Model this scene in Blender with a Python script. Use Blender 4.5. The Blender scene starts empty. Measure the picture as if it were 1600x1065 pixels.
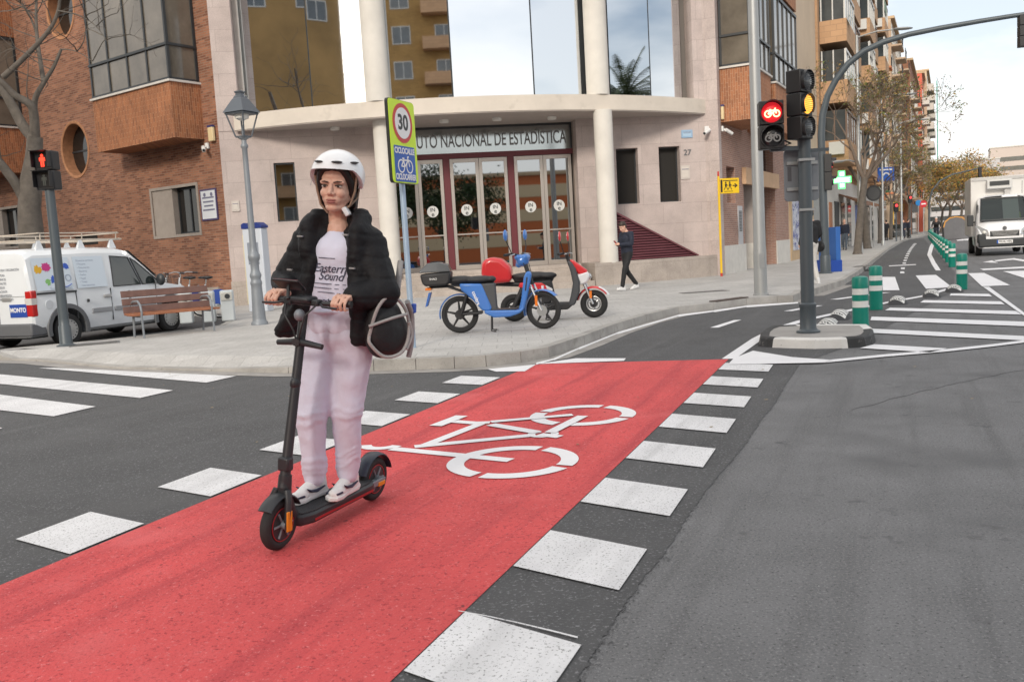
import bpy, bmesh, math, random
import numpy as np
from mathutils import Vector, Matrix, noise as mnoise
R = math.radians
random.seed(7)
SC = bpy.context.scene
COL = SC.collection

# ------------------------------------------------------------------ camera
FPX, PITCH, ROLL, CAMH = 1395.0, R(5.98), R(3.27), 1.40
_fw = Vector((0, math.cos(PITCH), -math.sin(PITCH)))
_u0 = Vector((0, math.sin(PITCH), math.cos(PITCH)))
_r0 = Vector((1, 0, 0))
_rt = _r0 * math.cos(ROLL) - _u0 * math.sin(ROLL)
_up = _u0 * math.cos(ROLL) + _r0 * math.sin(ROLL)
cd = bpy.data.cameras.new('camera')
cam = bpy.data.objects.new('camera', cd)
COL.objects.link(cam)
cam.matrix_world = Matrix(((_rt.x, _up.x, -_fw.x, 0), (_rt.y, _up.y, -_fw.y, 0), (_rt.z, _up.z, -_fw.z, CAMH), (0, 0, 0, 1)))
cd.sensor_width = 36
cd.lens = FPX / 1600 * 36
cd.clip_start = 0.05
cd.clip_end = 3000
cd.dof.use_dof = True
cd.dof.focus_distance = 6.5
cd.dof.aperture_fstop = 7.1
SC.camera = cam
def _ray(px, py): return _fw * FPX + _rt * (px - 800) - _up * (py - 532.5)
def G(px, py, z=0.0):            # where a sight line of the survey photograph meets the level z
    d = _ray(px, py); t = (z - CAMH) / d.z
    return Vector((d.x * t, d.y * t, z))
def V(px, py, Y):                # the same at a surveyed distance Y
    d = _ray(px, py); t = Y / d.y
    return Vector((d.x * t, Y, CAMH + d.z * t))

# ------------------------------------------------------------------ light
SUN_EL, SUN_AZ = 27.0, 198.0     # azimuth clockwise from +Y: high behind the camera, a little to the left
W = bpy.data.worlds.new('World'); SC.world = W; W.use_nodes = True
nt = W.node_tree; nt.nodes.clear()
def N(nt, t, **k):
    n = nt.nodes.new(t)
    for a, b in k.items(): setattr(n, a, b)
    return n
sky = N(nt, 'ShaderNodeTexSky', sky_type='NISHITA', sun_disc=False, sun_elevation=R(SUN_EL), sun_rotation=R(SUN_AZ))
sky.air_density = 1.0; sky.dust_density = 2.0
tc = N(nt, 'ShaderNodeTexCoord')
mp = N(nt, 'ShaderNodeMapping'); mp.inputs['Scale'].default_value = (1.0, 1.0, 3.2); mp.inputs['Location'].default_value = (0.35, 0.2, 0.1)
nz = N(nt, 'ShaderNodeTexNoise'); nz.inputs['Scale'].default_value = 1.7; nz.inputs['Detail'].default_value = 7; nz.inputs['Roughness'].default_value = .55
rp = N(nt, 'ShaderNodeValToRGB'); rp.color_ramp.elements[0].position = .36; rp.color_ramp.elements[1].position = .56
mx = N(nt, 'ShaderNodeMix', data_type='RGBA'); mx.inputs[7].default_value = (10.4, 10.2, 9.9, 1)
bg = N(nt, 'ShaderNodeBackground'); bg.inputs['Strength'].default_value = 0.11
wo = N(nt, 'ShaderNodeOutputWorld')
L = nt.links.new
L(tc.outputs['Generated'], mp.inputs[0]); L(mp.outputs[0], nz.inputs['Vector']); L(nz.outputs['Fac'], rp.inputs[0])
sx_ = N(nt, 'ShaderNodeSeparateXYZ'); L(tc.outputs['Generated'], sx_.inputs[0])
m1 = N(nt, 'ShaderNodeMapRange', interpolation_type='SMOOTHSTEP'); m1.inputs[1].default_value = .42; m1.inputs[2].default_value = .62; L(sx_.outputs[0], m1.inputs[0])
m2 = N(nt, 'ShaderNodeMapRange', interpolation_type='SMOOTHSTEP'); m2.inputs[1].default_value = .35; m2.inputs[2].default_value = .05; L(sx_.outputs[1], m2.inputs[0])
m3 = N(nt, 'ShaderNodeMath', operation='MULTIPLY'); L(m1.outputs[0], m3.inputs[0]); L(m2.outputs[0], m3.inputs[1])
m4 = N(nt, 'ShaderNodeMapRange'); m4.inputs[3].default_value = .40; m4.inputs[4].default_value = 1.0; L(rp.outputs[0], m4.inputs[0])
m6 = N(nt, 'ShaderNodeMapRange', interpolation_type='SMOOTHSTEP'); m6.inputs[1].default_value = -.25; m6.inputs[2].default_value = -.7; m6.inputs[4].default_value = -.16; L(sx_.outputs[1], m6.inputs[0])
m7 = N(nt, 'ShaderNodeMath', operation='ADD'); L(m4.outputs[0], m7.inputs[0]); L(m6.outputs[0], m7.inputs[1])
m5 = N(nt, 'ShaderNodeMath', operation='MULTIPLY_ADD'); m5.inputs[1].default_value = -.30; L(m3.outputs[0], m5.inputs[0]); L(m7.outputs[0], m5.inputs[2])   # clearer sky towards the east
L(m5.outputs[0], mx.inputs[0]); L(sky.outputs[0], mx.inputs[6]); L(mx.outputs[2], bg.inputs[0]); L(bg.outputs[0], wo.inputs[0])
sd = bpy.data.lights.new('sun', 'SUN'); sd.energy = 1.9; sd.angle = R(12); sd.color = (1, .92, .80)
so = bpy.data.objects.new('sun', sd); COL.objects.link(so)
_sv = Vector((math.sin(R(SUN_AZ)) * math.cos(R(SUN_EL)), math.cos(R(SUN_AZ)) * math.cos(R(SUN_EL)), math.sin(R(SUN_EL))))
so.rotation_euler = _sv.to_track_quat('Z', 'Y').to_euler(); so.location = (0, -20, 40)
SC.view_settings.view_transform = 'Standard'; SC.view_settings.look = 'None'
SC.view_settings.exposure = 0.32; SC.view_settings.gamma = 1.0

# ------------------------------------------------------------------ materials
MATS = {}
def mat(name, col=(.5, .5, .5), rough=.6, metal=0.0, var=0.0, vs=3.0, bump=0.0, bs=40.0, spec=.5, emit=None, es=1.0, coat=0.0, speck=None, alpha=None, streak=None):
    """principled material; var/vs = broad colour variation; speck=(scale, threshold, colour) = small flecks"""
    if name in MATS: return MATS[name]
    m = bpy.data.materials.new(name); m.use_nodes = True; t = m.node_tree; b = t.nodes['Principled BSDF']
    b.inputs['Roughness'].default_value = rough; b.inputs['Metallic'].default_value = metal
    b.inputs['Specular IOR Level'].default_value = spec; b.inputs['Coat Weight'].default_value = coat
    b.inputs['Base Color'].default_value = (*col, 1)
    c = N(t, 'ShaderNodeTexCoord'); src = None
    if var > 0:
        n = N(t, 'ShaderNodeTexNoise'); n.inputs['Scale'].default_value = vs; n.inputs['Detail'].default_value = 8; n.inputs['Roughness'].default_value = .62
        t.links.new(c.outputs['Object'], n.inputs['Vector'])
        r = N(t, 'ShaderNodeMapRange'); r.inputs[1].default_value = .28; r.inputs[2].default_value = .72; r.inputs[3].default_value = 1 - var; r.inputs[4].default_value = 1 + var
        t.links.new(n.outputs['Fac'], r.inputs[0])
        mu = N(t, 'ShaderNodeMix', data_type='RGBA', blend_type='MULTIPLY'); mu.inputs[0].default_value = 1; mu.inputs[6].default_value = (*col, 1)
        t.links.new(r.outputs[0], mu.inputs[7]); src = mu.outputs[2]
    if streak:                       # wear drawn out along one direction: (angle, colour, amount)
        n = N(t, 'ShaderNodeTexNoise'); n.inputs['Scale'].default_value = 1; n.inputs['Detail'].default_value = 6; n.inputs['Roughness'].default_value = .6
        q = N(t, 'ShaderNodeMapping'); q.inputs['Rotation'].default_value = (0, 0, streak[0]); q.inputs['Scale'].default_value = (4.5, .22, 1)
        q0 = N(t, 'ShaderNodeVectorRotate'); q0.inputs['Angle'].default_value = streak[0]; q.inputs['Rotation'].default_value = (0, 0, 0)
        t.links.new(c.outputs['Object'], q0.inputs['Vector']); t.links.new(q0.outputs[0], q.inputs[0]); t.links.new(q.outputs[0], n.inputs['Vector'])
        r = N(t, 'ShaderNodeMapRange'); r.inputs[1].default_value = .50; r.inputs[2].default_value = .70; r.inputs[4].default_value = streak[2]
        t.links.new(n.outputs['Fac'], r.inputs[0])
        mu = N(t, 'ShaderNodeMix', data_type='RGBA'); mu.inputs[7].default_value = (*streak[1], 1)
        if src is None: mu.inputs[6].default_value = (*col, 1)
        else: t.links.new(src, mu.inputs[6])
        t.links.new(r.outputs[0], mu.inputs[0]); src = mu.outputs[2]
    for sp in (speck or []):
        n = N(t, 'ShaderNodeTexNoise'); n.inputs['Scale'].default_value = sp[0]; n.inputs['Detail'].default_value = 3; n.inputs['Roughness'].default_value = .7
        t.links.new(c.outputs['Object'], n.inputs['Vector'])
        r = N(t, 'ShaderNodeMapRange'); r.inputs[1].default_value = sp[1]; r.inputs[2].default_value = sp[1] + sp[3]
        t.links.new(n.outputs['Fac'], r.inputs[0])
        mu = N(t, 'ShaderNodeMix', data_type='RGBA'); mu.inputs[7].default_value = (*sp[2], 1)
        if src is None: mu.inputs[6].default_value = (*col, 1)
        else: t.links.new(src, mu.inputs[6])
        t.links.new(r.outputs[0], mu.inputs[0]); src = mu.outputs[2]
    if src is not None: t.links.new(src, b.inputs['Base Color'])
    if bump > 0:
        n = N(t, 'ShaderNodeTexNoise'); n.inputs['Scale'].default_value = bs; n.inputs['Detail'].default_value = 5
        t.links.new(c.outputs['Object'], n.inputs['Vector'])
        bu = N(t, 'ShaderNodeBump'); bu.inputs['Strength'].default_value = bump; bu.inputs['Distance'].default_value = .02
        t.links.new(n.outputs['Fac'], bu.inputs['Height']); t.links.new(bu.outputs[0], b.inputs['Normal'])
    if emit: b.inputs['Emission Color'].default_value = (*emit, 1); b.inputs['Emission Strength'].default_value = es
    if alpha is not None: b.inputs['Transmission Weight'].default_value = alpha
    MATS[name] = m
    return m
def brickmat(name, c1, c2, mortar, bw, bh, ms=.008, axis='xz', offset=.5, rough=.85, var=.18, vs=.7, bump=.25, dirt=None):
    """brick / tile / slab courses; axis says which object axes run along and up the wall"""
    if name in MATS: return MATS[name]
    m = bpy.data.materials.new(name); m.use_nodes = True; t = m.node_tree; b = t.nodes['Principled BSDF']
    b.inputs['Roughness'].default_value = rough; b.inputs['Specular IOR Level'].default_value = .3
    c = N(t, 'ShaderNodeTexCoord'); s = N(t, 'ShaderNodeSeparateXYZ'); k = N(t, 'ShaderNodeCombineXYZ')
    t.links.new(c.outputs['Object'], s.inputs[0])
    ad = N(t, 'ShaderNodeMath', operation='ADD'); t.links.new(s.outputs[0], ad.inputs[0]); t.links.new(s.outputs[1], ad.inputs[1])
    if axis == 'xz': t.links.new(ad.outputs[0], k.inputs[0]); t.links.new(s.outputs[2], k.inputs[1])
    elif axis == 'zx': t.links.new(s.outputs[2], k.inputs[0]); t.links.new(ad.outputs[0], k.inputs[1])
    else: t.links.new(s.outputs[0], k.inputs[0]); t.links.new(s.outputs[1], k.inputs[1])
    br = N(t, 'ShaderNodeTexBrick', offset=offset); br.inputs['Scale'].default_value = 1
    br.inputs['Brick Width'].default_value = bw; br.inputs['Row Height'].default_value = bh; br.inputs['Mortar Size'].default_value = ms
    br.inputs['Mortar Smooth'].default_value = .1
    br.inputs['Color1'].default_value = (*c1, 1); br.inputs['Color2'].default_value = (*c2, 1); br.inputs['Mortar'].default_value = (*mortar, 1)
    t.links.new(k.outputs[0], br.inputs['Vector'])
    n = N(t, 'ShaderNodeTexNoise'); n.inputs['Scale'].default_value = vs; n.inputs['Detail'].default_value = 9; n.inputs['Roughness'].default_value = .65
    t.links.new(c.outputs['Object'], n.inputs['Vector'])
    r = N(t, 'ShaderNodeMapRange'); r.inputs[1].default_value = .28; r.inputs[2].default_value = .72; r.inputs[3].default_value = 1 - var; r.inputs[4].default_value = 1 + var
    t.links.new(n.outputs['Fac'], r.inputs[0])
    n2 = N(t, 'ShaderNodeTexNoise'); n2.inputs['Scale'].default_value = 45; n2.inputs['Detail'].default_value = 2
    t.links.new(c.outputs['Object'], n2.inputs['Vector'])
    r2 = N(t, 'ShaderNodeMapRange'); r2.inputs[1].default_value = .3; r2.inputs[2].default_value = .7; r2.inputs[3].default_value = .86; r2.inputs[4].default_value = 1.12
    t.links.new(n2.outputs['Fac'], r2.inputs[0])
    mm = N(t, 'ShaderNodeMath', operation='MULTIPLY'); t.links.new(r.outputs[0], mm.inputs[0]); t.links.new(r2.outputs[0], mm.inputs[1])
    mu = N(t, 'ShaderNodeMix', data_type='RGBA', blend_type='MULTIPLY'); mu.inputs[0].default_value = 1
    t.links.new(br.outputs['Color'], mu.inputs[6]); t.links.new(mm.outputs[0], mu.inputs[7])
    t.links.new(mu.outputs[2], b.inputs['Base Color'])
    bu = N(t, 'ShaderNodeBump', invert=True); bu.inputs['Strength'].default_value = bump; bu.inputs['Distance'].default_value = .01
    t.links.new(br.outputs['Fac'], bu.inputs['Height']); t.links.new(bu.outputs[0], b.inputs['Normal'])
    MATS[name] = m
    return m

# ------------------------------------------------------------------ object helpers
WM = {}
def frame(o, ang=None, xd=None):
    """world frame at o whose x axis points along xd (2D) or at angle ang"""
    if xd is not None: ang = math.atan2(xd[1], xd[0])
    return Matrix.Translation(Vector(o)) @ Matrix.Rotation(ang or 0.0, 4, 'Z')
def tag(o, label=None, cat=None, group=None, kind=None):
    if label: o['label'] = label
    if cat: o['category'] = cat
    if group: o['group'] = group
    if kind: o['kind'] = kind
    return o
def thing(name, label, cat, F=None, group=None):
    o = bpy.data.objects.new(name, None); COL.objects.link(o); o.empty_display_size = .2
    F = F or Matrix.Identity(4); o.matrix_world = F; WM[o] = F.copy()
    return tag(o, label, cat, group)
def link(name, me, m, parent=None, F=None):
    o = bpy.data.objects.new(name, me); COL.objects.link(o)
    if m is not None and len(me.materials) == 0:
        for q in (m if isinstance(m, (list, tuple)) else [m]): me.materials.append(q)
    if parent is not None:
        o.parent = parent; PW = WM[parent]; F = F or PW
        o.matrix_basis = PW.inverted() @ F
    else:
        F = F or Matrix.Identity(4); o.matrix_basis = F
    WM[o] = F.copy()
    return o
def kids(o): return [c for c in bpy.data.objects if c.parent == o]
def dup(root, F, label=None, group=None):
    def cp(o, par):
        c = o.copy(); COL.objects.link(c)
        if par is not None: c.parent = par
        for k in o.children: cp(k, c)
        return c
    r = cp(root, None); r.matrix_basis = F; WM[r] = F.copy()
    if label: r['label'] = label
    if group: r['group'] = group
    return r
class MB:
    def __init__(s): s.v = []; s.f = []; s.mi = []; s.cur = 0
    def add(s, vs, fs, T=None):
        n = len(s.v)
        s.v += [tuple(T @ Vector(v)) for v in vs] if T is not None else [tuple(v) for v in vs]
        s.f += [tuple(i + n for i in f) for f in fs]; s.mi += [s.cur] * len(fs)
        return s
    def box(s, x0, x1, y0, y1, z0, z1, T=None):
        return s.add([(x0, y0, z0), (x1, y0, z0), (x1, y1, z0), (x0, y1, z0), (x0, y0, z1), (x1, y0, z1), (x1, y1, z1), (x0, y1, z1)],
                     [(3, 2, 1, 0), (4, 5, 6, 7), (0, 1, 5, 4), (1, 2, 6, 5), (2, 3, 7, 6), (3, 0, 4, 7)], T)
    def cbox(s, c, d, T=None):
        return s.box(c[0] - d[0] / 2, c[0] + d[0] / 2, c[1] - d[1] / 2, c[1] + d[1] / 2, c[2] - d[2] / 2, c[2] + d[2] / 2, T)
    def prism(s, poly, z0, z1, T=None):          # polygon in xy, extruded along z
        n = len(poly)
        a = sum(poly[i][0] * poly[(i + 1) % n][1] - poly[(i + 1) % n][0] * poly[i][1] for i in range(n))
        if a < 0: poly = poly[::-1]
        return s.add([(p[0], p[1], z0) for p in poly] + [(p[0], p[1], z1) for p in poly],
                     [tuple(range(n))[::-1], tuple(range(n, 2 * n))] + [(i, (i + 1) % n, n + (i + 1) % n, n + i) for i in range(n)], T)
    def prof(s, poly, y0, y1, T=None):           # polygon in xz, extruded along y
        X = Matrix(((1, 0, 0, 0), (0, 0, -1, 0), (0, 1, 0, 0), (0, 0, 0, 1)))
        return s.prism(poly, -y1, -y0, (T @ X) if T is not None else X)
    def ring(s, path, rad, k=10, closed=False, caps=True, T=None):   # tube along a 3D path
        P = [Vector(p) for p in path]; n = len(P)
        rad = [rad] * n if isinstance(rad, (int, float)) else rad
        vs = []; fs = []; pu = None
        for i, p in enumerate(P):
            a = P[i - 1] if (i > 0 or closed) else p; b = P[(i + 1) % n] if (i < n - 1 or closed) else p
            t = (b - a).normalized() if (b - a).length > 1e-9 else Vector((0, 0, 1))
            if pu is None: pu = t.orthogonal().normalized()
            u = (pu - t * pu.dot(t)); u = u.normalized() if u.length > 1e-6 else t.orthogonal().normalized(); pu = u
            w = t.cross(u)
            for j in range(k):
                an = 2 * math.pi * j / k
                vs.append(p + (u * math.cos(an) + w * math.sin(an)) * rad[i])
        m = n if closed else n - 1
        for i in range(m):
            for j in range(k):
                a, b = i * k + j, i * k + (j + 1) % k; c, d = ((i + 1) % n) * k + (j + 1) % k, ((i + 1) % n) * k + j
                fs.append((a, b, c, d))
        if caps and not closed: fs += [tuple(range(k))[::-1], tuple(range((n - 1) * k, n * k))]
        return s.add(vs, fs, T)
    def lathe(s, prof, k=24, T=None):            # (radius, z) profile turned round z
        vs = []; fs = []; n = len(prof)
        for r, z in prof:
            for j in range(k):
                a = 2 * math.pi * j / k; vs.append((r * math.cos(a), r * math.sin(a), z))
        for i in range(n - 1):
            for j in range(k): fs.append((i * k + j, i * k + (j + 1) % k, (i + 1) * k + (j + 1) % k, (i + 1) * k + j))
        fs += [tuple(range(k))[::-1], tuple(range((n - 1) * k, n * k))]
        return s.add(vs, fs, T)
    def ell(s, c, r, T=None, k=16, rot=None):
        vs = []; fs = []; h = k // 2
        M = Matrix.Translation(Vector(c)) @ (rot or Matrix.Identity(4))
        if T is not None: M = T @ M
        r = (r, r, r) if isinstance(r, (int, float)) else r
        for i in range(1, h):
            th = math.pi * i / h
            for j in range(k):
                a = 2 * math.pi * j / k; vs.append((r[0] * math.sin(th) * math.cos(a), r[1] * math.sin(th) * math.sin(a), r[2] * math.cos(th)))
        n = len(vs); vs += [(0, 0, r[2]), (0, 0, -r[2])]
        for i in range(h - 2):
            for j in range(k): fs.append((i * k + j, (i + 1) * k + j, (i + 1) * k + (j + 1) % k, i * k + (j + 1) % k))
        for j in range(k): fs.append((n, j, (j + 1) % k)); fs.append((n + 1, (h - 2) * k + (j + 1) % k, (h - 2) * k + j))
        return s.add(vs, fs, M)
    def cap(s, a, ra, b, rb, k=14):              # tapered capsule
        a, b = Vector(a), Vector(b); d = b - a; Ln = max(d.length, 1e-6); t = d / Ln
        pts = []; rs = []
        for i in range(5):
            an = math.pi / 2 * (1 - i / 4); pts.append(a - t * ra * math.sin(an)); rs.append(max(ra * math.cos(an), ra * .02))
        for i in range(5):
            an = math.pi / 2 * i / 4; pts.append(b + t * rb * math.sin(an)); rs.append(max(rb * math.cos(an), rb * .02))
        return s.ring(pts, rs, k)
    def sheet(s, pts, T=None): return s.add(pts, [tuple(range(len(pts)))], T)
    def build(s, name, m, parent=None, F=None, bevel=0, seg=2, smooth=None, sub=0):
        me = bpy.data.meshes.new(name); me.from_pydata(s.v, [], s.f); me.validate()
        if isinstance(m, (list, tuple)):
            for q in m: me.materials.append(q)
            for p, i in zip(me.polygons, s.mi): p.material_index = i
        if smooth:
            for p in me.polygons: p.use_smooth = True
            me.set_sharp_from_angle(angle=R(smooth))
        me.update()
        o = link(name, me, m, parent, F)
        if bevel:
            b = o.modifiers.new('bevel', 'BEVEL'); b.width = bevel; b.segments = seg; b.limit_method = 'ANGLE'; b.angle_limit = R(35); b.harden_normals = False
            if not smooth:
                for p in me.polygons: p.use_smooth = True
                me.set_sharp_from_angle(angle=R(30))
        if sub:
            q = o.modifiers.new('sub', 'SUBSURF'); q.levels = sub; q.render_levels = sub
        return o
def blob(mb, name, m, parent=None, F=None, voxel=.012, smooth=4, disp=None, fac=.5, shade=True):
    """overlapping closed shapes fused into one continuous skin (voxel remesh, smoothing, optional folds)"""
    me = bpy.data.meshes.new('tmp'); me.from_pydata(mb.v, [], mb.f); me.update()
    o = bpy.data.objects.new('tmp', me); COL.objects.link(o)
    q = o.modifiers.new('r', 'REMESH'); q.mode = 'VOXEL'; q.voxel_size = voxel; q.adaptivity = 0
    if smooth:
        q = o.modifiers.new('s', 'SMOOTH'); q.factor = fac; q.iterations = smooth
    dg = bpy.context.evaluated_depsgraph_get(); dg.update()
    res = bpy.data.meshes.new_from_object(o.evaluated_get(dg))
    bpy.data.objects.remove(o); bpy.data.meshes.remove(me)
    if disp:
        nr = [v.normal.copy() for v in res.vertices]
        for v, n in zip(res.vertices, nr): v.co += n * disp(v.co)
    if shade:
        for p in res.polygons: p.use_smooth = True
    res.name = name; res.materials.clear()
    return link(name, res, m, parent, F)
def text(s, size, F, m, parent=None, name='lettering', ext=.002, bold=0.0, align='CENTER', sx=1.0):
    c = bpy.data.curves.new('txt', 'FONT'); c.body = s; c.size = size; c.extrude = ext; c.offset = bold; c.align_x = align; c.align_y = 'CENTER'
    o = bpy.data.objects.new('txt', c); COL.objects.link(o)
    dg = bpy.context.evaluated_depsgraph_get(); dg.update()
    me = bpy.data.meshes.new_from_object(o.evaluated_get(dg)); bpy.data.objects.remove(o)
    if sx != 1.0:
        for v in me.vertices: v.co.x *= sx
    me.name = name; me.materials.clear()
    return link(name, me, m, parent, F)
def upright(o, xd, zup=(0, 0, 1)):
    """frame for flat things on a wall: x along xd, y up, z out of the wall (x cross up)"""
    x = Vector((xd[0], xd[1], xd[2] if len(xd) > 2 else 0)).normalized(); y = Vector(zup); z = x.cross(y)
    return Matrix(((x.x, y.x, z.x, o[0]), (x.y, y.y, z.y, o[1]), (x.z, y.z, z.z, o[2]), (0, 0, 0, 1)))
def bike_strokes(mb, s, w, z0=0, z1=.002, T=None, fat=1.0):
    """the bicycle pictogram as flat strokes, s = wheel radius, facing +x"""
    def st(a, b, ww, dz=0):
        a, b = Vector((*a, 0)), Vector((*b, 0)); t = (b - a).normalized(); n = Vector((-t.y, t.x, 0)) * ww / 2
        mb.prism([(a + n)[:2], (b + n)[:2], (b - n)[:2], (a - n)[:2]], z0, z1 + dz, T)
    def arc(c, r, ww, a0, a1, k=14):
        o = [(c[0] + (r + ww / 2) * math.cos(a0 + (a1 - a0) * i / k), c[1] + (r + ww / 2) * math.sin(a0 + (a1 - a0) * i / k)) for i in range(k + 1)]
        n = [(c[0] + (r - ww / 2) * math.cos(a0 + (a1 - a0) * i / k), c[1] + (r - ww / 2) * math.sin(a0 + (a1 - a0) * i / k)) for i in range(k + 1)]
        for i in range(k): mb.prism([o[i], o[i + 1], n[i + 1], n[i]], z0, z1, T)
    for cx in (-1.35 * s, 1.35 * s): arc((cx, 0), s, w, 0, 2 * math.pi, 28)
    hub, bb, seat, head, fr = (-1.35 * s, 0), (-.25 * s, -.05 * s), (-.62 * s, 1.15 * s), (.85 * s, 1.2 * s), (1.35 * s, 0)
    for iz, (a, b) in enumerate(((hub, bb), (hub, (-.55 * s, 1.0 * s)), (bb, (-.62 * s, 1.2 * s)), ((-.55 * s, .98 * s), (.9 * s, 1.02 * s)), (bb, (.88 * s, 1.0 * s)), (fr, (.75 * s, 1.55 * s)), ((.75 * s, 1.55 * s), (1.15 * s, 1.6 * s)), ((-.95 * s, 1.25 * s), (-.35 * s, 1.25 * s)))): st(a, b, w, .0004 * (iz + 1))
    return mb
# ------------------------------------------------------------------ ground, road, pavement, paint
GA = (.052, .053, .056)
m_old = mat('asphalt_old', (.152, .153, .158), .92, var=.2, vs=1.3, bump=.3, bs=100, streak=(R(24), (.10, .101, .104), .8), speck=[(85, .54, (.25, .25, .255), .12), (66, .57, (.055, .055, .057), .10), (.6, .54, (.105, .106, .11), .2), (3.2, .62, (.088, .088, .092), .12), (21, .73, (.42, .42, .41), .02), (17, .73, (.03, .03, .03), .02)])
m_new = mat('asphalt_new', (.074, .075, .078), .9, var=.2, vs=1.1, bump=.32, bs=90, streak=(R(24), (.10, .10, .103), .7), speck=[(62, .57, (.21, .21, .22), .10), (.7, .55, (.088, .088, .09), .2), (14, .69, (.17, .17, .17), .04)])
m_red = mat('red_paint', (.61, .075, .078), .82, var=.16, vs=.9, bump=.5, bs=85, streak=(R(22), (.43, .045, .055), 1.0), speck=[(50, .56, (.36, .03, .038), .10), (64, .60, (.78, .26, .26), .12), (.8, .57, (.70, .14, .145), .25), (9, .70, (.20, .03, .035), .03)])
m_white = mat('road_paint', (.70, .70, .715), .8, var=.1, vs=2.2, bump=.3, bs=110, streak=(R(24), (.50, .50, .51), .7), speck=[(75, .58, (.24, .24, .24), .07), (38, .67, (.18, .18, .18), .04)])
m_clean = mat('fresh_road_paint', (.77, .77, .79), .7, var=.05, vs=2.0, bump=.2, bs=110)
m_slab = brickmat('pavement_tiles', (.42, .41, .395), (.47, .46, .445), (.33, .32, .31), .4, .4, .006, axis='xy', var=.16, vs=.55, bump=.15)
m_kerb = mat('kerb_stone', (.36, .345, .325), .85, var=.24, vs=2.2, bump=.3, bs=30, speck=[(70, .6, (.2, .19, .18), .1), (3.2, .6, (.20, .185, .165), .2)])
m_gutter = mat('gutter_concrete', (.30, .285, .27), .9, var=.25, vs=3, bump=.3, bs=40)

b = MB()
n = 24
xs = [-900, -400, -150, -60, -25, -10, 0, 10, 25, 60, 150, 400, 900]
ys = [-900, -400, -150, -60, -25, -10, 0, 10, 25, 60, 150, 400, 900, 2000]
vs = [(x, y, 0) for y in ys for x in xs]; nx = len(xs)
b.add(vs, [(j * nx + i, j * nx + i + 1, (j + 1) * nx + i + 1, (j + 1) * nx + i) for j in range(len(ys) - 1) for i in range(nx - 1)])
tag(b.build('road', m_old), kind='structure')
# new asphalt round the cycle crossing: ragged joint towards the old carriageway
jt = [(905, 1065), (945, 1000), (985, 940), (1030, 870), (1080, 800), (1120, 748), (1160, 700), (1205, 637), (1248, 573)]
J = [G(x, y) for x, y in jt]
edge = []
for i in range(len(J) - 1):
    for k in range(26):
        p = J[i].lerp(J[i + 1], k / 26); w = .008; wob = .022 * mnoise.noise(Vector((p.x * 2.2, p.y * 2.2, 4)))
        edge.append((p.x + wob + random.uniform(-w, w), p.y + random.uniform(-w, w), .004))
first = J[0] + (J[0] - J[2]).normalized() * 7
poly = [(first.x, first.y, .004)] + edge + [tuple(G(1253, 566).xy) + (.004,), tuple(G(1330, 540).xy) + (.004,), tuple(G(1490, 455).xy) + (.004,), (12.5, 25.0, .004), (40, 86, .004), (30, 92, .004), (2, 30, .004), (-6, 24, .004), (-24, 40, .004), (-40, 30, .004), (-30, 4, .004), (-12, -8, .004)]
b = MB().sheet(poly); rj = random.Random(2)
for k in range(800):              # loose grains of the new surface along the joint
    i = rj.randrange(len(edge)); e_ = edge[i]; c_ = Vector((e_[0] + rj.gauss(.006, .016), e_[1] + rj.gauss(0, .02))); r_ = rj.uniform(.002, .006); a_ = rj.uniform(0, 6.28)
    b.sheet([(c_.x + r_ * math.cos(a_ + t) * rj.uniform(.6, 1.2), c_.y + r_ * math.sin(a_ + t) * rj.uniform(.6, 1.2), .0043) for t in (0, 1.5, 3.1, 4.7)])
tag(b.build('asphalt_patch', m_new), kind='structure')
# faint dirt joint strip and a tar line on the old carriageway
LB = Vector((-.46, 2.81, 0)); LD = Vector((.3734, .9277, 0)); LN = Vector((.9277, -.3734, 0))
def lane(s, n, z): p = LB + LD * s + LN * n; return (p.x, p.y, z)
tag(MB().sheet([lane(-7, -2.22, .008), lane(-7, 0, .008), lane(7.74, 0, .008), lane(7.42, -2.2, .008)]).build('cycle_lane', m_red), kind='structure')
# the two rows of white squares
b = MB()
for k in range(-6, 7):
    for n0, n1, s0, kk in ((.01, .53, 1.07, 1.0 - .004 * k), (-2.75, -2.23, .85, 1.03)):
        s = s0 + k * kk
        if n0 > 0: q = [(s, n0), (s - .16, n1), (s + .335, n1), (s + .5, n0)]
        else: q = [(s, n0), (s - .12, n1), (s + .375, n1), (s + .495, n0)]
        if s > 7: continue
        b.sheet([lane(*p, .012) for p in q])
sp_ = [(716, 958), (760, 966), (810, 977), (860, 989), (903, 1000)]
for i in range(4):                 # a spilt line of paint beside the nearest square
    (x0, y0), (x1, y1) = sp_[i], sp_[i + 1]; w0, w1 = .5 + .9 * i / 4, .5 + .9 * (i + 1) / 4
    b.sheet([tuple(G(x, y).xy) + (.0125,) for x, y in ((x0, y0 - w0), (x1, y1 - w1), (x1, y1 + w1), (x0, y0 + w0))])
tag(b.build('crossing_marks', m_white), kind='structure')
b = MB(); rl = random.Random(5)
for k in range(60):               # leaves and crumbs blown along the kerb and over the road
    q = G(rl.uniform(0, 1600), rl.choice([rl.uniform(575, 640), rl.uniform(575, 700)])); a = rl.uniform(0, 6.28); l_ = rl.uniform(.006, .018)
    b.sheet([(q.x + math.cos(a + t) * l_ * e, q.y + math.sin(a + t) * l_ * e, .0155 + .004 * (t > 2)) for t, e in ((0, 1.4), (1.6, .6), (3.1, 1.3), (4.6, .5))])
tag(b.build('fallen_leaves', mat('dry_leaf', (.26, .20, .12), .9, var=.5, vs=2)), 'dry leaves and crumbs scattered over the asphalt', 'leaves', kind='stuff')
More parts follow.
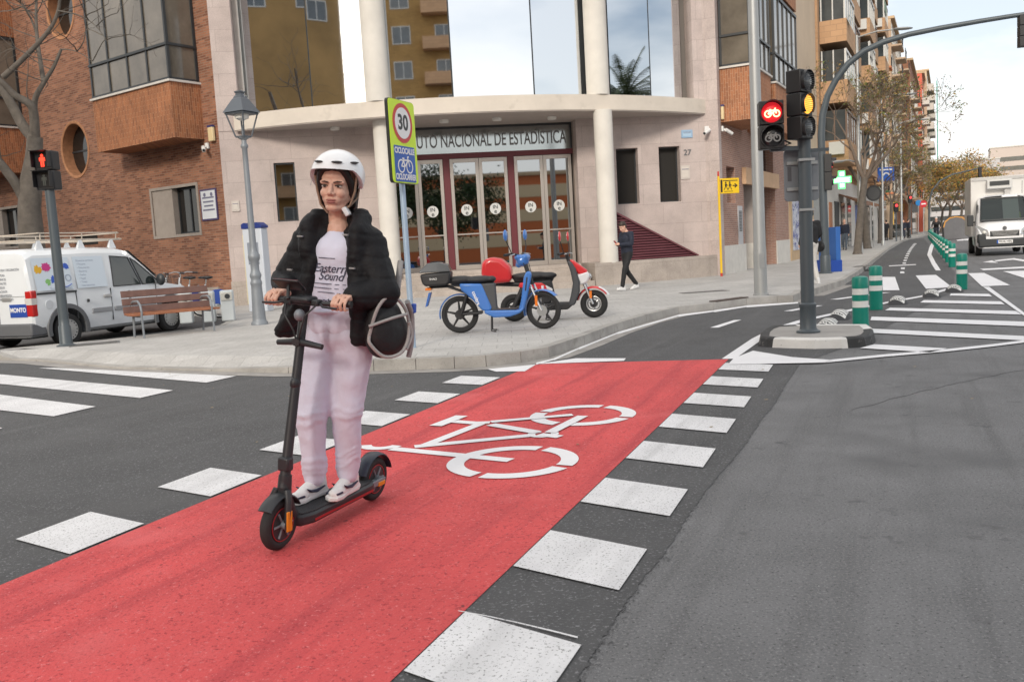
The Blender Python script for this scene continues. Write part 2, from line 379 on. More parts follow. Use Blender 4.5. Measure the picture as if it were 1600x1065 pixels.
# bicycle stencil painted on the red lane
b = MB()
SZ = [.0135]
def stroke(a, c, w):
    SZ[0] += .0004; z = SZ[0]
    a, c = Vector(a), Vector(c); t = (c - a).normalized(); q = Vector((-t.y, t.x)) * w * .66
    b.sheet([lane(*(a + q), z), lane(*(a - q), z), lane(*(c - q), z), lane(*(c + q), z)])
def arcs(c, r, w, a0, a1, z=.0135, k=12):
    for i in range(k):
        u, v = R(a0 + (a1 - a0) * i / k), R(a0 + (a1 - a0) * (i + 1) / k)
        b.sheet([lane(c[0] + (r + e) * math.cos(t), c[1] + (r + e) * math.sin(t), z) for t, e in ((u, w / 2), (v, w / 2), (v, -w / 2), (u, -w / 2))])
for c in ((2.86, -.70), (4.42, -.70)):
    for a0 in (-78, 12, 102, 192): arcs(c, .375, .115, a0 + 4, a0 + 86)
stroke((2.88, -.72), (3.08, -1.72), .075); arcs((3.2, -1.86), .13, .09, 100, 250)
stroke((3.16, -1.58), (3.62, -.86), .075); stroke((3.66, -.80), (3.60, -.62), .07)
stroke((3.2, -1.52), (3.98, -1.42), .07); stroke((4.0, -1.52), (4.04, -1.36), .07)
stroke((4.05, -1.68), (3.98, -1.38), .075); stroke((3.96, -1.32), (3.72, -.84), .075)
stroke((3.86, -1.76), (4.28, -1.72), .09)
stroke((4.06, -1.36), (4.40, -.78), .065); stroke((3.72, -.74), (4.36, -.68), .07)
arcs((3.68, -.78), .09, .06, 0, 330)
tag(b.build('bicycle_stencil', m_clean), kind='structure')

def z7(x, y): return (1100 + .3125 * x, 380 + .3125 * y)
def gs(bm, pts, z=.012): bm.sheet([tuple(G(x, y).xy) + (z,) for x, y in pts])
b = MB()
for h in [[(1235, 254), (1425, 256), (1440, 269), (1228, 264)], [(1100, 287), (1485, 294), (1503, 309), (1080, 299)], [(930, 325), (1560, 342), (1588, 360), (905, 338)],
          [(838, 370), (1640, 397), (1640, 420), (832, 388)], [(825, 430), (1640, 470), (1640, 492), (850, 452)], [(850, 509), (1215, 530), (1130, 550), (780, 528)],
          [(1395, 220), (1425, 220), (1660, 394), (1606, 370)],
          [(890, 170), (955, 170), (978, 237), (895, 238)], [(1058, 163), (1160, 160), (1240, 222), (1110, 230)], [(1320, 152), (1400, 150), (1530, 212), (1390, 218)], [(1495, 142), (1680, 137), (1760, 190), (1620, 182)],
          [(1380, 130), (1640, 116), (1640, 125), (1396, 137)], [(1450, 87), (1550, 76), (1690, 98), (1640, 100), (1545, 84), (1460, 93)], [(1392, 97), (1440, 87), (1470, 100)],
          [(982, 143), (1000, 143), (1003, 152), (980, 152)], [(985, 123), (1005, 123), (1003, 131), (985, 131)], [(925, 113), (1060, 106), (1060, 110), (925, 117)],
          [(30, 425), (150, 387), (188, 386), (72, 425)], [(398, 342), (550, 314), (595, 314), (440, 342)], [(630, 283), (890, 249), (935, 248), (670, 284)]]:
    gs(b, [z7(*p) for p in h])
for k, y in enumerate((104, 90, 78, 67, 57, 48, 40, 33, 26, 20, 14, 9, 4)):
    x = 1000 + k * 4.6
    gs(b, [z7(x - 8, y), z7(x + 9 - k * .2, y), z7(x + 11 - k * .2, y - 6 + k * .3), z7(x - 6, y - 6 + k * .3)])
gs(b, [z7(*p) for p in [(120, 612), (150, 580), (245, 543), (440, 575), (640, 590), (600, 603)]], .016)
pts = [(600, 596), (900, 566), (1210, 540), (1440, 515), (1700, 482)]
for a, c in zip(pts, pts[1:]): gs(b, [z7(a[0], a[1] - 6), z7(c[0], c[1] - 6), z7(c[0], c[1] + 6), z7(a[0], a[1] + 6)])
cl = [(1138, 562), (1184, 530), (1215, 514), (1253, 502), (1331, 485), (1381, 474.5), (1444, 463), (1482, 452)]
for i in range(len(cl) - 1):
    a, c = G(*cl[i]), G(*cl[i + 1]); t = (c - a).normalized(); q = Vector((-t.y, t.x, 0)) * .075
    b.sheet([tuple((p).xy) + (.0125,) for p in (a - q, c - q, c + q, a + q)])
sl = [(1466, 423), (1459, 412), (1452, 398), (1456, 384), (1462, 374), (1466, 368)]
for i in range(len(sl) - 1):
    gs(b, [(sl[i][0] - 4 + i * .4, sl[i][1]), (sl[i][0] + 4 - i * .4, sl[i][1]), (sl[i + 1][0] + 4 - i * .5, sl[i + 1][1]), (sl[i + 1][0] - 4 + i * .5, sl[i + 1][1])])
for q in [[(1435, 366), (1462, 364.5), (1460, 366.5), (1434, 368)], [(1496, 363), (1530, 361), (1530, 363.5), (1494, 366)], [(1466, 366), (1490, 364), (1490, 366), (1466, 368)], [(1494, 375), (1524, 371), (1524, 375), (1496, 376.5)]]: gs(b, q)
# white line along the kerb, and the thin line across the lane end
for q in [[(838, 570), (900, 561), (978, 561), (975, 565)], [(762, 578), (838, 570.5), (820, 581.5), (775, 582)]]: gs(b, q, .0125)
kl = [(838, 569), (866, 562), (905, 545), (965, 521), (1060, 493.5), (1116, 486.5), (1167, 479), (1247, 473.5)]
for a, c in zip(kl, kl[1:]):
    gs(b, [(a[0], a[1] - 1.2), (c[0], c[1] - .8), (c[0], c[1] + 1.4), (a[0], a[1] + 2.2)], .0125)
tag(b.build('lane_markings', m_clean), kind='structure')
b = MB()
for q in [[(60.7, 575.8), (83, 575.5), (369, 588.5), (322.5, 599)], [(-240, 566), (0, 585.7), (271, 611), (219, 623), (0, 600.7), (-260, 581)], [(-240, 596), (0, 617.6), (150, 636.4), (83.7, 651.8), (0, 642), (-240, 620)], [(-240, 640), (-60, 660), (4, 670), (-30, 684), (-240, 664)]]:
    gs(b, q)
tag(b.build('zebra_crossing', m_white), kind='structure')

b = MB()                           # hairline cracks across the old carriageway
for pts_, w in (([(1330, 640), (1400, 622), (1470, 604), (1530, 590), (1640, 570)], .006), ([(1500, 597), (1560, 607), (1640, 612)], .004)):
    Q = [G(*q) for q in pts_]; D = [Q[i].lerp(Q[i + 1], k / 9) for i in range(len(Q) - 1) for k in range(9)]
    D = [q + Vector((0, .05 * mnoise.noise(q * 3.1) + .02 * mnoise.noise(q * 11), 0)) for q in D]
    for q0_, q1_ in zip(D, D[1:]):
        b.sheet([(q0_.x, q0_.y - w, .003), (q1_.x, q1_.y - w, .003), (q1_.x, q1_.y + w, .003), (q0_.x, q0_.y + w, .003)])
tag(b.build('road_crack', mat('crack_tar', (.125, .125, .13), .9, var=.4, vs=6)), kind='structure')
# pavement: the corner plaza and the long pavement beside the street
KL = [(-13.5, 29.8), (-9.5, 26.0), (-7.2, 22.4), (-6.35, 20.2), (-6.05, 18.5), (-6.4, 17.5), (-7.15, 16.7), (-7.9, 16.15), (-8.5, 15.85), (-8.85, 15.6), (-8.95, 15.3), (-8.8, 15.0), (-8.3, 14.72), (-7.65, 14.33), (-5.64, 12.58), (-3.96, 11.62), (-2.79, 10.97), (-2.2, 10.8), (-1.69, 10.72), (-1.17, 10.62), (-.70, 10.52), (-.32, 10.53), (.1, 10.72), (.46, 11.05), (1.0, 12.2), (1.58, 13.6), (2.3, 15.05), (3.08, 16.3)]
KL += [tuple(G(x, y).xy) for x, y in [(1116, 485), (1167, 477.5), (1215, 473.5), (1240, 472.5), (1250, 468), (1252, 463.5), (1269, 462.5), (1300, 452), (1319, 446)]]
KL += [(10.62, 26.94), (13.6, 33.4), (17.3, 41.4), (21.5, 50.5), (26.5, 61), (32, 72.5), (38, 84.5), (43, 93), (60, 125), (100, 200)]
def zk(p):                        # dropped kerb along the left crossing
    if p[1] < 14.9 and p[0] < -2.3: return .035 if p[0] < -2.9 else .08
    return .14
def inset(P, d):
    out = []
    for i, p in enumerate(P):
        a = Vector(P[max(i - 1, 0)]); c = Vector(P[min(i + 1, len(P) - 1)]); t = (c - a).normalized()
        out.append(tuple(Vector(p) + Vector((-t.y, t.x)) * d))
    return out
K1 = inset(KL, .15); K2 = inset(KL, .55)
b = MB(); n = len(KL)
inner = [p for p in K2]
vs = [(p[0], p[1], zk(q)) for p, q in zip(K1, KL)] + [(p[0], p[1], .14) for p in K2]
b.add(vs, [(i, i + 1, n + i + 1, n + i) for i in range(n - 1)])
# inner area as one polygon closed behind the building
b.sheet([(p[0], p[1], .14) for p in K2] + [(80, 200, .14), (20, 75, .14), (5, 40, .14), (-5, 35, .14), (-13, 34, .14)])
tag(b.build('pavement', m_slab), kind='structure')
# kerb stones: a real step, one stone per length
b = MB(); acc = 0
def kerbseg(a, c, ai, ci, za, zc, top=.15):
    b.add([(a[0], a[1], -.05), (c[0], c[1], -.05), (ci[0], ci[1], -.05), (ai[0], ai[1], -.05),
           (a[0] * .93 + ai[0] * .07, a[1] * .93 + ai[1] * .07, za), (c[0] * .93 + ci[0] * .07, c[1] * .93 + ci[1] * .07, zc), (ci[0], ci[1], zc + .003), (ai[0], ai[1], za + .003)],
          [(0, 1, 5, 4), (4, 5, 6, 7), (1, 2, 6, 5), (2, 3, 7, 6), (3, 0, 4, 7)])
for i in range(n - 1):
    a, c = Vector(KL[i]), Vector(KL[i + 1]); ai, ci = Vector(K1[i]), Vector(K1[i + 1]); Ls = (c - a).length
    m = max(1, round(Ls / .9)) if i < n - 4 else 1
    for k in range(m):
        u, v = k / m + .004 / Ls, (k + 1) / m - .004 / Ls
        kerbseg(a.lerp(c, u), a.lerp(c, v), ai.lerp(ci, u), ai.lerp(ci, v), zk(KL[i]) * (1 - u) + zk(KL[i + 1]) * u + .002, zk(KL[i]) * (1 - v) + zk(KL[i + 1]) * v + .002)
tag(b.build('kerb', m_kerb), kind='structure')
KO = inset(KL, -.26); b = MB()
b.add([(p[0], p[1], .0085) for p in KO[9:37]] + [(p[0], p[1], .0085) for p in KL[9:37]], [(i, i + 1, 28 + i + 1, 28 + i) for i in range(27)])
tag(b.build('gutter', m_gutter), kind='structure')
# tactile paving by the left crossing
b = MB(); m_tac = mat('tactile_tiles', (.40, .37, .355), .85, var=.15, vs=2)
o = Vector((-4.35, 12.15)); tx = (Vector((-2.79, 10.97)) - Vector((-3.96, 11.62))).normalized(); ty = Vector((-tx.y, tx.x))
for i in range(26):
    for j in range(8):
        p = o + tx * (.05 + i * .06) + ty * (.12 + j * .09)
        zz = .05 + .09 * min(1, max(0, (.0 + j * .09 + .25)))
        b.lathe([(.02, zz - .04), (.02, zz + .008), (.012, zz + .013)], 6, Matrix.Translation((p.x, p.y, 0)))
tag(b.build('tactile_paving', m_tac), kind='structure')
# manhole / repair patches on the plaza
def cover(x, y, w, h, ang, label):
    Fm = frame((*G(x, y, .14).xy, .1405), ang)
    o = thing('manhole_cover', label, 'manhole cover', Fm)
    MB().cbox((0, 0, .003), (w, h, .006)).build('rim', mat('steel_rim', (.2, .2, .2), .5, .8), o)
    MB().cbox((0, 0, .006), (w * .9, h * .88, .006)).build('lid', mat('iron_lid', (.14, .135, .13), .7, .3, var=.25, vs=9), o)
cover(148, 537, .8, .5, R(25), 'dark manhole cover in the pavement beside the left signal post')
cover(1100, 456, 1.1, .35, R(10), 'wide dark cover in the pavement in front of the right granite wall')
cover(1350, 416, .9, .6, R(60), 'small brownish cover in the pavement beside the blue hoarding')
# storm drain let into the kerb
a, c = G(1119, 483.5, .0), G(1168, 476.5, .0); xd = (c - a).normalized(); Fd = frame((*((a + c) / 2).xy, 0), xd=xd); Ld = (c - a).length
o = thing('storm_drain', 'rusty kerb storm drain with upright bars in front of the grey lamp mast', 'drain', Fd)
m_rust = mat('rusty_iron', (.11, .085, .075), .8, .4, var=.4, vs=8)
MB().box(-Ld / 2, Ld / 2, -.03, .16, .145, .165).box(-Ld / 2, Ld / 2, -.035, -.012, .12, .145).box(-Ld / 2, Ld / 2, -.035, -.01, .012, .03).build('frame', m_rust, o)
MB().box(-Ld / 2 + .01, Ld / 2 - .01, -.02, -.012, .03, .12).build('opening', mat('black_void', (.012, .011, .01), .9), o)
bb = MB()
for k in range(15):
    x = -Ld / 2 + .03 + k * (Ld - .06) / 14; bb.box(x - .014, x + .014, -.032, -.021, .03, .12)
bb.build('grating', m_rust, o)
# ------------------------------------------------------------------ the corner office building
A0, B0 = Vector((-7.4, 26.5)), Vector((6.65, 28.5))
CD = (B0 - A0).normalized()
DLW = Vector((-math.sin(R(54)), math.cos(R(54)))); DRW = Vector((math.sin(R(28)), math.cos(R(28))))
OLW = A0 - CD * .75; ORW = B0 + CD * .25
FC = frame((*A0, 0), xd=CD)          # stone front: x along, y inwards
FL = frame((*OLW, 0), xd=DLW)        # left brick wing: x away to the left, y outwards
FR = frame((*ORW, 0), xd=DRW)        # right brick wing: x away along the street, y inwards
m_gran = brickmat('pink_granite', (.465, .390, .368), (.51, .435, .41), (.36, .30, .28), 1.25, .62, .006, var=.17, vs=1.2, bump=.08, rough=.7)
m_gran2 = brickmat('plinth_granite', (.40, .35, .31), (.43, .375, .335), (.30, .26, .23), 1.3, .7, .006, var=.22, vs=1.4, bump=.06, rough=.75)
m_brL = brickmat('orange_brick', (.37, .165, .098), (.165, .066, .043), (.27, .175, .125), .27, .07, .011, var=.26, vs=.6)
m_brR = brickmat('rose_brick', (.40, .22, .165), (.30, .16, .125), (.42, .33, .28), .25, .065, .010, var=.15, vs=.5)
m_tile = brickmat('upright_tiles', (.40, .155, .07), (.24, .095, .05), (.42, .24, .14), .26, .075, .007, axis='zx', var=.16, vs=1.2)
m_tileR = brickmat('upright_tiles_right', (.42, .175, .085), (.28, .12, .065), (.46, .28, .18), .26, .075, .007, axis='zx', var=.16, vs=1.2)
m_lip = mat('pale_brick_ring', (.42, .20, .10), .85, var=.25, vs=7)
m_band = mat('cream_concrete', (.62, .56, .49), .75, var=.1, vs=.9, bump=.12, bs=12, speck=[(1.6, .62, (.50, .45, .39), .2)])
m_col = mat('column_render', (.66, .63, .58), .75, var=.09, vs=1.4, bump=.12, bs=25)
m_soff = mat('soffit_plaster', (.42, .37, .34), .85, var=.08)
m_mirr = mat('mirror_glass', (.76, .79, .82), .02, 1.0, bump=.01, bs=1.2)
m_door = mat('door_glass', (.36, .38, .40), .02, 1.0)
m_dglass = mat('dark_window_glass', (.018, .017, .016), .05, spec=.75)
m_bglass = mat('smoked_glass', (.15, .13, .105), .10, spec=.8, var=.35, vs=.9)
m_alu = mat('brushed_aluminium', (.50, .46, .42), .38, .75)
m_maro = mat('maroon_paint', (.13, .022, .03), .5)
m_dkfr = mat('dark_frame', (.028, .032, .036), .45)
m_dark = mat('dark_interior', (.02, .018, .016), .9)
m_sill = mat('pale_sill', (.60, .57, .53), .7, var=.08)
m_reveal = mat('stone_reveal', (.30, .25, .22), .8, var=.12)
m_lett = mat('grey_letters', (.13, .135, .14), .5, .3)

office = thing('office_building', 'brick and pink granite office building with curved mirror glass front, round columns and glazed entrance', 'building')
def wallgrid(b, x0, x1, z0, z1, holes, y0, y1):
    xs = sorted({x0, x1, *[h[0] for h in holes], *[h[1] for h in holes]}); zs = sorted({z0, z1, *[h[2] for h in holes], *[h[3] for h in holes]})
    for i in range(len(xs) - 1):
        run = None
        for j in range(len(zs) - 1):
            cx, cz = (xs[i] + xs[i + 1]) / 2, (zs[j] + zs[j + 1]) / 2
            if any(h[0] < cx < h[1] and h[2] < cz < h[3] for h in holes):
                if run: b.box(xs[i], xs[i + 1], y0, y1, run[0], run[1]); run = None
            else: run = (run[0] if run else zs[j], zs[j + 1])
        if run: b.box(xs[i], xs[i + 1], y0, y1, run[0], run[1])
def pane(par, F, x0, x1, z0, z1, y, nbars=0, fr=.05, name='window', gm=None, fm=None, hb=None, dep=.05):
    """a window: frame mesh with its pane as sub-part; y = outer face of the frame, inwards +dep"""
    b = MB(); s = 1 if dep > 0 else -1; ya, yb = sorted((y, y + dep))
    b.box(x0, x0 + fr, ya, yb, z0, z1).box(x1 - fr, x1, ya, yb, z0, z1).box(x0 + fr, x1 - fr, ya, yb, z0, z0 + fr).box(x0 + fr, x1 - fr, ya, yb, z1 - fr, z1)
    for k in range(nbars):
        x = x0 + (x1 - x0) * (k + 1) / (nbars + 1); b.box(x - fr / 2, x + fr / 2, ya, yb, z0 + fr, z1 - fr)
    o = b.build(name, fm or m_dkfr, par, F)
    g = MB(); yy = y + dep * .6; ya, yb = sorted((yy, yy + .012 * s))
    g.box(x0 + fr * .5, x1 - fr * .5, ya, yb, z0 + fr * .5, z1 - fr * .5)
    g.build('pane', gm or m_dglass, o, F)
    return o
# --- stone front at street level
W1, W2, W3 = (.72, 1.32, 2.53, 4.24), (11.05, 11.75, 2.53, 4.24), (12.42, 13.1, 2.53, 4.24)
ENT = (4.0, 9.82, 0, 5.2)
b = MB(); wallgrid(b, -.75, 14.35, -.1, 5.2, [W1, W2, W3, ENT], 0, .4); b.build('granite_wall', m_gran, office, FC)
MB().box(-.77, 4.0, -.03, -.002, -.1, .86).build('base_course', m_gran2, office, FC)
MB().box(13.3, 14.36, -.035, -.002, -.1, .78).build('base_course', m_gran2, office, FC)
for w, sh in ((W1, .05), (W2, .30), (W3, .30)):
    o = pane(office, FC, w[0], w[1], w[2], w[3], .06 if sh < .1 else .26, fr=.045, gm=m_door if sh < .1 else None)
    MB().box(w[0], w[1], .28, .39, w[2] - .001, w[3]).build('blind', m_dark, o, FC)
# recessed piers beside the entrance
MB().box(9.825, 10.75, .62, 1.0, .8, 5.19).build('granite_pier', m_gran, office, FC)
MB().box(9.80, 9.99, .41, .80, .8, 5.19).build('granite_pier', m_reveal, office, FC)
MB().box(3.6, 4.02, .41, 1.2, .8, 5.19).build('granite_pier', m_gran, office, FC)
# entrance: name band, maroon beams, aluminium doors
YD = .55
MB().box(4.02, 9.8, YD, YD + .03, 4.36, 5.1).build('name_band', mat('band_glass', (.36, .39, .40), .10, 1.0), office, FC)
MB().box(4.02, 9.8, YD - .02, YD + .03, 5.1, 5.19).box(9.74, 9.8, YD - .03, YD - .002, 4.36, 5.1).build('band_frame', m_dkfr, office, FC)
MB().box(4.02, 9.8, YD - .06, YD + .06, 4.2, 4.36).box(4.02, 4.12, YD - .05, YD + .05, .8, 4.2).box(5.72, 5.92, YD - .05, YD + .05, .8, 4.2).box(7.72, 7.92, YD - .05, YD + .05, .8, 4.2).build('entrance_frame', m_maro, office, FC)
FT = FC @ Matrix.Translation((9.62, YD - .012, 4.72)) @ Matrix.Rotation(R(90), 4, 'X')
text('INSTITUTO NACIONAL DE ESTADÍSTICA', .56, FT, mat('band_letters', (.20, .205, .21), .5, .3), office, 'lettering', .008, .005, 'RIGHT', sx=.545)
m_disc = mat('frosted_disc', (.62, .63, .62), .5)
def glassdoor(x0, x1, hand):
    fr = .10; b = MB()
    b.box(x0, x0 + fr, YD - .03, YD + .03, .8, 4.19).box(x1 - fr, x1, YD - .03, YD + .03, .8, 4.19).box(x0 + fr, x1 - fr, YD - .03, YD + .03, .8, .93).box(x0 + fr, x1 - fr, YD - .03, YD + .03, 4.07, 4.19)
    d = b.build('door', m_alu, office, FC, bevel=.004)
    MB().box(x0 + fr * .6, x1 - fr * .6, YD - .002, YD + .01, .87, 4.13).build('pane', m_door, d, FC)
    MB().box(x0 + fr, x1 - fr, YD - .06, YD - .031, 1.86, 1.90).build('push_bar', m_alu, d, FC)
    c = (x0 + x1) / 2
    MB().lathe([(.175, 0), (.175, .004)], 28, FC.inverted() @ FC @ Matrix.Translation((c, YD - .004, 2.62)) @ Matrix.Rotation(R(90), 4, 'X')).build('glass_disc', m_disc, d, FC)
    T = FC @ Matrix.Translation((c, YD - .010, 2.67)) @ Matrix.Rotation(R(90), 4, 'X')
    text('IN', .16, T, m_dkfr, d, 'lettering', .001, .003)
    text('e', .19, T @ Matrix.Translation((.0, -.135, 0)), m_dkfr, d, 'lettering', .001, .003)
for x0, x1 in ((4.14, 4.92), (4.93, 5.71), (5.93, 6.82), (6.83, 7.71), (7.93, 8.84), (8.85, 9.74)): glassdoor(x0, x1, 0)
MB().box(3.9, 10.2, 1.3, 1.35, .5, 5.1).build('lobby_wall', m_dark, office, FC)
# --- the drum: canopy band, soffit, glass, upper floors
CX, CY = -2.38, 39.3
def arcpt(Rr, a, z): return (CX + Rr * math.sin(a), CY - Rr * math.cos(a), z)
aL = math.atan2(-7.65 - CX, CY - 26.35); aR = math.atan2(6.75 - CX, CY - 28.62)
def drum(name, m, Ro, Ri, z0, z1, a0=aL, a1=aR, k=48, par=office):
    b = MB(); P = [a0 + (a1 - a0) * i / k for i in range(k + 1)]
    poly = [arcpt(Ro, a, 0)[:2] for a in P] + [arcpt(Ri, a, 0)[:2] for a in P[::-1]]
    vs = []; fs = []; n = k + 1
    for z in (z0, z1):
        vs += [(arcpt(Ro, a, z)) for a in P]; vs += [(arcpt(Ri, a, z)) for a in P]
    for i in range(k):
        fs += [(i, i + 1, 2 * n + i + 1, 2 * n + i), (n + i + 1, n + i, 3 * n + i, 3 * n + i + 1), (2 * n + i, 2 * n + i + 1, 3 * n + i + 1, 3 * n + i), (i + 1, i, n + i, n + i + 1)]
    fs += [(0, 2 * n, 3 * n, n), (k, n + k, 3 * n + k, 2 * n + k)]
    return b.add(vs, fs).build(name, m, par, smooth=30)
drum('canopy_band', m_band, 14.0, 13.3, 5.2, 5.63)
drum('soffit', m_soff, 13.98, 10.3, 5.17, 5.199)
drum('canopy_band', m_band, 14.0, 13.3, 9.7, 10.5)
drum('upper_wall', m_gran, 13.6, 13.0, 10.5, 15.5)
for u, w in ((-.75, .62), (13.62, .62)):
    MB().box(u, u + w, -.02, .6, 5.2, 15.5).build('granite_pier', m_gran, office, FC)
MB().box(-.12, 14.0, .9, 1.2, 5.2, 15.4).build('core_wall', m_dark, office, FC)
def angat(px, py, Rr=13.45):     # angle round the drum of a surveyed sight line
    d = _ray(px, py); d2 = Vector((d.x, d.y)); o = Vector((-CX, -CY)); A = d2.dot(d2); Bq = 2 * o.dot(d2); Cq = o.dot(o) - Rr * Rr
    t = (-Bq - math.sqrt(max(Bq * Bq - 4 * A * Cq, 0))) / (2 * A); p = d2 * t
    return math.atan2(p.x - CX, CY - p.y)
cuts = [angat(367, 150), angat(486, 150), angat(572, 150), angat(606, 150), angat(708, 150), angat(836, 150), angat(911, 150), angat(955, 150), angat(1019, 150), angat(1068, 150)]
RG = 13.42
def strip(name, a0, a1, m, z0=5.64, z1=9.69, r0=RG, par=office, th=.05):
    p, q = Vector(arcpt(r0, a0, 0)), Vector(arcpt(r0, a1, 0)); Fp = frame(p, xd=(q - p).xy); Lw = (q - p).length
    return MB().box(.004, Lw - .004, 0, th, z0, z1).build(name, m, par, Fp), Fp, Lw
for i in range(9):
    a0, a1 = cuts[i], cuts[i + 1]
    if i in (2, 6):
        strip('mullion', a0, a1, m_dkfr, r0=RG - .05); continue
    o, Fp, Lw = strip('window', a0, a1, m_dkfr, r0=RG - .03)
    MB().box(.02, Lw - .02, -.012, -.002, 5.66, 9.67).build('pane', m_mirr, o, Fp)
strip('jamb', aL + .004, cuts[0], m_sill, r0=RG + .02); strip('jamb', cuts[9], aR - .01, mat('grey_jamb', (.22, .205, .19), .7), r0=RG - .15)
# columns
for cx, cy in ((-3.34, 25.95), (3.0, 26.45)):
    Tc = Matrix.Translation((cx, cy, 0))
    MB().lathe([(.275, .78), (.275, 5.19)], 32, Tc).build('column', m_col, office, smooth=30)
    d = (Vector((cx - CX, cy - CY))).normalized(); r = 13.72
    MB().lathe([(.335, 5.64), (.335, 9.69)], 32, Matrix.Translation((CX + d.x * r, CY + d.y * r, 0))).build('column', m_col, office, smooth=30)
# plinth with entrance steps, sloping maroon louvre on top
RP = 14.2
def platform(name, m, Rr, z1, a0, a1, par=office, z0=-.05):
    P = [a0 + (a1 - a0) * i / 40 for i in range(41)]
    pl = [arcpt(Rr, a, 0)[:2] for a in P]
    back = [tuple((A0 + CD * u + Vector((-CD.y, CD.x)) * .6)) for u in (14, 3)]
    ok = [p for p in pl if (Vector(p) - A0).dot(Vector((CD.y, -CD.x))) > .001]
    e0 = (A0 + CD * ((Vector(ok[-1]) - A0).dot(CD))); e1 = A0 + CD * ((Vector(ok[0]) - A0).dot(CD)); nn = Vector((-CD.y, CD.x)) * .7
    return MB().prism(ok + [tuple(e0), tuple(e0 + nn), tuple(e1 + nn), tuple(e1)], z0, z1).build(name, m, par, bevel=.008)
aPR = math.atan2(2.45 - CX, CY - 26.2)
platform('plinth', m_gran2, RP, .80, aPR, aR)
aPL = math.atan2(-3.9 - CX, CY - 25.2)
for k in range(4): platform('step', m_gran2, RP - .30 * k + .02, .165 * (k + 1) + .14 - (.0 if k < 3 else .0), aPL, aPR - .002)
q0, q1 = Vector((3.25, 26.75)), Vector((5.95, 28.15)); Fq = frame((*q0, .802), xd=(q1 - q0)); Lq = (q1 - q0).length; Hq = 1.42
b = MB(); ns = 17
for k in range(ns):
    z = .03 + k * (Hq - .1) / ns; x1 = Lq * (1 - z / Hq) - .03
    if x1 > .1: b.add([(0.02, -.03, z), (x1, -.03, z), (x1, .03, z + .05), (0.02, .03, z + .05), (0.02, -.03, z - .012), (x1, -.03, z - .012), (x1, .03, z + .038), (.02, .03, z + .038)], [(0, 1, 2, 3), (7, 6, 5, 4), (0, 4, 5, 1), (3, 2, 6, 7), (0, 3, 7, 4), (1, 5, 6, 2)])
m_louv = mat('louvre_maroon', (.15, .048, .060), .55, var=.15, vs=2)
lv = b.build('louvre', m_louv, office, Fq)
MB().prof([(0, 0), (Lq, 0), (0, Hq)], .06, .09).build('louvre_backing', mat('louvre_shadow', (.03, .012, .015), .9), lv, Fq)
MB().prof([(0, Hq), (Lq, 0), (Lq + .05, .03), (0, Hq + .06)], -.06, .1).build('louvre_rail', m_louv, lv, Fq)
# soffit lamps
for a in (-.19, -.055, .06, .18, .31):
    MB().lathe([(.13, 5.09), (.14, 5.12), (.14, 5.168)], 20, Matrix.Translation(arcpt(12.9, a, 0))).build('soffit_lamp', mat('lamp_white', (.75, .74, .70), .5), office, smooth=30)
# --- left wing
RW = [(7.84, 5.53), (7.84, 10.15)]; rw, rh = .80, .87
SW = (1.30, 3.62, 2.38, 3.78); SW2 = (12.1, 14.6, 2.5, 3.9); LV = (7.0, 8.5, 2.3, 2.62)
holes = [SW, SW2, LV] + [(c[0] - rw - .3, c[0] + rw + .3, c[1] - rh - .3, c[1] + rh + .3) for c in RW]
b = MB(); wallgrid(b, .0, 34, -.1, 16, holes, -.4, 0)
for c in RW:                       # wall round the elliptical openings
    k = 48; hx, hz = rw + .3, rh + .3; vs = []; fs = []
    for i in range(k):
        a = 2 * math.pi * i / k; ca, sa = math.cos(a), math.sin(a); m_ = 1 / max(abs(ca), abs(sa))
        vs += [(c[0] + rw * ca, 0, c[1] + rh * sa), (c[0] + hx * ca * m_, 0, c[1] + hz * sa * m_)]
    for i in range(k): j = (i + 1) % k; fs.append((2 * i, 2 * i + 1, 2 * j + 1, 2 * j))
    b.add(vs, fs)
b.build('brick_wall', m_brL, office, FL)
MB().box(.6, 34, .002, .05, -.1, .72).build('base_course', m_gran2, office, FL)
for c in RW:
    b = MB(); k = 48; vs = []; fs = []
    prof = [(-.42, 0), (.004, 0), (.02, .02), (.02, .09), (.002, .10)]
    for i in range(k):
        a = 2 * math.pi * i / k
        for y, e in prof: vs.append((c[0] + (rw + e) * math.cos(a), y, c[1] + (rh + e) * math.sin(a)))
    n = len(prof)
    for i in range(k):
        j = (i + 1) % k
        for q in range(n - 1): fs.append((i * n + q, i * n + q + 1, j * n + q + 1, j * n + q))
    o = b.add(vs, fs).build('round_window', m_lip, office, FL, smooth=40)
    b = MB(); pl = [(c[0] + rw * math.cos(2 * math.pi * i / 40), c[1] + rh * math.sin(2 * math.pi * i / 40)) for i in range(40)]
    b.prof(pl, -.40, -.36).build('pane', m_dglass, o, FL)
    MB().box(c[0] - rw, c[0] + rw, -.36, -.33, c[1] - .03, c[1] + .03).build('glazing_bar', m_dkfr, o, FL)
for w, nb in ((SW, 1), (SW2, 1)):
    x0, x1, z0, z1 = w; b = MB(); e = .09
    b.box(x0 - e, x0, -.38, .02, z0 - e, z1 + e).box(x1, x1 + e, -.38, .02, z0 - e, z1 + e).box(x0, x1, -.38, .02, z1, z1 + e).box(x0, x1, -.38, .02, z0 - e, z0)
    b.box(x1 - 1.05, x1, -.37, -.02, z0, z1)
    o = b.build('window', mat('window_stone', (.34, .295, .26), .8, var=.12), office, FL)
    pane(o, FL, x0 + .01, x1 - 1.06, z0 + .01, z1 - .01, -.2, 1, .05, 'frame', dep=-.05)
MB().box(LV[0], LV[1], -.2, -.05, LV[2], LV[3]).build('vent_grille', m_dark, office, FL)
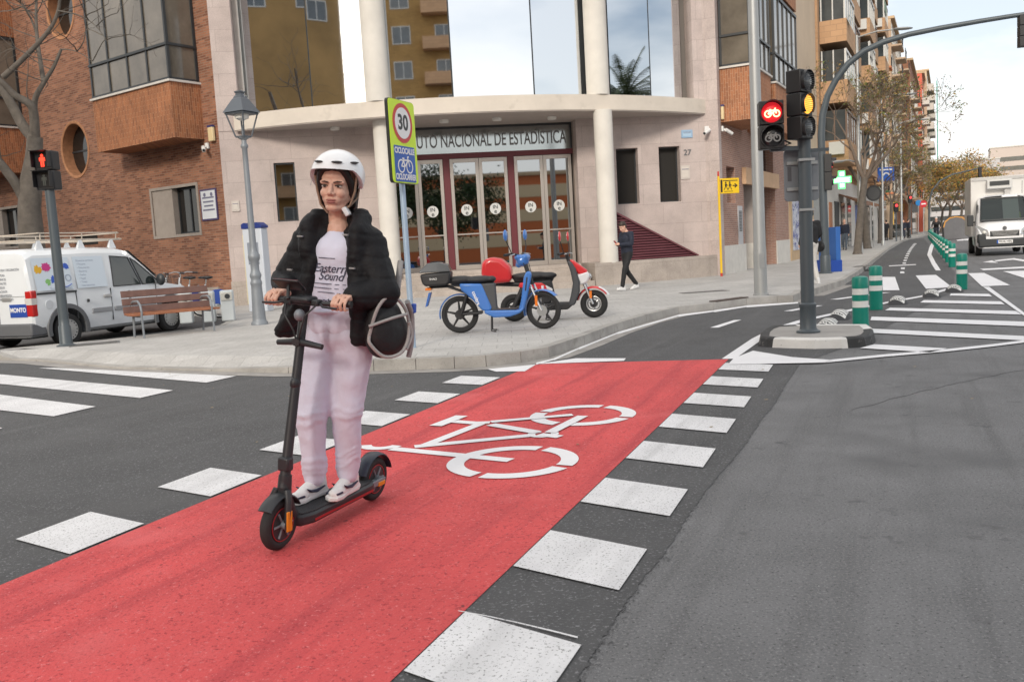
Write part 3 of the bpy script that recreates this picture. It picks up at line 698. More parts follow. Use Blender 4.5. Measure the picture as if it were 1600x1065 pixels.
def baywin(F, u0, u1, dep, z0, z1, z2, s, tile, nb, name='bay_window', top=True):
    """projecting glazed bay: tiled box below, metal framed glazing above; s = outward sign of local y"""
    def Y(a): return s * a
    def bx(bm, x0, x1, a, c, za, zb): bm.box(x0, x1, *sorted((Y(a), Y(c))), za, zb)
    bm = MB(); bx(bm, u0, u1, .0, dep, z0, z1); o = bm.build(name, tile, office, F)
    bm = MB(); bx(bm, u0 - .06, u1 + .06, .0, dep + .06, z1, z1 + .06); bm.build('sill', m_sill, o, F)
    bm = MB(); fr = .07; zt = z2; zm = z1 + .06 + (zt - z1) * .30
    d0 = dep - .08
    for i in range(nb + 1):
        x = u0 + (u1 - u0 - fr) * i / nb; bx(bm, x, x + fr, d0, dep, z1 + .06, zt)
    for x in (u0, u1 - fr): bx(bm, x, x + fr, .02, .09, z1 + .06, zt)
    bx(bm, u0 - .02, u1 + .02, .03, dep + .025, zm, zm + .07); bx(bm, u0, u1, .03, dep + .01, zt - .1, zt); bx(bm, u0, u1, .03, dep + .01, z1 + .06, z1 + .13)
    bm.build('frame', m_dkfr, o, F)
    bm = MB(); bx(bm, u0 + .03, u1 - .03, .05, dep - .035, z1 + .07, zt - .02); bm.build('pane', m_bglass, o, F)
    return o
for zb in (0, 4.76):
    baywin(FL, .66, 4.72, 1.0, 5.06 + zb, 6.62 + zb, 9.80 + zb, 1, m_tile, 4)
    baywin(FL, 11.1, 15.2, 1.0, 5.06 + zb, 6.62 + zb, 9.80 + zb, 1, m_tile, 4)
# --- right wing
HW = [(.62, 1.75, 2.43, 3.6), (2.9, 8.2, .0, 3.15), (4.4, 8.0, 3.7, 5.4)]
b = MB(); wallgrid(b, -.02, 10.9, -.1, 16, HW, .0, .4); b.build('brick_wall', m_brR, office, FR)
MB().box(-.3, .0, -.03, .6, -.1, 15.5).build('granite_pier', m_gran, office, FR)
for q in ((.0, 2.9, -.045, -.002), (4.55, 5.55, -.045, .39), (8.2, 10.9, -.045, -.002)): MB().box(*q, -.1, 1.06).build('base_course', mat('white_base', (.62, .60, .56), .8, var=.1), office, FR)
MB().box(4.55, 5.55, .0, .39, 1.06, 3.14).build('granite_pier', mat('plaster_pier', (.45, .40, .37), .8, var=.1), office, FR)
pane(office, FR, .62, 1.75, 2.43, 3.6, .3, gm=m_dglass, fm=m_sill)
MB().box(2.75, 8.4, -.14, -.002, 3.1, 3.66).build('lintel', mat('tan_lintel', (.55, .36, .22), .8, var=.1), office, FR)
MB().box(2.9, 8.2, 1.5, 1.6, -.1, 3.2).build('porch_wall', m_brR, office, FR)
MB().box(2.9, 4.5, 1.2, 1.26, .1, 2.6).box(5.6, 8.1, .9, .96, .1, 2.6).build('door', mat('brown_door', (.16, .07, .04), .6), office, FR)
MB().box(4.4, 8.0, .3, .39, 3.7, 5.4).build('window', m_dglass, office, FR)
b = MB()
for zb in (0, 4.76):
    baywin(FR, .12, 2.95, 1.0, 4.93 + zb, 6.55 + zb, 9.55 + zb, -1, m_tileR, 4)
    baywin(FR, 3.75, 8.0, 1.0, 4.93 + zb, 6.48 + zb, 9.55 + zb, -1, m_tileR, 5)
b = MB(); m_perf = mat('perforated_metal', (.50, .50, .52), .5, .4)
MB().box(1.95, 2.55, -.03, -.002, .5, 2.35).build('grille_panel', m_perf, office, FR)
b = MB()
for k in range(14): b.box(2.05, 2.42, -.04, -.031, 1.5 + k * .05, 1.53 + k * .05)
b.build('grille_slots', m_dkfr, office, FR)
MB().box(4.75, 5.3, -.03, -.002, 1.3, 3.0).build('notice_board', mat('notice_white', (.62, .62, .68), .5), office, FR)
b = MB()
for k in range(4): b.box(4.82, 5.22, -.04, -.031, 1.4 + k * .4, 1.72 + k * .4)
b.build('notice_print', mat('notice_print', (.25, .25, .34), .6, var=.5, vs=14), office, FR)
b = MB()
for k in range(7): b.box(4.8 + k * .07, 4.84 + k * .07, -.055, -.046, .35, .8)
b.build('vent_slots', m_dkfr, office, FR)
# --- roof
MB().prism([tuple(OLW + Vector((0, .6))), tuple(B0 + Vector((0, .6))), tuple(ORW + DRW * 10.9), tuple(ORW + DRW * 10.9 + Vector((-14, 7))), (-3, 52), tuple(OLW + DLW * 34)], 15.6, 15.9).build('roof', mat('roof_gravel', (.3, .29, .28), .9), office)
# --- things fixed to the walls
def camera_on(F, label, name='security_camera', flip=1):
    o = thing(name, label, 'security camera', F, 'security cameras on the office building')
    m = mat('camera_white', (.75, .75, .74), .45)
    MB().box(-.07, .07, -.05, 0, -.08, .08).ring([(0, -.05, -.02), (0, -.16, -.06)], .025, 10).build('bracket', m, o)
    d = Vector((flip * .75, -.5, -.42)).normalized(); q = Vector((0, -.16, -.07))
    MB().ring([q - d * .06, q + d * .22], .055, 14).build('housing', m, o, smooth=40)
    MB().ring([q + d * .2201, q + d * .228], .042, 14).build('lens', m_dkfr, o)
    return o
def wallF(F, u, y, z, ang=0): return F @ Matrix.Translation((u, y, z)) @ Matrix.Rotation(ang, 4, 'Z')
camera_on(wallF(FC, 13.98, -.04, 4.72), 'white security camera on the right end of the granite front, aimed left', flip=-1)
camera_on(wallF(FR, .1, -.04, 4.72), 'white security camera round the right corner of the granite front, aimed along the street', flip=1)
camera_on(wallF(FL, .5, .04, 4.85, math.pi), 'white security camera under the brick bay at the left granite corner', flip=1)
def alarm(F, label):
    o = thing('alarm_box', label, 'alarm box', F); MB().box(-.11, .11, -.09, 0, -.2, .2).build('cover', mat('alarm_cream', (.72, .58, .34), .5), o, bevel=.015)
    MB().box(-.115, .115, -.095, -.003, .2, .25).build('cap', mat('alarm_blue', (.03, .04, .16), .5), o)
alarm(wallF(FR, .12, -.04, 5.2), 'small cream and blue alarm box on the right corner of the granite front')
alarm(wallF(FL, .22, .04, 5.15, math.pi), 'small cream alarm box beside the left granite corner')
def plaque(name, F, w, h, label, cat, fcol, icol, lines=0, icon=False):
    o = thing(name, label, cat, F)
    MB().box(-w / 2, w / 2, -.03, 0, -h / 2, h / 2).build('border', mat(name + '_border', fcol, .5), o)
    MB().box(-w / 2 + .05, w / 2 - .05, -.036, -.031, -h / 2 + .05, h / 2 - .05).build('face', mat(name + '_face', icol, .5), o)
    b = MB()
    for k in range(lines):
        z = h * .2 - k * h * .13; ww = w * (.36 - .04 * (k % 3)); b.box(-ww, ww, -.04, -.037, z, z + h * .05)
    if icon: b.lathe([(.06, 0), (.06, .003)], 14, Matrix.Translation((-w * .2, -.037, h * .32)) @ Matrix.Rotation(R(90), 4, 'X')).lathe([(.06, 0), (.06, .003)], 14, Matrix.Translation((w * .22, -.037, h * .32)) @ Matrix.Rotation(R(90), 4, 'X'))
    if lines or icon: b.build('print', mat('plaque_print', (.16, .16, .24), .6), o)
plaque('wall_plaque', wallF(FL, .72, .002, 3.16, math.pi), .78, .92, 'white plaque in a dark violet border beside the small brick wing window', 'plaque', (.06, .04, .12), (.66, .68, .72), 4, True)
plaque('wall_notice', wallF(FC, -.45, -.002, 3.05), .22, .3, 'small pale notice on the left granite corner pier', 'notice', (.55, .5, .46), (.6, .55, .5), 1)
plaque('wall_notice', wallF(FC, 13.25, -.002, 3.42), .3, .42, 'small white notice with a camera sign under the house number', 'notice', (.70, .64, .64), (.72, .68, .68), 1)
plaque('street_sign', wallF(FC, 13.35, -.002, 4.6), .36, .24, 'small blue and white street name plate above the house number', 'street sign', (.3, .45, .62), (.4, .55, .70), 2)
text('27', .25, FC @ Matrix.Translation((13.35, -.006, 4.02)) @ Matrix.Rotation(R(90), 4, 'X'), m_lett, None, 'house_number', .005, .004)
tag(bpy.data.objects['house_number'], 'grey metal house number 27 on the right granite wall', 'house number')
o = thing('intercom', 'pale intercom panel with a dark card reader beside the entrance doors', 'intercom', wallF(FC, 10.32, .618, 2.35))
MB().box(-.13, .13, -.03, 0, -.3, .3).build('panel', m_alu, o, bevel=.01); MB().box(.15, .29, -.03, 0, .1, .3).build('card_reader', m_dkfr, o)
MB().box(-.06, .06, -.034, -.031, .1, .2).ring([(0, -.034, -.1), (0, -.031, -.1)], .05, 12).build('buttons', m_dkfr, o)
# yellow school-crossing sign on a yellow pole at the corner
pb = G(1127.5, 431.5, .14); o = thing('school_sign', 'yellow sign with walking figures and an arrow on a thin yellow pole', 'sign', frame(pb, xd=Vector((.98, .2))))
m_yel = mat('sign_yellow', (.80, .52, .01), .5); m_blk = mat('sign_black', (.015, .015, .015), .6)
MB().ring([(0, 0, .02), (0, 0, 3.05)], .035, 10).build('pole', m_yel, o); MB().ring([(0, 0, 0), (0, 0, .1)], .037, 10).ring([(0, 0, 3.05), (0, 0, 3.2)], .03, 10).build('pole_end', mat('red_band', (.5, .04, .03), .6), o)
MB().box(.04, .66, -.03, .0, 2.52, 2.98).build('panel', m_yel, o, bevel=.006)
Fs = WM[o] @ Matrix.Translation((.35, -.031, 2.75)) @ Matrix.Rotation(R(90), 4, 'X')
b = MB()
for x in (-.13, -.0):
    b.lathe([(.028, 0), (.028, .003)], 12, Matrix.Translation((x, .10, 0)))
    b.prism([(x - .03, .065), (x + .035, .065), (x + .03, -.02), (x - .025, -.02)], 0, .003).prism([(x - .02, -.02), (x + .0, -.02), (x - .045, -.12), (x - .07, -.12)], 0, .003).prism([(x + .01, -.02), (x + .03, -.02), (x + .07, -.12), (x + .045, -.12)], 0, .003).prism([(x + .03, .05), (x + .085, .0), (x + .075, -.01), (x + .03, .03)], 0, .003)
b.prism([(.10, .015), (.2, .015), (.2, -.015), (.10, -.015)], 0, .003).prism([(.17, .07), (.26, 0), (.17, -.07), (.15, -.05), (.21, 0), (.15, .05)], 0.0035, .006)
b.prism([(-.3, .19), (-.24, .19), (-.24, -.19), (-.3, -.19)], 0, .003).prism([(-.22, .17), (.26, .17), (.26, .145), (-.22, .145)], 0, .003).prism([(-.2, -.16), (.1, -.16), (.1, -.175), (-.2, -.175)], 0, .003)
b.build('pictogram', m_blk, o, Fs)
# ------------------------------------------------------------------ street furniture
m_grey = mat('lamp_grey_paint', (.22, .24, .265), .5, .2, var=.08, vs=3)
m_dpole = mat('signal_pole_paint', (.075, .092, .105), .45, .1, var=.06, vs=2)
m_galv = mat('galvanised_steel', (.40, .41, .41), .5, .6, var=.08, vs=2)
m_sblk = mat('signal_black', (.018, .018, .02), .45)
m_lens = mat('unlit_lens', (.10, .11, .12), .12, coat=.6)
m_steel = mat('bright_steel', (.55, .56, .57), .3, .9)
def lit(name, c, e): return mat(name, c, .4, emit=c, es=e)
RX = Matrix.Rotation(R(90), 4, 'X')      # lays a local xy drawing upright, facing -y
# pedestrian signal on the left corner
bp = G(104, 540, .14); o = thing('pedestrian_signal', 'dark pole with a two-lamp pedestrian signal showing a red standing figure', 'traffic signal', frame(bp, R(-8)))
MB().lathe([(.16, 0), (.16, .015), (.12, .03), (.105, .05), (.10, .36), (.085, .38), (.083, .5), (.076, 2.85)], 24).build('pole', m_dpole, o, smooth=40)
h = MB().box(-.17, .17, -.10, .12, 2.83, 3.17).build('lamp_housing', m_sblk, o, bevel=.02)
h2 = MB().box(-.17, .17, -.10, .12, 3.18, 3.52).build('lamp_housing', m_sblk, o, bevel=.02)
for zc, par in ((3.0, h), (3.35, h2)):
    b = MB(); b.add([(-.15, -.10, zc + .14), (.15, -.10, zc + .14), (.15, -.24, zc + .16), (-.15, -.24, zc + .16), (-.15, -.10, zc + .15), (.15, -.10, zc + .15), (.15, -.24, zc + .17), (-.15, -.24, zc + .17)], [(0, 1, 2, 3), (7, 6, 5, 4), (0, 4, 5, 1), (2, 6, 7, 3), (1, 5, 6, 2), (0, 3, 7, 4)])
    b.box(-.155, -.145, -.2, -.1, zc - .12, zc + .15).box(.145, .155, -.2, -.1, zc - .12, zc + .15).build('visor', m_sblk, par)
    MB().box(-.135, .135, -.108, -.101, zc - .13, zc + .13).build('lens', mat('dark_lens', (.02, .02, .022), .25), par)
def manfig(b, s):
    b.lathe([(.12 * s, 0), (.12 * s, .004)], 14, Matrix.Translation((0, .40 * s, 0)))
    b.prism([(-.17 * s, .26 * s), (.17 * s, .26 * s), (.15 * s, -.06 * s), (-.15 * s, -.06 * s)], 0, .004)
    b.prism([(-.17 * s, .26 * s), (-.24 * s, .22 * s), (-.24 * s, -.05 * s), (-.185 * s, -.05 * s)], 0, .004).prism([(.17 * s, .26 * s), (.24 * s, .22 * s), (.24 * s, -.05 * s), (.185 * s, -.05 * s)], 0, .004)
    b.prism([(-.14 * s, -.07 * s), (-.015 * s, -.07 * s), (-.03 * s, -.5 * s), (-.13 * s, -.5 * s)], 0, .004).prism([(.14 * s, -.07 * s), (.015 * s, -.07 * s), (.03 * s, -.5 * s), (.13 * s, -.5 * s)], 0, .004)
    return b
manfig(MB(), .22).build('lit_figure', lit('red_figure', (1, .045, .02), 1.5), h2, WM[o] @ Matrix.Translation((0, -.109, 3.345)) @ RX)
manfig(MB(), .2).build('unlit_figure', mat('unlit_figure', (.06, .065, .06), .4), h, WM[o] @ Matrix.Translation((0, -.109, 3.0)) @ RX)
o.scale = (1, 1, .945)
# lantern lamp post
bp = G(406, 507, .14); o = thing('lamp_post', 'grey cast iron lamp post with a tapered four-sided lantern', 'street lamp', frame(bp, R(20)))
pf = [(.24, 0), (.24, .05), (.20, .08), (.19, .12), (.185, .16), (.155, .75), (.15, .85), (.165, .88), (.165, .92), (.145, .95), (.14, 1.0), (.16, 1.04), (.165, 1.08), (.14, 1.12), (.12, 1.17), (.118, 1.36), (.15, 1.40), (.17, 1.45), (.165, 1.50), (.125, 1.55), (.10, 1.6), (.095, 1.7), (.062, 3.45), (.060, 3.75), (.085, 3.78), (.085, 3.82), (.06, 3.86), (.055, 3.93), (.12, 3.97), (.13, 3.99)]
pf = [(r * (.70 if z < 1.8 else .86), z) for r, z in pf]
MB().lathe(pf, 28).build('post', m_grey, o, smooth=50)
b = MB(); z0, z1, r0, r1 = 4.0, 4.48, .15, .30
b.lathe([(r0, z0 - .02), (r0, z0 + .015)], 4).lathe([(r1 + .015, z1 - .02), (r1 + .03, z1), (r1 + .01, z1 + .02)], 4)
for k in range(4):
    a = math.pi / 2 * k; b.ring([(r0 * math.cos(a), r0 * math.sin(a), z0), (r1 * math.cos(a), r1 * math.sin(a), z1)], .016, 6)
    b.ring([(0, 0, 3.95), (r0 * math.cos(a), r0 * math.sin(a), z0)], .012, 6)
lan = b.build('lantern_frame', mat('lantern_dark', (.10, .115, .135), .45, .2), o)
MB().lathe([(r1 + .06, z1 + .02), (r1 + .04, z1 + .05), (.16, z1 + .30), (.135, z1 + .32), (.12, z1 + .36), (.09, z1 + .38), (.085, z1 + .42), (.11, z1 + .44), (.11, z1 + .46), (.05, z1 + .48)], 4).build('lantern_roof', mat('lantern_dark', (.10, .115, .135), .45, .2), lan)
MB().lathe([(.05, z1 - .14), (.13, z1 - .1), (.14, z1 - .02)], 12).build('lamp', mat('lamp_white', (.75, .74, .7)), lan, smooth=40)
o.scale = (1, 1, .93)
# ticket totem behind the lamp post
bp = G(410, 486, .14); o = thing('bike_hire_totem', 'pale grey information totem with a dark blue wavy top behind the lamp post', 'totem', frame(bp, R(-20)))
MB().box(-.30, .26, -.14, .14, 0, 2.095).build('body', mat('totem_grey', (.56, .60, .66), .4), o, bevel=.02)
b = MB(); n = 14
top = [(-.32 + .6 * i / n, 2.2 + .05 * math.sin(i * .75)) for i in range(n + 1)]
b.prof(top + [(.28, 2.10), (-.32, 2.10)], -.15, .15).build('wavy_top', mat('totem_blue', (.02, .04, .20), .4), o)
MB().box(-.325, -.301, -.12, .12, .2, 1.95).build('side_panel', mat('totem_cream', (.66, .58, .36), .5), o)
MB().box(-.18, .14, -.148, -.141, 1.2, 1.75).build('screen', mat('totem_screen', (.25, .28, .33), .25), o)
# speed sign
bp = G(652, 543, .14); o = thing('road_sign', 'yellow-green speed 30 cycle street sign on a pale blue post', 'road sign', frame(bp, R(67)))
MB().ring([(0, .06, 0), (0, .06, 3.1)], .038, 14).build('post', mat('pale_blue_post', (.36, .47, .60), .4, .3, var=.06), o, smooth=40)
def rrect(w, h, r, k=5):
    p = []
    for cx, cy, a in ((w / 2 - r, h / 2 - r, 0), (-w / 2 + r, h / 2 - r, 90), (-w / 2 + r, -h / 2 + r, 180), (w / 2 - r, -h / 2 + r, 270)):
        for i in range(k + 1): t = R(a + 90 * i / k); p.append((cx + r * math.cos(t), cy + r * math.sin(t)))
    return p
pw, ph, pz = .68, 1.07, 2.70
FS = WM[o] @ Matrix.Translation((0, 0, pz)) @ RX
MB().prism(rrect(pw, ph, .05), -.045, 0).build('panel_back', m_sblk, o, FS)
pn = MB().prism(rrect(pw - .01, ph - .01, .05), .001, .006).build('panel', mat('fluo_yellow', (.62, .86, .02), .45), o, FS)
MB().lathe([(.255, .007), (.255, .010)], 40, Matrix.Translation((0, .24, 0))).build('red_ring', mat('sign_red', (.55, .03, .03), .45), pn, FS)
MB().lathe([(.20, .011), (.20, .013)], 40, Matrix.Translation((0, .24, 0))).build('white_disc', mat('sign_white', (.80, .80, .80), .45), pn, FS)
text('30', .27, FS @ Matrix.Translation((0, .24, .014)), m_sblk, pn, 'number', .001, .008)
MB().prism(rrect(.54, .46, .02), .007, .010).build('blue_plate', mat('sign_blue', (.01, .09, .42), .45), pn, FS)
pn.children[-1] if False else None
for ch in [c for c in COL.objects if c.name.startswith('blue_plate')]: ch.matrix_basis = ch.matrix_basis @ Matrix.Translation((0, -.285, 0)); WM[ch] = FS @ Matrix.Translation((0, -.285, 0))
text('CICLOCALLE', .105, FS @ Matrix.Translation((0, -.12, .011)), mat('sign_white'), pn, 'lettering', .001, .003, sx=.84)
text('CICLOCARRER', .105, FS @ Matrix.Translation((0, -.455, .011)), mat('sign_white'), pn, 'lettering', .001, .003, sx=.75)
bike_strokes(MB(), .080, .018, .011, .013).build('bicycle_symbol', mat('sign_white'), pn, FS @ Matrix.Translation((0, -.315, 0)))
# tall grey lamp mast
bp = G(1189, 461, .14); o = thing('lamp_mast', 'tall plain grey steel lamp mast at the kerb beside the storm drain', 'lamp mast', frame(bp))
MB().lathe([(.155, 0), (.155, .03), (.132, .04), (.128, .9), (.12, 1.0), (.085, 9.5)], 26).build('mast', m_galv, o, smooth=50)
MB().ring([(0, 0, 9.4), (.15, -.3, 9.55), (.9, -1.6, 9.7)], .04, 10).build('arm', m_galv, o)
MB().cbox((1.05, -1.9, 9.7), (.3, .7, .1)).build('lamp_head', m_galv, o, bevel=.03)
MB().box(-.05, .05, -.136, -.12, .55, .85).build('access_door', m_galv, o)
# traffic island
isl = [(1184, 541), (1186, 533), (1194, 526), (1206, 521.5), (1240, 520), (1300, 519.5), (1359, 520), (1367, 526), (1369, 533), (1364, 539), (1354, 542), (1316, 544.5), (1273, 545.5), (1235, 544.5), (1197, 543)]
I0 = [G(x, y).xy for x, y in isl]
cI = sum(I0, Vector((0, 0))) / len(I0)
def dens(P, n=4): return [P[i].lerp(P[(i + 1) % len(P)], k / n) for i in range(len(P)) for k in range(n)]
I1 = dens(I0); n = len(I1); It = [cI + (p - cI) * .965 for p in I1]; Ii = [cI + (p - cI) * .80 for p in I1]
o = thing('traffic_island', 'small rounded traffic island with a black and white kerb carrying the signal pole', 'traffic island', frame((cI.x, cI.y, 0)))
F0 = Matrix.Identity(4)
b = MB(); b.add([(p.x, p.y, .118) for p in Ii], [tuple(range(n))[::-1]]).build('top', mat('island_concrete', (.33, .315, .30), .9, var=.2, vs=2, bump=.2), o, F0)
cuts_ = [0, 2, 14, 25, 38, 42, 49, n]
mk = mat('kerb_black_paint', (.03, .031, .033), .7, var=.35, vs=5, speck=[(16, .62, (.25, .24, .23), .1)]); mw = mat('kerb_white_paint', (.68, .67, .65), .75, var=.12, vs=3, speck=[(16, .66, (.30, .28, .27), .1), (40, .66, (.25, .24, .23), .05)])
ang = [math.atan2((p - cI).y, (p - cI).x) for p in I1]
bs = {0: MB(), 1: MB()}; last = None; runs = []
for i in range(n):
    j = (i + 1) % n; xm = ((I1[i] + I1[j]) / 2 - cI).x; front = ((I1[i] + I1[j]) / 2 - cI).y < 0
    wcol = 1 if (-.66 < xm < .1 if front else xm > .1) or xm > .88 else 0
    if wcol != last: runs.append((wcol, MB())); last = wcol
    runs[-1][1].add([(I1[i].x, I1[i].y, -.01), (I1[j].x, I1[j].y, -.01), (It[j].x, It[j].y, .105), (It[i].x, It[i].y, .105), (Ii[j].x * .2 + It[j].x * .8, Ii[j].y * .2 + It[j].y * .8, .124), (Ii[i].x * .2 + It[i].x * .8, Ii[i].y * .2 + It[i].y * .8, .124), (Ii[j].x, Ii[j].y, .119), (Ii[i].x, Ii[i].y, .119)], [(0, 1, 2, 3), (3, 2, 4, 5), (5, 4, 6, 7)])
for wcol, q in runs: q.build('kerb', mw if wcol else mk, o, F0)
# signal pole on the island
bp = G(1263, 519, .12); o = thing('signal_pole', 'dark signal pole on the traffic island with a bracket and clamps', 'signal pole', frame(bp))
MB().lathe([(.145, 0), (.145, .02), (.115, .035), (.10, .06), (.098, .32), (.105, .33), (.105, .36), (.082, .38), (.078, 3.2)], 26).build('pole', m_dpole, o, smooth=40)
for z in (1.52, 2.13): MB().lathe([(.084, z), (.084, z + .03)], 20).box(-.1, .1, -.095, -.075, z, z + .03).build('clamp', m_galv, o)
MB().box(-.42, .0, -.03, .03, 2.27, 2.32).box(.0, .3, -.02, .02, 2.24, 2.28).build('bracket', m_dpole, o)
MB().ring([(-.26, .05, 2.42), (-.16, .02, 2.36), (-.26, -.02, 2.33), (-.14, 0, 2.31)], .012, 8).build('cable', m_sblk, o)
Bp = bp
def head(F, label, zc, n, w, hh, lens, group=None, nm='traffic_signal'):
    """signal head: n stacked housings with visor and round lens; lens = list of (material, kind)"""
    o = thing(nm, label, 'traffic signal', F, group)
    for k in range(n):
        z = zc + (k - (n - 1) / 2) * (hh + .006)
        hs = MB().box(-w / 2, w / 2, .0, .2, z - hh / 2, z + hh / 2).build('lamp_housing', m_sblk, o, bevel=.012)
        lm, kind = lens[k]; r = min(w, hh) * .43
        MB().lathe([(r, 0), (r * .9, .02), (r * .5, .034), (.002, .04)], 26, Matrix.Translation((0, -.003, z)) @ RX).build('lens', lm, hs, smooth=60)
        b = MB(); vs = []; fs = []; m_ = 20
        for i in range(m_ + 1):
            a = R(-50 + 280 * i / m_)
            for rr in (r * 1.06, r * 1.12):
                vs += [(rr * math.cos(a), .0, z + rr * math.sin(a)), (rr * math.cos(a), (-.05 if kind == 'grid' else -.13) if 20 < math.degrees(a) < 160 else -.04, z + rr * math.sin(a))]
        for i in range(m_): p, q = 4 * i, 4 * i + 4; fs += [(p, q, q + 1, p + 1), (p + 2, p + 3, q + 3, q + 2), (p + 1, q + 1, q + 3, p + 3)]
        if kind != 'bare': b.add(vs, fs).build('visor', m_sblk, hs, smooth=40)
        if kind == 'grid':
            b = MB()
            for q in range(-4, 5):
                zz = q * r * .2; xx = math.sqrt(max(r * r - zz * zz, 0)) * .95; b.box(-xx, xx, -.046, -.040, z + zz - r * .022, z + zz + r * .022)
            b.build('lens_ribs', m_sblk, hs)
        if kind in ('bike', 'bikeoff'):
            bike_strokes(MB(), r * .30, r * .13, .041, .046).build('bicycle_symbol', lit('red_bike', (1, .42, .2), 3.5) if kind == 'bike' else mat('unlit_bike', (.25, .25, .25), .4), hs, F @ Matrix.Translation((0, -.003, z - r * .18)) @ RX)
    return o
head(frame((Bp.x - .01, Bp.y - .16, 0), R(42)), 'three-lamp traffic signal on the island pole with its middle amber lamp lit', 3.33 - .41 + .0, 3, .27, .27, [(m_lens, 'grid'), (lit('amber_lamp', (1, .42, .05), 1.5), 'grid'), (m_lens, 'grid')])
head(frame((Bp.x - .44, Bp.y - .16, 0), R(-8)), 'two-lamp cycle signal with a red bicycle lit over an unlit bicycle', 2.70, 2, .29, .285, [(mat('dark_lens'), 'bikeoff'), (lit('red_lamp', (.75, .02, .03), .55), 'bike')])
o = thing('sign_plate', 'grey back of a rounded sign plate clamped to the island signal pole', 'sign back', frame((Bp.x, Bp.y + .13, 0), R(6)))
MB().prism(rrect(.45, .64, .05), -.01, .01).build('plate', mat('plate_grey', (.20, .215, .235), .5, .2, var=.06), o, WM[o] @ Matrix.Translation((0, 0, 2.09)) @ RX)
for z in (1.9, 2.22): MB().box(-.2, .2, -.035, -.012, z, z + .04).build('rail', m_galv, o)
MB().box(-.185, -.135, -.014, -.0105, 2.02, 2.2).build('maker_label', mat('label_dark', (.09, .09, .1)), o)
# bollards
m_bgrn = mat('bollard_green', (.0, .21, .155), .38, var=.06, vs=5); m_bwht = mat('bollard_white', (.72, .72, .70), .4)
def mkbollard(F, label):
    o = thing('bollard', label, 'bollard', F, 'green bollards with white bands along the cycle lane')
    g = MB(); r = .105
    g.lathe([(r, 0), (r, .36), (r * 1.01, .365)], 24).build('post', m_bgrn, o, smooth=30)
    MB().lathe([(r * .985, .365), (r * .985, .465)], 24).build('white_band', m_bwht, o, smooth=30)
    MB().lathe([(r * 1.01, .465), (r * 1.01, .56)], 24).build('collar', m_bgrn, o, smooth=30)
    MB().lathe([(r * .985, .56), (r * .985, .655)], 24).build('white_band', m_bwht, o, smooth=30)
    MB().lathe([(r * 1.01, .655), (r * 1.01, .80), (r * .9, .825), (r * .5, .84), (.002, .845)], 24).build('top', m_bgrn, o, smooth=40)
    o.scale = (1, 1, .88)
    return o
spots = [(Vector((*G(1345, 517, 0).xy, .0)), 'green bollard with two white bands on the right end of the traffic island'), (G(1369, 484), 'green bollard with two white bands between the striped humps and the island'), (G(1503, 452), 'nearest green bollard beside the right-hand zebra bars')]
dB = Vector((.417, .909, 0)); D0 = Vector((13.87, 27.92, 0))
for k in range(17): spots.append((D0 + dB * 3.98 * k + (Vector((0, 0, 0))), 'green bollard with two white bands in the receding row beside the cycle lane'))
for px, py in ((1485, 364), (1488, 361.5), (1490, 359.5), (1492, 358), (1496, 356), (1500, 355), (1503, 354)): spots.append((G(px, py), 'small distant green bollard beyond the row, near the recycling bins'))
for px, py in ((1454, 369), (1457, 366.5), (1459, 364)): spots.append((G(px, py), 'small distant green bollard in front of the far parked cars'))
proto = None
for k, (p, lb) in enumerate(spots):
    p = Vector((p.x, p.y, .006)); F = frame(p, R(random.uniform(0, 90)))
    if proto is None: proto = mkbollard(F, lb)
    else: dup(proto, F, lb).scale = (1, 1, .88)
# striped rubber lane separators
m_hb = mat('rubber_black', (.035, .036, .04), .75, var=.2); m_hw = mat('rubber_white', (.66, .66, .64), .6, var=.1)
def hump(F, label):
    o = thing('lane_separator', label, 'lane separator', F, 'striped lane separators beside the cycle lane')
    Ls, Ws, Hs = .86, .34, .13; n = 20; m_ = 8; vs = []
    for i in range(n + 1):
        u = -1 + 2 * i / n; h_ = Hs * max(0, 1 - abs(u) ** 3.2); w_ = Ws * (.72 + .28 * math.sqrt(max(0, 1 - u * u)))
        for j in range(m_ + 1):
            v = -1 + 2 * j / m_; vs.append((u * Ls / 2, v * w_ / 2, .004 + h_ * max(0, 1 - abs(v) ** 2.6)))
    b = MB(); fs = [(i * (m_ + 1) + j, (i + 1) * (m_ + 1) + j, (i + 1) * (m_ + 1) + j + 1, i * (m_ + 1) + j + 1) for i in range(n) for j in range(m_)]
    b.add(vs, fs).build('body', m_hb, o, smooth=60)
    b = MB()
    for c in (-.62, -.3, .02, .34, .64):           # slanted white stripes, a few mm proud
        for j in range(1, m_ - 1):
            q = []
            for (jj, e) in ((j, -.125), (j, .125), (j + 1, .125), (j + 1, -.125)):
                v = -1 + 2 * jj / m_; u = c + e + v * .22; u = max(-.97, min(.97, u)); h_ = Hs * max(0, 1 - abs(u) ** 3.2); w_ = Ws * (.72 + .28 * math.sqrt(max(0, 1 - u * u)))
                q.append((u * Ls / 2, v * w_ / 2, .008 + h_ * max(0, 1 - abs(v) ** 2.6)))
            b.sheet(q)
    b.build('white_stripes', m_hw, o)
    return o
hl = ['striped lane separator just behind the traffic island, left of its bollard', 'striped lane separator behind the island, next to the one touching the pole', 'striped lane separator right of the second green bollard', 'striped lane separator in the middle of the gap before the far bollards', 'striped lane separator at the foot of the nearest right-hand bollard']
hp = [(1294, 512), (1312, 497), (1403, 474), (1456, 463), (1491, 455)]
proto = None
for (x, y), lb in zip(hp, hl):
    F = frame(G(x, y), xd=Vector((.417, .909)))
    if proto is None: proto = hump(F, lb)
    else: dup(proto, F, lb)
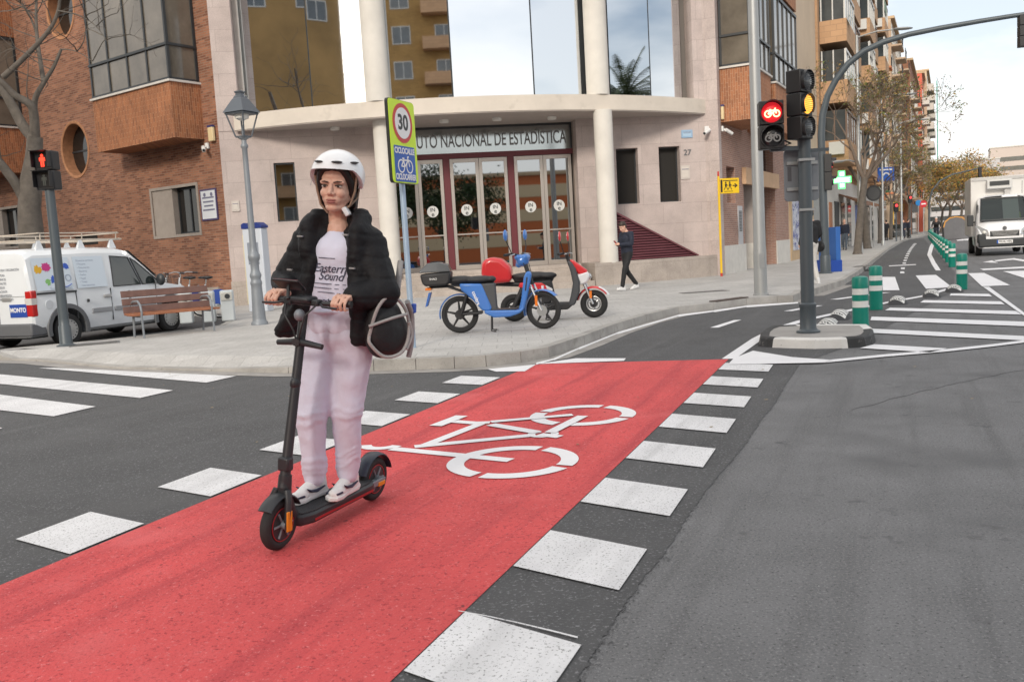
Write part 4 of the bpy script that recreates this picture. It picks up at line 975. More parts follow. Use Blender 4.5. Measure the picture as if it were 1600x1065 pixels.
# arched signal mast across the street
bp = G(1290, 427, .14); ad = Vector((.90, -.43))
def onplane(px, py, o, d):
    r = _ray(px, py); n = Vector((d[1], -d[0])); t = n.dot(Vector((o[0], o[1]))) / n.dot(r.xy)
    return Vector((r.x * t, r.y * t, CAMH + r.z * t))
o = thing('arched_signal_mast', 'dark curved signal mast arching from the pavement over the street', 'signal mast', frame(bp))
pts = [bp, bp + Vector((0, 0, .5))] + [onplane(x, y, bp, ad) for x, y in ((1283, 210), (1285, 180), (1293, 150), (1306, 125), (1325, 100), (1350, 80), (1380, 66), (1420, 54), (1470, 44), (1530, 33.5), (1580, 25.5), (1640, 17))]
rr = [.13, .12, .10, .095, .09, .088, .085, .08, .078, .072, .068, .062, .058, .055]
MB().ring([p - bp for p in pts], rr, 16).build('mast', m_dpole, o, frame(bp), smooth=40)
MB().lathe([(.19, 0), (.19, .03), (.15, .05), (.14, .5), (.13, .52)], 20).build('base', m_dpole, o, smooth=40)
e = onplane(1597, 23, bp, ad)
head(frame((e.x + .1, e.y - .05, 0), R(75)), 'traffic signal hanging from the end of the arched mast at the right picture edge', e.z - .42, 3, .26, .26, [(m_lens, 'x'), (m_lens, 'x'), (m_lens, 'x')])
e = V(1291, 270, 25.6)
head(frame((e.x + .16, e.y, 0), R(70)), 'small dark signal with a red lamp half hidden on the arched mast', 3.0, 2, .3, .5, [(m_lens, 'x'), (lit('red_far', (1, .05, .05), 1.5), 'x')])
# wooden bench
bl = Vector((.77, .64)); p0 = G(195, 528, .14); p1 = G(344, 515, .14); bc = (p0 + p1) / 2
o = thing('park_bench', 'brown slatted wooden bench with grey metal legs and armrests', 'bench', frame((bc.x, bc.y, .14), xd=bl))
m_wood = mat('bench_wood', (.150, .080, .064), .5, var=.25, vs=6, bump=.1, bs=30); m_wood2 = mat('bench_seat_wood', (.30, .115, .055), .5, var=.22, vs=6)
wl = 1.62; g = MB()
for k, (y, z) in enumerate(((.225, .80), (.20, .655), (.175, .51))): 
    MB().box(-wl / 2, wl / 2, -.018, .018, -.062, .062).build('back_slat', m_wood, o, WM[o] @ Matrix.Translation((0, y, z)) @ Matrix.Rotation(R(-10), 4, 'X'), bevel=.006)
for k in range(4): MB().box(-wl / 2, wl / 2, -.055, .055, -.018, .018).build('seat_slat', m_wood2, o, WM[o] @ Matrix.Translation((0, .10 - k * .125, .425 - (.0 if k else -.01))), bevel=.006)
for x in (-wl / 2 + .16, wl / 2 - .16):
    MB().ring([(x, .19, 0), (x, .14, .40), (x, .19, .50), (x, .25, .87)], .022, 8).build('leg', m_grey, o, smooth=40)
    MB().ring([(x, -.36, 0), (x, -.33, .42), (x, -.35, .47), (x, -.3, .60), (x, -.18, .67), (x, .1, .66), (x, .2, .62)], .02, 8).build('leg', m_grey, o, smooth=40)
    MB().box(x - .02, x + .02, -.33, .16, .375, .405).build('seat_support', m_grey, o)
# bike hire docks and bicycles
def dock(F, label):
    o = thing('bike_dock', label, 'bike dock', F, 'pale bike hire docks')
    MB().box(-.14, .14, -.12, .12, 0, .68).build('body', mat('dock_grey', (.52, .56, .58), .45, var=.05), o, bevel=.03)
    MB().box(-.12, .12, -.15, -.121, .46, .64).build('lock_plate', mat('dock_plate', (.62, .62, .58), .35, .4), o, bevel=.01)
    MB().ring([(.02, -.17, .55), (.02, -.151, .55)], .055, 16).build('lock', m_dkfr, o)
    return o
dk = dock(frame(G(358, 501, .14), R(12)), 'pale grey bike dock standing alone near the granite corner pier')
dup(dk, frame(G(328, 503, .14), R(12)), 'pale grey bike dock behind the bench, with a blue bicycle parked in it')
dup(dk, frame(G(293, 505, .14), R(12)), 'pale grey bike dock mostly hidden behind the bench slats')
m_tyre = mat('tyre_rubber', (.022, .022, .023), .8, var=.2, vs=12); m_bw = mat('bike_white', (.68, .70, .73), .35); m_bb = mat('bike_blue', (.02, .06, .30), .4)
def wheel(par, F, r, t, spokes=0, rim=m_steel, name='wheel', hubr=.03, tyre=m_tyre, spr=.0035, wide=None):
    """wheel in the local xz plane: tyre ring with rim, hub and spokes as sub-parts"""
    k = 40; o = MB().ring([((r - t) * math.cos(2 * math.pi * i / k), 0, (r - t) * math.sin(2 * math.pi * i / k)) for i in range(k)], t, 12, closed=True).build(name, tyre, par, F, smooth=60)
    b = MB(); ri = r - 2.1 * t
    b.ring([(ri * math.cos(2 * math.pi * i / k), 0, ri * math.sin(2 * math.pi * i / k)) for i in range(k)], t * .55, 8, closed=True)
    b.build('rim', rim, o, F, smooth=60)
    b = MB(); b.ring([(0, -.045, 0), (0, .045, 0)], hubr, 12)
    for i in range(spokes):
        a = 2 * math.pi * i / spokes; b.ring([(hubr * .8 * math.cos(a + .3), .03 * (-1) ** i, hubr * .8 * math.sin(a + .3)), (ri * math.cos(a), 0, ri * math.sin(a))], spr, 5)
    b.build('hub', rim, o, F)
    return o
def citybike(F, label, white):
    o = thing('bicycle', label, 'bicycle', F, 'hire bicycles at the docks')
    T = lambda x, z: F @ Matrix.Translation((x, 0, z))
    wheel(o, T(.53, .32), .32, .022, 16); wheel(o, T(-.53, .32), .32, .022, 16)
    c = m_bw
    MB().ring([(-.53, 0, .32), (-.1, 0, .28), (.2, 0, .45), (.40, 0, .85)], .03, 10).ring([(-.1, 0, .28), (-.24, 0, .8)], .022, 8).ring([(.53, .05, .32), (.42, .04, .68), (.38, .0, 1.0)], .018, 8).build('frame', c, o, smooth=60)
    MB().ring([(-.24, 0, .78), (-.27, 0, .93)], .014, 8).build('seat_post', m_steel, o)
    MB().ell((-.30, 0, .965), (.14, .085, .04)).ell((-.17, 0, .97), (.10, .03, .03)).build('saddle', m_sblk, o, smooth=60)
    MB().ring([(.36, 0, 1.0), (.36, .0, 1.08), (.30, .22, 1.12), (.18, .30, 1.1)], .013, 8).ring([(.36, .0, 1.08), (.30, -.22, 1.12), (.18, -.30, 1.1)], .013, 8).build('handlebar', m_steel, o, smooth=60)
    for s in (-1, 1): MB().ring([(.20, .29 * s, 1.1), (.09, .33 * s, 1.09)], .02, 8).build('grip', m_sblk, o)
    b = MB()
    for k in range(6):
        b.ring([(.44, -.18, .80 + k * .05), (.68, -.16, .82 + k * .05), (.68, .16, .82 + k * .05), (.44, .18, .80 + k * .05)], .005, 5, closed=True)
    for k in range(7): y = -.17 + k * .057; b.ring([(.44, y, .80), (.44, y, 1.05)], .004, 4).ring([(.68, y * .9, .82), (.68, y * .9, 1.07)], .004, 4).ring([(.44, y, .8), (.68, y * .9, .82)], .004, 4)
    b.build('basket', m_dkfr, o)
    k = 14; b = MB(); P = [(-.53 + .36 * math.cos(R(10 + 175 * i / k)), .32 + .36 * math.sin(R(10 + 175 * i / k))) for i in range(k + 1)]
    for s in (-1, 1): b.prof([(-.53, .34)] + P, .04 * s - .004, .04 * s + .004)
    b.build('skirt_guard', m_bb, o)
    b = MB()
    for cx in (.53,): b.ring([(cx + .355 * math.cos(R(20 + 130 * i / k)), 0, .32 + .355 * math.sin(R(20 + 130 * i / k))) for i in range(k + 1)], .018, 6)
    b.build('mudguard', m_bw, o)
    return o
p = G(325, 500, .14); F1 = frame((p.x - .38, p.y + .5, .14), R(172))
bk = citybike(F1, 'white and blue hire bicycle in the dock behind the bench, its saddle above the bench', True)
p = G(284, 500, .14); dup(bk, frame((p.x - .35, p.y + 1.1, .14), R(166)), 'white and blue hire bicycle mostly hidden behind the van bonnet and bench')
# ------------------------------------------------------------------ vehicles
def cut(o, cutter):
    """bore wheel wells into a body for good"""
    me = bpy.data.meshes.new('c'); me.from_pydata(cutter.v, [], cutter.f); me.update()
    c = bpy.data.objects.new('c', me); COL.objects.link(c); c.matrix_world = WM[o]
    q = o.modifiers.new('b', 'BOOLEAN'); q.object = c; q.operation = 'DIFFERENCE'; q.solver = 'EXACT'
    o.modifiers.move(len(o.modifiers) - 1, 0)
    hold = [(m.type, m.width, m.segments) for m in o.modifiers if m.type == 'BEVEL']
    for m in [m for m in o.modifiers if m.type == 'BEVEL']: o.modifiers.remove(m)
    dg = bpy.context.evaluated_depsgraph_get(); dg.update()
    res = bpy.data.meshes.new_from_object(o.evaluated_get(dg)); o.modifiers.clear(); o.data = res
    bpy.data.objects.remove(c)
    for p in res.polygons: p.use_smooth = True
    res.set_sharp_from_angle(angle=R(28))
def loft(stations, skip=None):
    """closed body from half sections: stations = (x, [(halfwidth, z)...] bottom to top centre)"""
    b = MB(); n = len(stations[0][1]); vs = []; fs = []
    m = 2 * n
    for x, sec in stations:
        vs += [(x, -w, z) for w, z in sec] + [(x, w, z) for w, z in sec[::-1]]
    for i in range(len(stations) - 1):
        for j in range(m):
            if skip and skip(i, j if j < n else m - 1 - j, j >= n): continue
            a, c = i * m + j, i * m + (j + 1) % m; fs.append((a, c, c + m, a + m))
    fs += [tuple(range(m))[::-1], tuple(range((len(stations) - 1) * m, len(stations) * m))]
    return b.add(vs, fs)
m_vwhite = mat('van_white_paint', (.74, .77, .80), .32, coat=.4, var=.04, vs=1.5, speck=[(1.2, .66, (.55, .55, .54), .2)])
m_plast = mat('grey_plastic', (.13, .135, .145), .6); m_glass = mat('car_glass', (.02, .028, .028), .03, spec=1.0)
m_hub = mat('wheel_cover', (.42, .42, .42), .4, .5, var=.1, vs=9)
def carwheel(par, x, y, s, r=.31, w=.19, F=None):
    T = WM[par] @ Matrix.Translation((x, y, r))
    o = MB().lathe([(r * .62, -w / 2), (r * .9, -w / 2), (r, -w * .36), (r, w * .36), (r * .9, w / 2), (r * .62, w / 2)], 36, RX).build('wheel', m_tyre, par, T, smooth=40)
    b = MB().lathe([(r * .66, w * .48), (r * .62, w * .535), (r * .5, w * .515), (r * .25, w * .55), (r * .1, w * .56), (.001, w * .56)], 32, Matrix.Scale(1, 4) @ (RX if s < 0 else RX.inverted()))
    b.build('rim', m_hub, o, T, smooth=40)
    b = MB()
    for k in range(16):
        a = 2 * math.pi * k / 16; b.ring([(r * .54 * math.cos(a), s * w * .5, r * .54 * math.sin(a)), (r * .54 * math.cos(a), s * (w * .535), r * .54 * math.sin(a))], r * .045, 8)
    b.build('rim_holes', m_dkfr, o, T)
    return o
vr, vf = Vector((-8.53, 17.15)), Vector((-7.50, 19.57)); vd = (vf - vr).normalized(); vl = Vector((-vd.y, vd.x))
vc = (vr + vf) / 2 + vl * .80
van = thing('parked_van', 'white panel van with a roof rack and colourful lettering parked at the left', 'van', frame((*vc, .006), xd=vd))
def vsec(t, hw=.885, nose=0.0):
    return [(.76, .24), (hw - .03, .30), (hw, .52), (hw + .005, .78), (hw - .012, min(1.04, t - .05)), (hw - .05 - nose, .5 * min(1.04, t - .05) + .5 * (t - .12)), (hw - .10 - nose, t - .13), (hw - .17 - nose, t - .045), (hw - .33 - nose, t - .005), (0, t + .015)]
st = [(-2.08, vsec(1.66, .84)), (-2.04, vsec(1.80, .875)), (-1.9, vsec(1.87)), (-.6, vsec(1.885)), (.15, vsec(1.865)), (.42, vsec(1.80)), (.85, vsec(1.48)), (1.22, vsec(1.17)), (1.34, vsec(1.105)), (1.75, vsec(1.02)), (2.02, vsec(.92, .83)), (2.14, vsec(.76, .74)), (2.18, vsec(.62, .66))]
body = loft(st).build('body', m_vwhite, van, smooth=32)
cb = MB()
for x in (-1.33, 1.33):
    for s in (-1, 1): cb.ring([(x, s * .60, .33), (x, s * 1.1, .33)], .40, 28)
cut(body, cb)
for x in (-1.33, 1.33):
    for s in (-1, 1):
        carwheel(van, x, s * .79, s)
        k = 22; b = MB(); P = [R(-14 + 208 * i / k) for i in range(k + 1)]; vs = []; fs = []
        for a in P:
            for rr, yy in ((.394, .58), (.394, .905), (.475, .905), (.485, .87)): vs.append((x + rr * math.cos(a), s * yy, .33 + rr * math.sin(a)))
        for i in range(k):
            for j in range(3): fs.append((i * 4 + j, i * 4 + j + 1, i * 4 + j + 5, i * 4 + j + 4))
        b.add(vs, fs).build('wheel_arch', m_plast, van, smooth=40)
MB().box(-2.14, -1.80, -.87, .87, .26, .50).build('rear_bumper', m_plast, van, bevel=.03)
MB().box(1.9, 2.21, -.74, .74, .24, .52).build('front_bumper', m_plast, van, bevel=.04)
MB().box(-2.0, 2.0, -.60, .60, .20, .30).build('underbody', m_dkfr, van)
ys = -.895
for x0, x1, z0, z1 in ((-.26, -.25, .4, 1.72), (-1.1, -1.09, .5, 1.78), (.95, .958, .5, 1.1)): 
    MB().box(x0, x1, ys, ys + .03, z0, 1.04 if z1 > 1.04 else z1).build('panel_gap', m_dkfr, van)
MB().box(-1.95, -1.08, ys - .004, ys + .02, 1.015, 1.05).build('door_rail', m_dkfr, van)
for x0, x1 in ((-.78, -.27), (-.22, .90)): MB().box(x0 + .02, x1, ys - .018, ys + .02, .58, .67).build('rub_strip', mat('strip_grey', (.30, .31, .33), .5), van, bevel=.008)
for x in (-.36, -.84): MB().box(x - .09 if x > -.5 else x - .02, x + .09 if x > -.5 else x + .02, ys - .03, ys + .01, .86 if x > -.5 else .8, .92 if x > -.5 else .86).build('handle' if x > -.5 else 'lock', m_hub if x > -.5 else m_dkfr, van, bevel=.01)
MB().ring([(-1.72, ys - .002, .82), (-1.72, ys + .03, .82)], .085, 20).build('fuel_flap', mat('flap_white', (.60, .63, .66), .35), van)
# side windows lie on the leaning upper body
def vside(x, z, t):               # point on the right flank at height z where the roof is t high
    a, c = (.873, min(1.04, t - .05)), (.785, t - .13); u = max(0, min(1, (z - a[1]) / max(c[1] - a[1], .01)))
    return (x, -(a[0] + (c[0] - a[0]) * u) - .008, z)
w1 = [vside(-.16, 1.07, 1.86), vside(-.12, 1.68, 1.86), vside(.34, 1.64, 1.82), vside(.56, 1.07, 1.7)]
w2 = [vside(.61, 1.07, 1.68), vside(.40, 1.63, 1.80), vside(.52, 1.56, 1.73), vside(1.12, 1.07, 1.3)]
MB().add(w1, [(3, 2, 1, 0)]).build('side_window', m_glass, van); MB().add(w2, [(3, 2, 1, 0)]).build('side_window', m_glass, van)
b = MB()
for w in (w1, w2): b.ring([Vector(p) for p in w], .016, 6, closed=True)
b.build('window_seal', m_dkfr, van)
ws = [(1.20, .70, 1.185), (1.20, -.70, 1.185), (.50, -.66, 1.755), (.50, .66, 1.755)]
MB().sheet([(x + .02, y, z + .03) for x, y, z in ws]).build('windscreen', m_glass, van)
MB().ell((1.0, -1.0, 1.14), (.07, .11, .13)).build('wing_mirror', m_dkfr, van, smooth=60)
# tail lamps, rear doors and their lettering
for s in (-1, 1):
    o = MB().box(-2.085, -1.96, s * .80 - .085, s * .80 + .085, .62, 1.10).build('tail_lamp', mat('tail_red', (.50, .015, .015), .2, coat=.6), van, bevel=.02)
    MB().box(-2.09, -1.975, s * .80 - .088, s * .80 + .088, .84, .96).build('lens', mat('tail_white', (.62, .60, .58), .2, coat=.6), o)
MB().box(-2.086, -2.07, -.004, .004, .5, 1.65).box(-2.086, -2.07, -.72, .72, 1.0, 1.005).build('rear_door_gap', m_dkfr, van)
MB().box(-2.10, -2.07, -.36, -.12, .92, .99).build('rear_handle', m_hub, van, bevel=.01)
RB = Matrix(((0, 0, -1, -2.087), (-1, 0, 0, 0), (0, 1, 0, 0), (0, 0, 0, 1)))
m_ink = mat('van_ink', (.16, .17, .2), .6); m_ink2 = mat('van_ink_pale', (.36, .42, .52), .6)
MB().prism([(-.10, -.12), (.34, -.12), (.34, .12), (-.10, .12)], 0, .004).build('blue_sticker', mat('monto_blue', (.02, .07, .36), .45), van, WM[van] @ RB @ Matrix.Translation((.40, .74, 0)))
text('MONTO', .115, WM[van] @ RB @ Matrix.Translation((.52, .75, .005)), mat('sign_white'), van, 'lettering', .001, .004, sx=.95)
for k, wd in enumerate(('PINTURA Y DECORACIÓN', 'PINTURA', 'BARNICES', 'ESMALTES', 'SUELOS', 'ALQUILER', 'HERRAMIENTA', 'PAPEL PINTADO')):
    text(wd, .062, WM[van] @ RB @ Matrix.Translation((.06, 1.50 - k * .075 - (.02 if k else 0), .002)), m_ink, van, 'lettering', .0005, align='LEFT', sx=.8)
SD = Matrix(((1, 0, 0, 0), (0, 0, -1, ys + .008), (0, 1, 0, 0), (0, 0, 0, 1)))
tilt = Matrix.Translation((0, 1.06, 0)) @ Matrix.Rotation(R(-9), 4, 'X')
FSd = WM[van] @ SD @ Matrix.Translation((0, 0, .012)) @ tilt
MB().prism([(-1.95, .02), (-1.14, .02), (-1.14, .64), (-1.95, .64)], 0, .003).prism([(-1.04, .02), (-.32, .02), (-.32, .64), (-1.04, .64)], 0, .003).build('sign_panel', mat('sign_film', (.62, .70, .78), .35), van, FSd)
for k, wd in enumerate(('Nuestros servicios', '• Pinturas', '• Decoración', '• Barnices', '• Suelos', '• Papel', '• Tintes', '• Herramientas')):
    text(wd, .055, FSd @ Matrix.Translation((-.97, .56 - k * .07, .004)), m_ink2, van, 'lettering', .0005, align='LEFT')
def splash(x, y, r, c, nm):
    k = 22; rr = [r * (1 if i % 2 else random.uniform(.55, 1.5)) for i in range(k)]
    MB().prism([(x + rr[i] * math.cos(2 * math.pi * i / k), y + rr[i] * math.sin(2 * math.pi * i / k)) for i in range(k)], .004, .006).build('paint_splash', mat(nm, c, .5), van, FSd)
splash(-1.84, .42, .075, (.75, .42, .02), 'splash_yellow'); splash(-1.66, .45, .085, (.55, .03, .22), 'splash_pink'); splash(-1.68, .18, .055, (.22, .5, .15), 'splash_green'); splash(-1.55, .22, .07, (.03, .1, .5), 'splash_blue'); splash(-1.22, .46, .06, (.03, .1, .5), 'splash_blue')
text('tro', .3, FSd @ Matrix.Translation((-1.33, .26, .005)), m_ink2, van, 'lettering', .0005)
MB().ring([(-1.45 + .28 * i / 8, .12 - .05 * math.sin(i / 8 * math.pi), .005) for i in range(9)], .008, 5).build('swoosh', mat('splash_blue'), van, FSd)
text('Tu tienda de pintura', .06, FSd @ Matrix.Translation((-1.42, .05, .005)), m_ink2, van, 'lettering', .0005)
# roof rack
b = MB(); zr = 2.03
b.ring([(-1.9, -.62, zr), (.35, -.62, zr), (.5, -.5, zr), (.5, .5, zr), (.35, .62, zr), (-1.9, .62, zr)], .016, 8, closed=True)
b.ring([(-1.6, -.64, zr + .13), (.3, -.64, zr + .13), (.45, -.5, zr + .13), (.45, .5, zr + .13), (.3, .64, zr + .13), (-1.6, .64, zr + .13)], .012, 8, closed=True)
for x in (-1.75, -1.3, -.85, -.4, .05, .4): b.ring([(x, -.62, zr), (x, .62, zr)], .014, 8)
for x in (-1.55, -.6, .25):
    for s in (-1, 1): b.ring([(x, s * .63, zr), (x, s * .64, zr + .13)], .012, 6)
b.build('roof_rack', mat('rack_cream', (.60, .53, .45), .5, .2), van, smooth=40)
for x in (-1.6, -.65, .12):
    for s in (-1, 1): MB().add([(x - .09, s * .60, 1.87), (x + .09, s * .60, 1.87), (x + .09, s * .66, 1.84), (x - .09, s * .66, 1.84), (x - .03, s * .61, 2.02), (x + .03, s * .61, 2.02), (x + .03, s * .64, 2.02), (x - .03, s * .64, 2.02)], [(3, 2, 1, 0), (4, 5, 6, 7), (0, 1, 5, 4), (1, 2, 6, 5), (2, 3, 7, 6), (3, 0, 4, 7)]).build('rack_foot', m_vwhite, van)

# ---- delivery truck coming up the street on the right
td = Vector((-.40, -.9165)); tp = G(1566, 398) + Vector((0, 0, .006))
trk = thing('delivery_truck', 'white box truck with a refrigeration unit, driving towards the camera on the right', 'truck', frame(tp, xd=td))
# local x forward, front axle at x=0
def tsec(t, hw, nose=0.0): return [(hw - .12, .30), (hw - .02, .42), (hw, .8), (hw - .01, min(1.15, t - .05)), (hw - .05 - nose, .5 * min(1.15, t - .05) + .5 * (t - .15)), (hw - .12 - nose, t - .15), (hw - .22 - nose, t - .05), (hw - .42 - nose, t), (0, t + .02)]
st = [(-1.3, tsec(2.30, .97)), (-.5, tsec(2.36, .97)), (-.25, tsec(2.30, .97)), (.12, tsec(1.80, .98)), (.42, tsec(1.36, .98)), (.50, tsec(1.28, .98)), (.72, tsec(1.16, .95)), (.84, tsec(1.0, .88)), (.88, tsec(.8, .82))]
cab = loft(st, lambda i, j, side: i in (2, 3) and j in (6, 7)).build('cab', mat('truck_white', (.76, .77, .79), .35, coat=.3), trk, smooth=32)
cb = MB()
for s in (-1, 1): cb.ring([(0, s * .70, .36), (0, s * 1.3, .36)], .44, 26)
cut(cab, cb)
m_wsc = bpy.data.materials.new('windscreen_glass'); m_wsc.use_nodes = True
_t = m_wsc.node_tree; _b = _t.nodes['Principled BSDF']; _b.inputs['Base Color'].default_value = (.02, .03, .03, 1); _b.inputs['Roughness'].default_value = .03; _b.inputs['Specular IOR Level'].default_value = .9
_tr = N(_t, 'ShaderNodeBsdfTransparent'); _tr.inputs[0].default_value = (.55, .62, .6, 1); _mx = N(_t, 'ShaderNodeMixShader'); _mx.inputs[0].default_value = .6
_t.links.new(_tr.outputs[0], _mx.inputs[1]); _t.links.new(_b.outputs[0], _mx.inputs[2]); _t.links.new(_mx.outputs[0], _t.nodes['Material Output'].inputs[0])
MB().ring([(.53, -.80, 1.37), (.53, .80, 1.37), (-.13, .73, 2.23), (-.13, -.73, 2.23)], .035, 8, closed=True).build('windscreen_surround', m_dkfr, trk)
MB().add([(.53, -.80, 1.37), (.53, .80, 1.37), (-.13, .73, 2.23), (-.13, -.73, 2.23)], [(0, 1, 2, 3)]).build('windscreen', m_wsc, trk)
MB().box(-1.28, -.95, -.84, .84, .6, 2.15).build('cabin_lining', m_dkfr, trk); MB().box(-.9, .25, -.80, .80, 1.0, 1.32).build('dashboard', m_plast, trk)
for s in (-1, 1): MB().box(-.95, .1, s * .855 - .01, s * .855 + .01, 1.3, 2.0).build('door_lining', m_dkfr, trk)
MB().box(.05, .25, -.55, -.2, 1.325, 1.33).build('paper', mat('sign_white'), trk)
for s in (-1, 1): MB().add([(.18, s * .972, 1.2), (-.85, s * .972, 1.2), (-.8, s * .90, 2.05), (-.2, s * .90, 2.05)], [(0, 1, 2, 3)]).build('side_window', m_glass, trk)
MB().box(-4.6, -1.05, -1.04, 1.04, .75, 3.12).build('cargo_box', mat('box_white', (.66, .65, .63), .5, var=.06, vs=.8), trk, bevel=.03)
MB().box(-1.049, -1.02, -1.0, 1.0, 2.98, 3.10).build('box_rim', m_hub, trk)
o = MB().box(-1.05, -.72, -.48, .42, 2.62, 2.98).build('cooling_unit', mat('unit_white', (.58, .58, .57), .5), trk, bevel=.03)
MB().box(-.722, -.71, -.38, .32, 2.74, 2.92).build('grille', m_dkfr, o); MB().box(-1.0, -.85, .16, .36, 2.32, 2.62).build('hose_box', m_hub, o)
b = MB(); b.box(.74, .93, -.90, .90, .34, .66).build('front_bumper', m_dkfr, trk, bevel=.05)
for s in (-1, 1): MB().box(.62, .90, s * .78 - .16, s * .78 + .16, .50, .86).build('bumper_corner', m_dkfr, trk, bevel=.06)
MB().box(.80, .905, -.50, .50, .74, .96).build('grille', m_dkfr, trk, bevel=.02)
for k in range(4): MB().box(.90, .918, -.48 + .03 * k, .48 - .03 * k, .925 - k * .05, .945 - k * .05).build('grille_bar', m_steel, trk)
MB().ring([(.86, 0, 1.06), (.895, 0, 1.05)], .075, 20).build('badge', m_steel, trk)
for s in (-1, 1):
    o = MB().add([(.90, s * .52, .78), (.70, s * .93, .82), (.55, s * .95, 1.22), (.80, s * .58, 1.0), (.94, s * .52, .78), (.76, s * .955, .82), (.60, s * .975, 1.22), (.86, s * .58, 1.0)], [(0, 1, 2, 3), (7, 6, 5, 4), (0, 4, 5, 1), (1, 5, 6, 2), (2, 6, 7, 3), (3, 7, 4, 0)]).build('headlamp', mat('headlamp_glass', (.55, .57, .58), .1, .5), trk)
    MB().ell((.90, s * .70, .92), .07).build('bulb', mat('lamp_white', (.75, .74, .7)), o, smooth=60)
    MB().box(.02, .16, s * 1.13 - .11, s * 1.13 + .11, 1.18, 1.62).box(.05, .1, min(s * .95, s * 1.1), max(s * .95, s * 1.1), 1.3, 1.36).build('wing_mirror', m_dkfr, trk, bevel=.03)
    carwheel(trk, 0, s * .84, s, .35, .22); carwheel(trk, -3.3, s * .84, s, .35, .26)
o = MB().box(.93, .945, -.27, .27, .47, .60).build('number_plate', mat('sign_white'), trk)
text('9526 HRJ', .115, WM[trk] @ Matrix(((0, 0, 1, .946), (1, 0, 0, .02), (0, 1, 0, .535), (0, 0, 0, 1))), m_sblk, o, 'lettering', .001, .002)
MB().box(.944, .947, -.27, -.22, .471, .599).build('plate_band', mat('sign_blue', (.01, .09, .42)), o)
MB().ring([(-.2, .7, 2.36), (-.35, .72, 2.85)], .008, 6).build('aerial', m_sblk, trk)
# ---- mopeds on the plaza
m_mb = mat('moped_blue', (.055, .19, .55), .3, coat=.5); m_mr = mat('moped_red', (.62, .025, .03), .3, coat=.5); m_mw = mat('moped_white', (.72, .72, .74), .3, coat=.5)
m_mk = mat('moped_black', (.02, .02, .022), .5, var=.1); m_mg = mat('moped_grey', (.06, .063, .07), .5); m_seat = mat('moped_seat', (.024, .024, .027), .6, bump=.1, bs=60); m_or = mat('orange_reflector', (.8, .2, .02), .3)
def pp(par, nm, poly, y0, y1, m, bv=.012, F=None): return MB().prof(poly, y0, y1).build(nm, m, par, F, bevel=bv)
def mwheel(par, F, r, t, n, m=None):
    o = MB().ring([((r - t) * math.cos(2 * math.pi * i / 40), 0, (r - t) * math.sin(2 * math.pi * i / 40)) for i in range(40)], t, 12, closed=True).build('wheel', m_tyre, par, F, smooth=60)
    ri = r - 2 * t; b = MB().ring([(ri * math.cos(2 * math.pi * i / 40), 0, ri * math.sin(2 * math.pi * i / 40)) for i in range(40)], t * .5, 8, closed=True)
    for k in range(n):
        a = 2 * math.pi * (k + .3) / n; b.ring([(.03 * math.cos(a), 0, .03 * math.sin(a)), (ri * math.cos(a), 0, ri * math.sin(a))], [.024, .012], 8)
    b.build('rim', m or m_mk, o, F, smooth=50)
    MB().ring([(0, -.06, 0), (0, .06, 0)], .075 if n > 4 else .06, 20).build('hub', m_mk, o, F)
    return o
def arcstrip(cx, cz, r, a0, a1, w, th=.012, k=16):
    b = MB(); vs = []; fs = []
    for i in range(k + 1):
        a = R(a0 + (a1 - a0) * i / k)
        for rr, y in ((r, -w), (r + th, -w * .8), (r + th * 1.6, 0), (r + th, w * .8), (r, w), (r - .004, w * .8), (r - .004, -w * .8)): vs.append((cx + rr * math.cos(a), y, cz + rr * math.sin(a)))
    n = 7
    for i in range(k):
        for j in range(n): fs.append((i * n + j, i * n + (j + 1) % n, (i + 1) * n + (j + 1) % n, (i + 1) * n + j))
    fs += [tuple(range(n)), tuple(range(k * n, k * n + n))[::-1]]
    return b.add(vs, fs)
def mirrors(par, S, zb, mcol, dx=-.12):
    for s in (-1, 1):
        o = MB().ring([(.0, s * .22, zb), (-.01, s * .30, zb + .12), (dx * .3, s * .34, zb + .22)], .008, 6).build('mirror', m_mk, par, S, smooth=60)
        MB().ell((dx * .3, s * .345, zb + .30), (.02, .065, .085)).build('mirror_back', mcol, o, S, smooth=60)
        MB().ell((dx * .3 - .012, s * .345, zb + .30), (.012, .055, .072)).build('mirror_glass', m_mirr, o, S, smooth=60)
def bars(par, S, zb):
    MB().ring([(-.06, -.33, zb + .02), (-.0, -.2, zb + .03), (.03, 0, zb), (-.0, .2, zb + .03), (-.06, .33, zb + .02)], .014, 8).build('handlebar', m_mk, par, S, smooth=60)
    for s in (-1, 1):
        g = MB().ring([(-.03, s * .22, zb + .025), (-.07, s * .36, zb + .015)], .021, 10).build('grip', m_mk, par, S, smooth=60)
        MB().ring([(.01, s * .18, zb + .03), (.05, s * .25, zb + .02), (.03, s * .36, zb + .01)], .007, 6).build('brake_lever', m_steel, g, S)
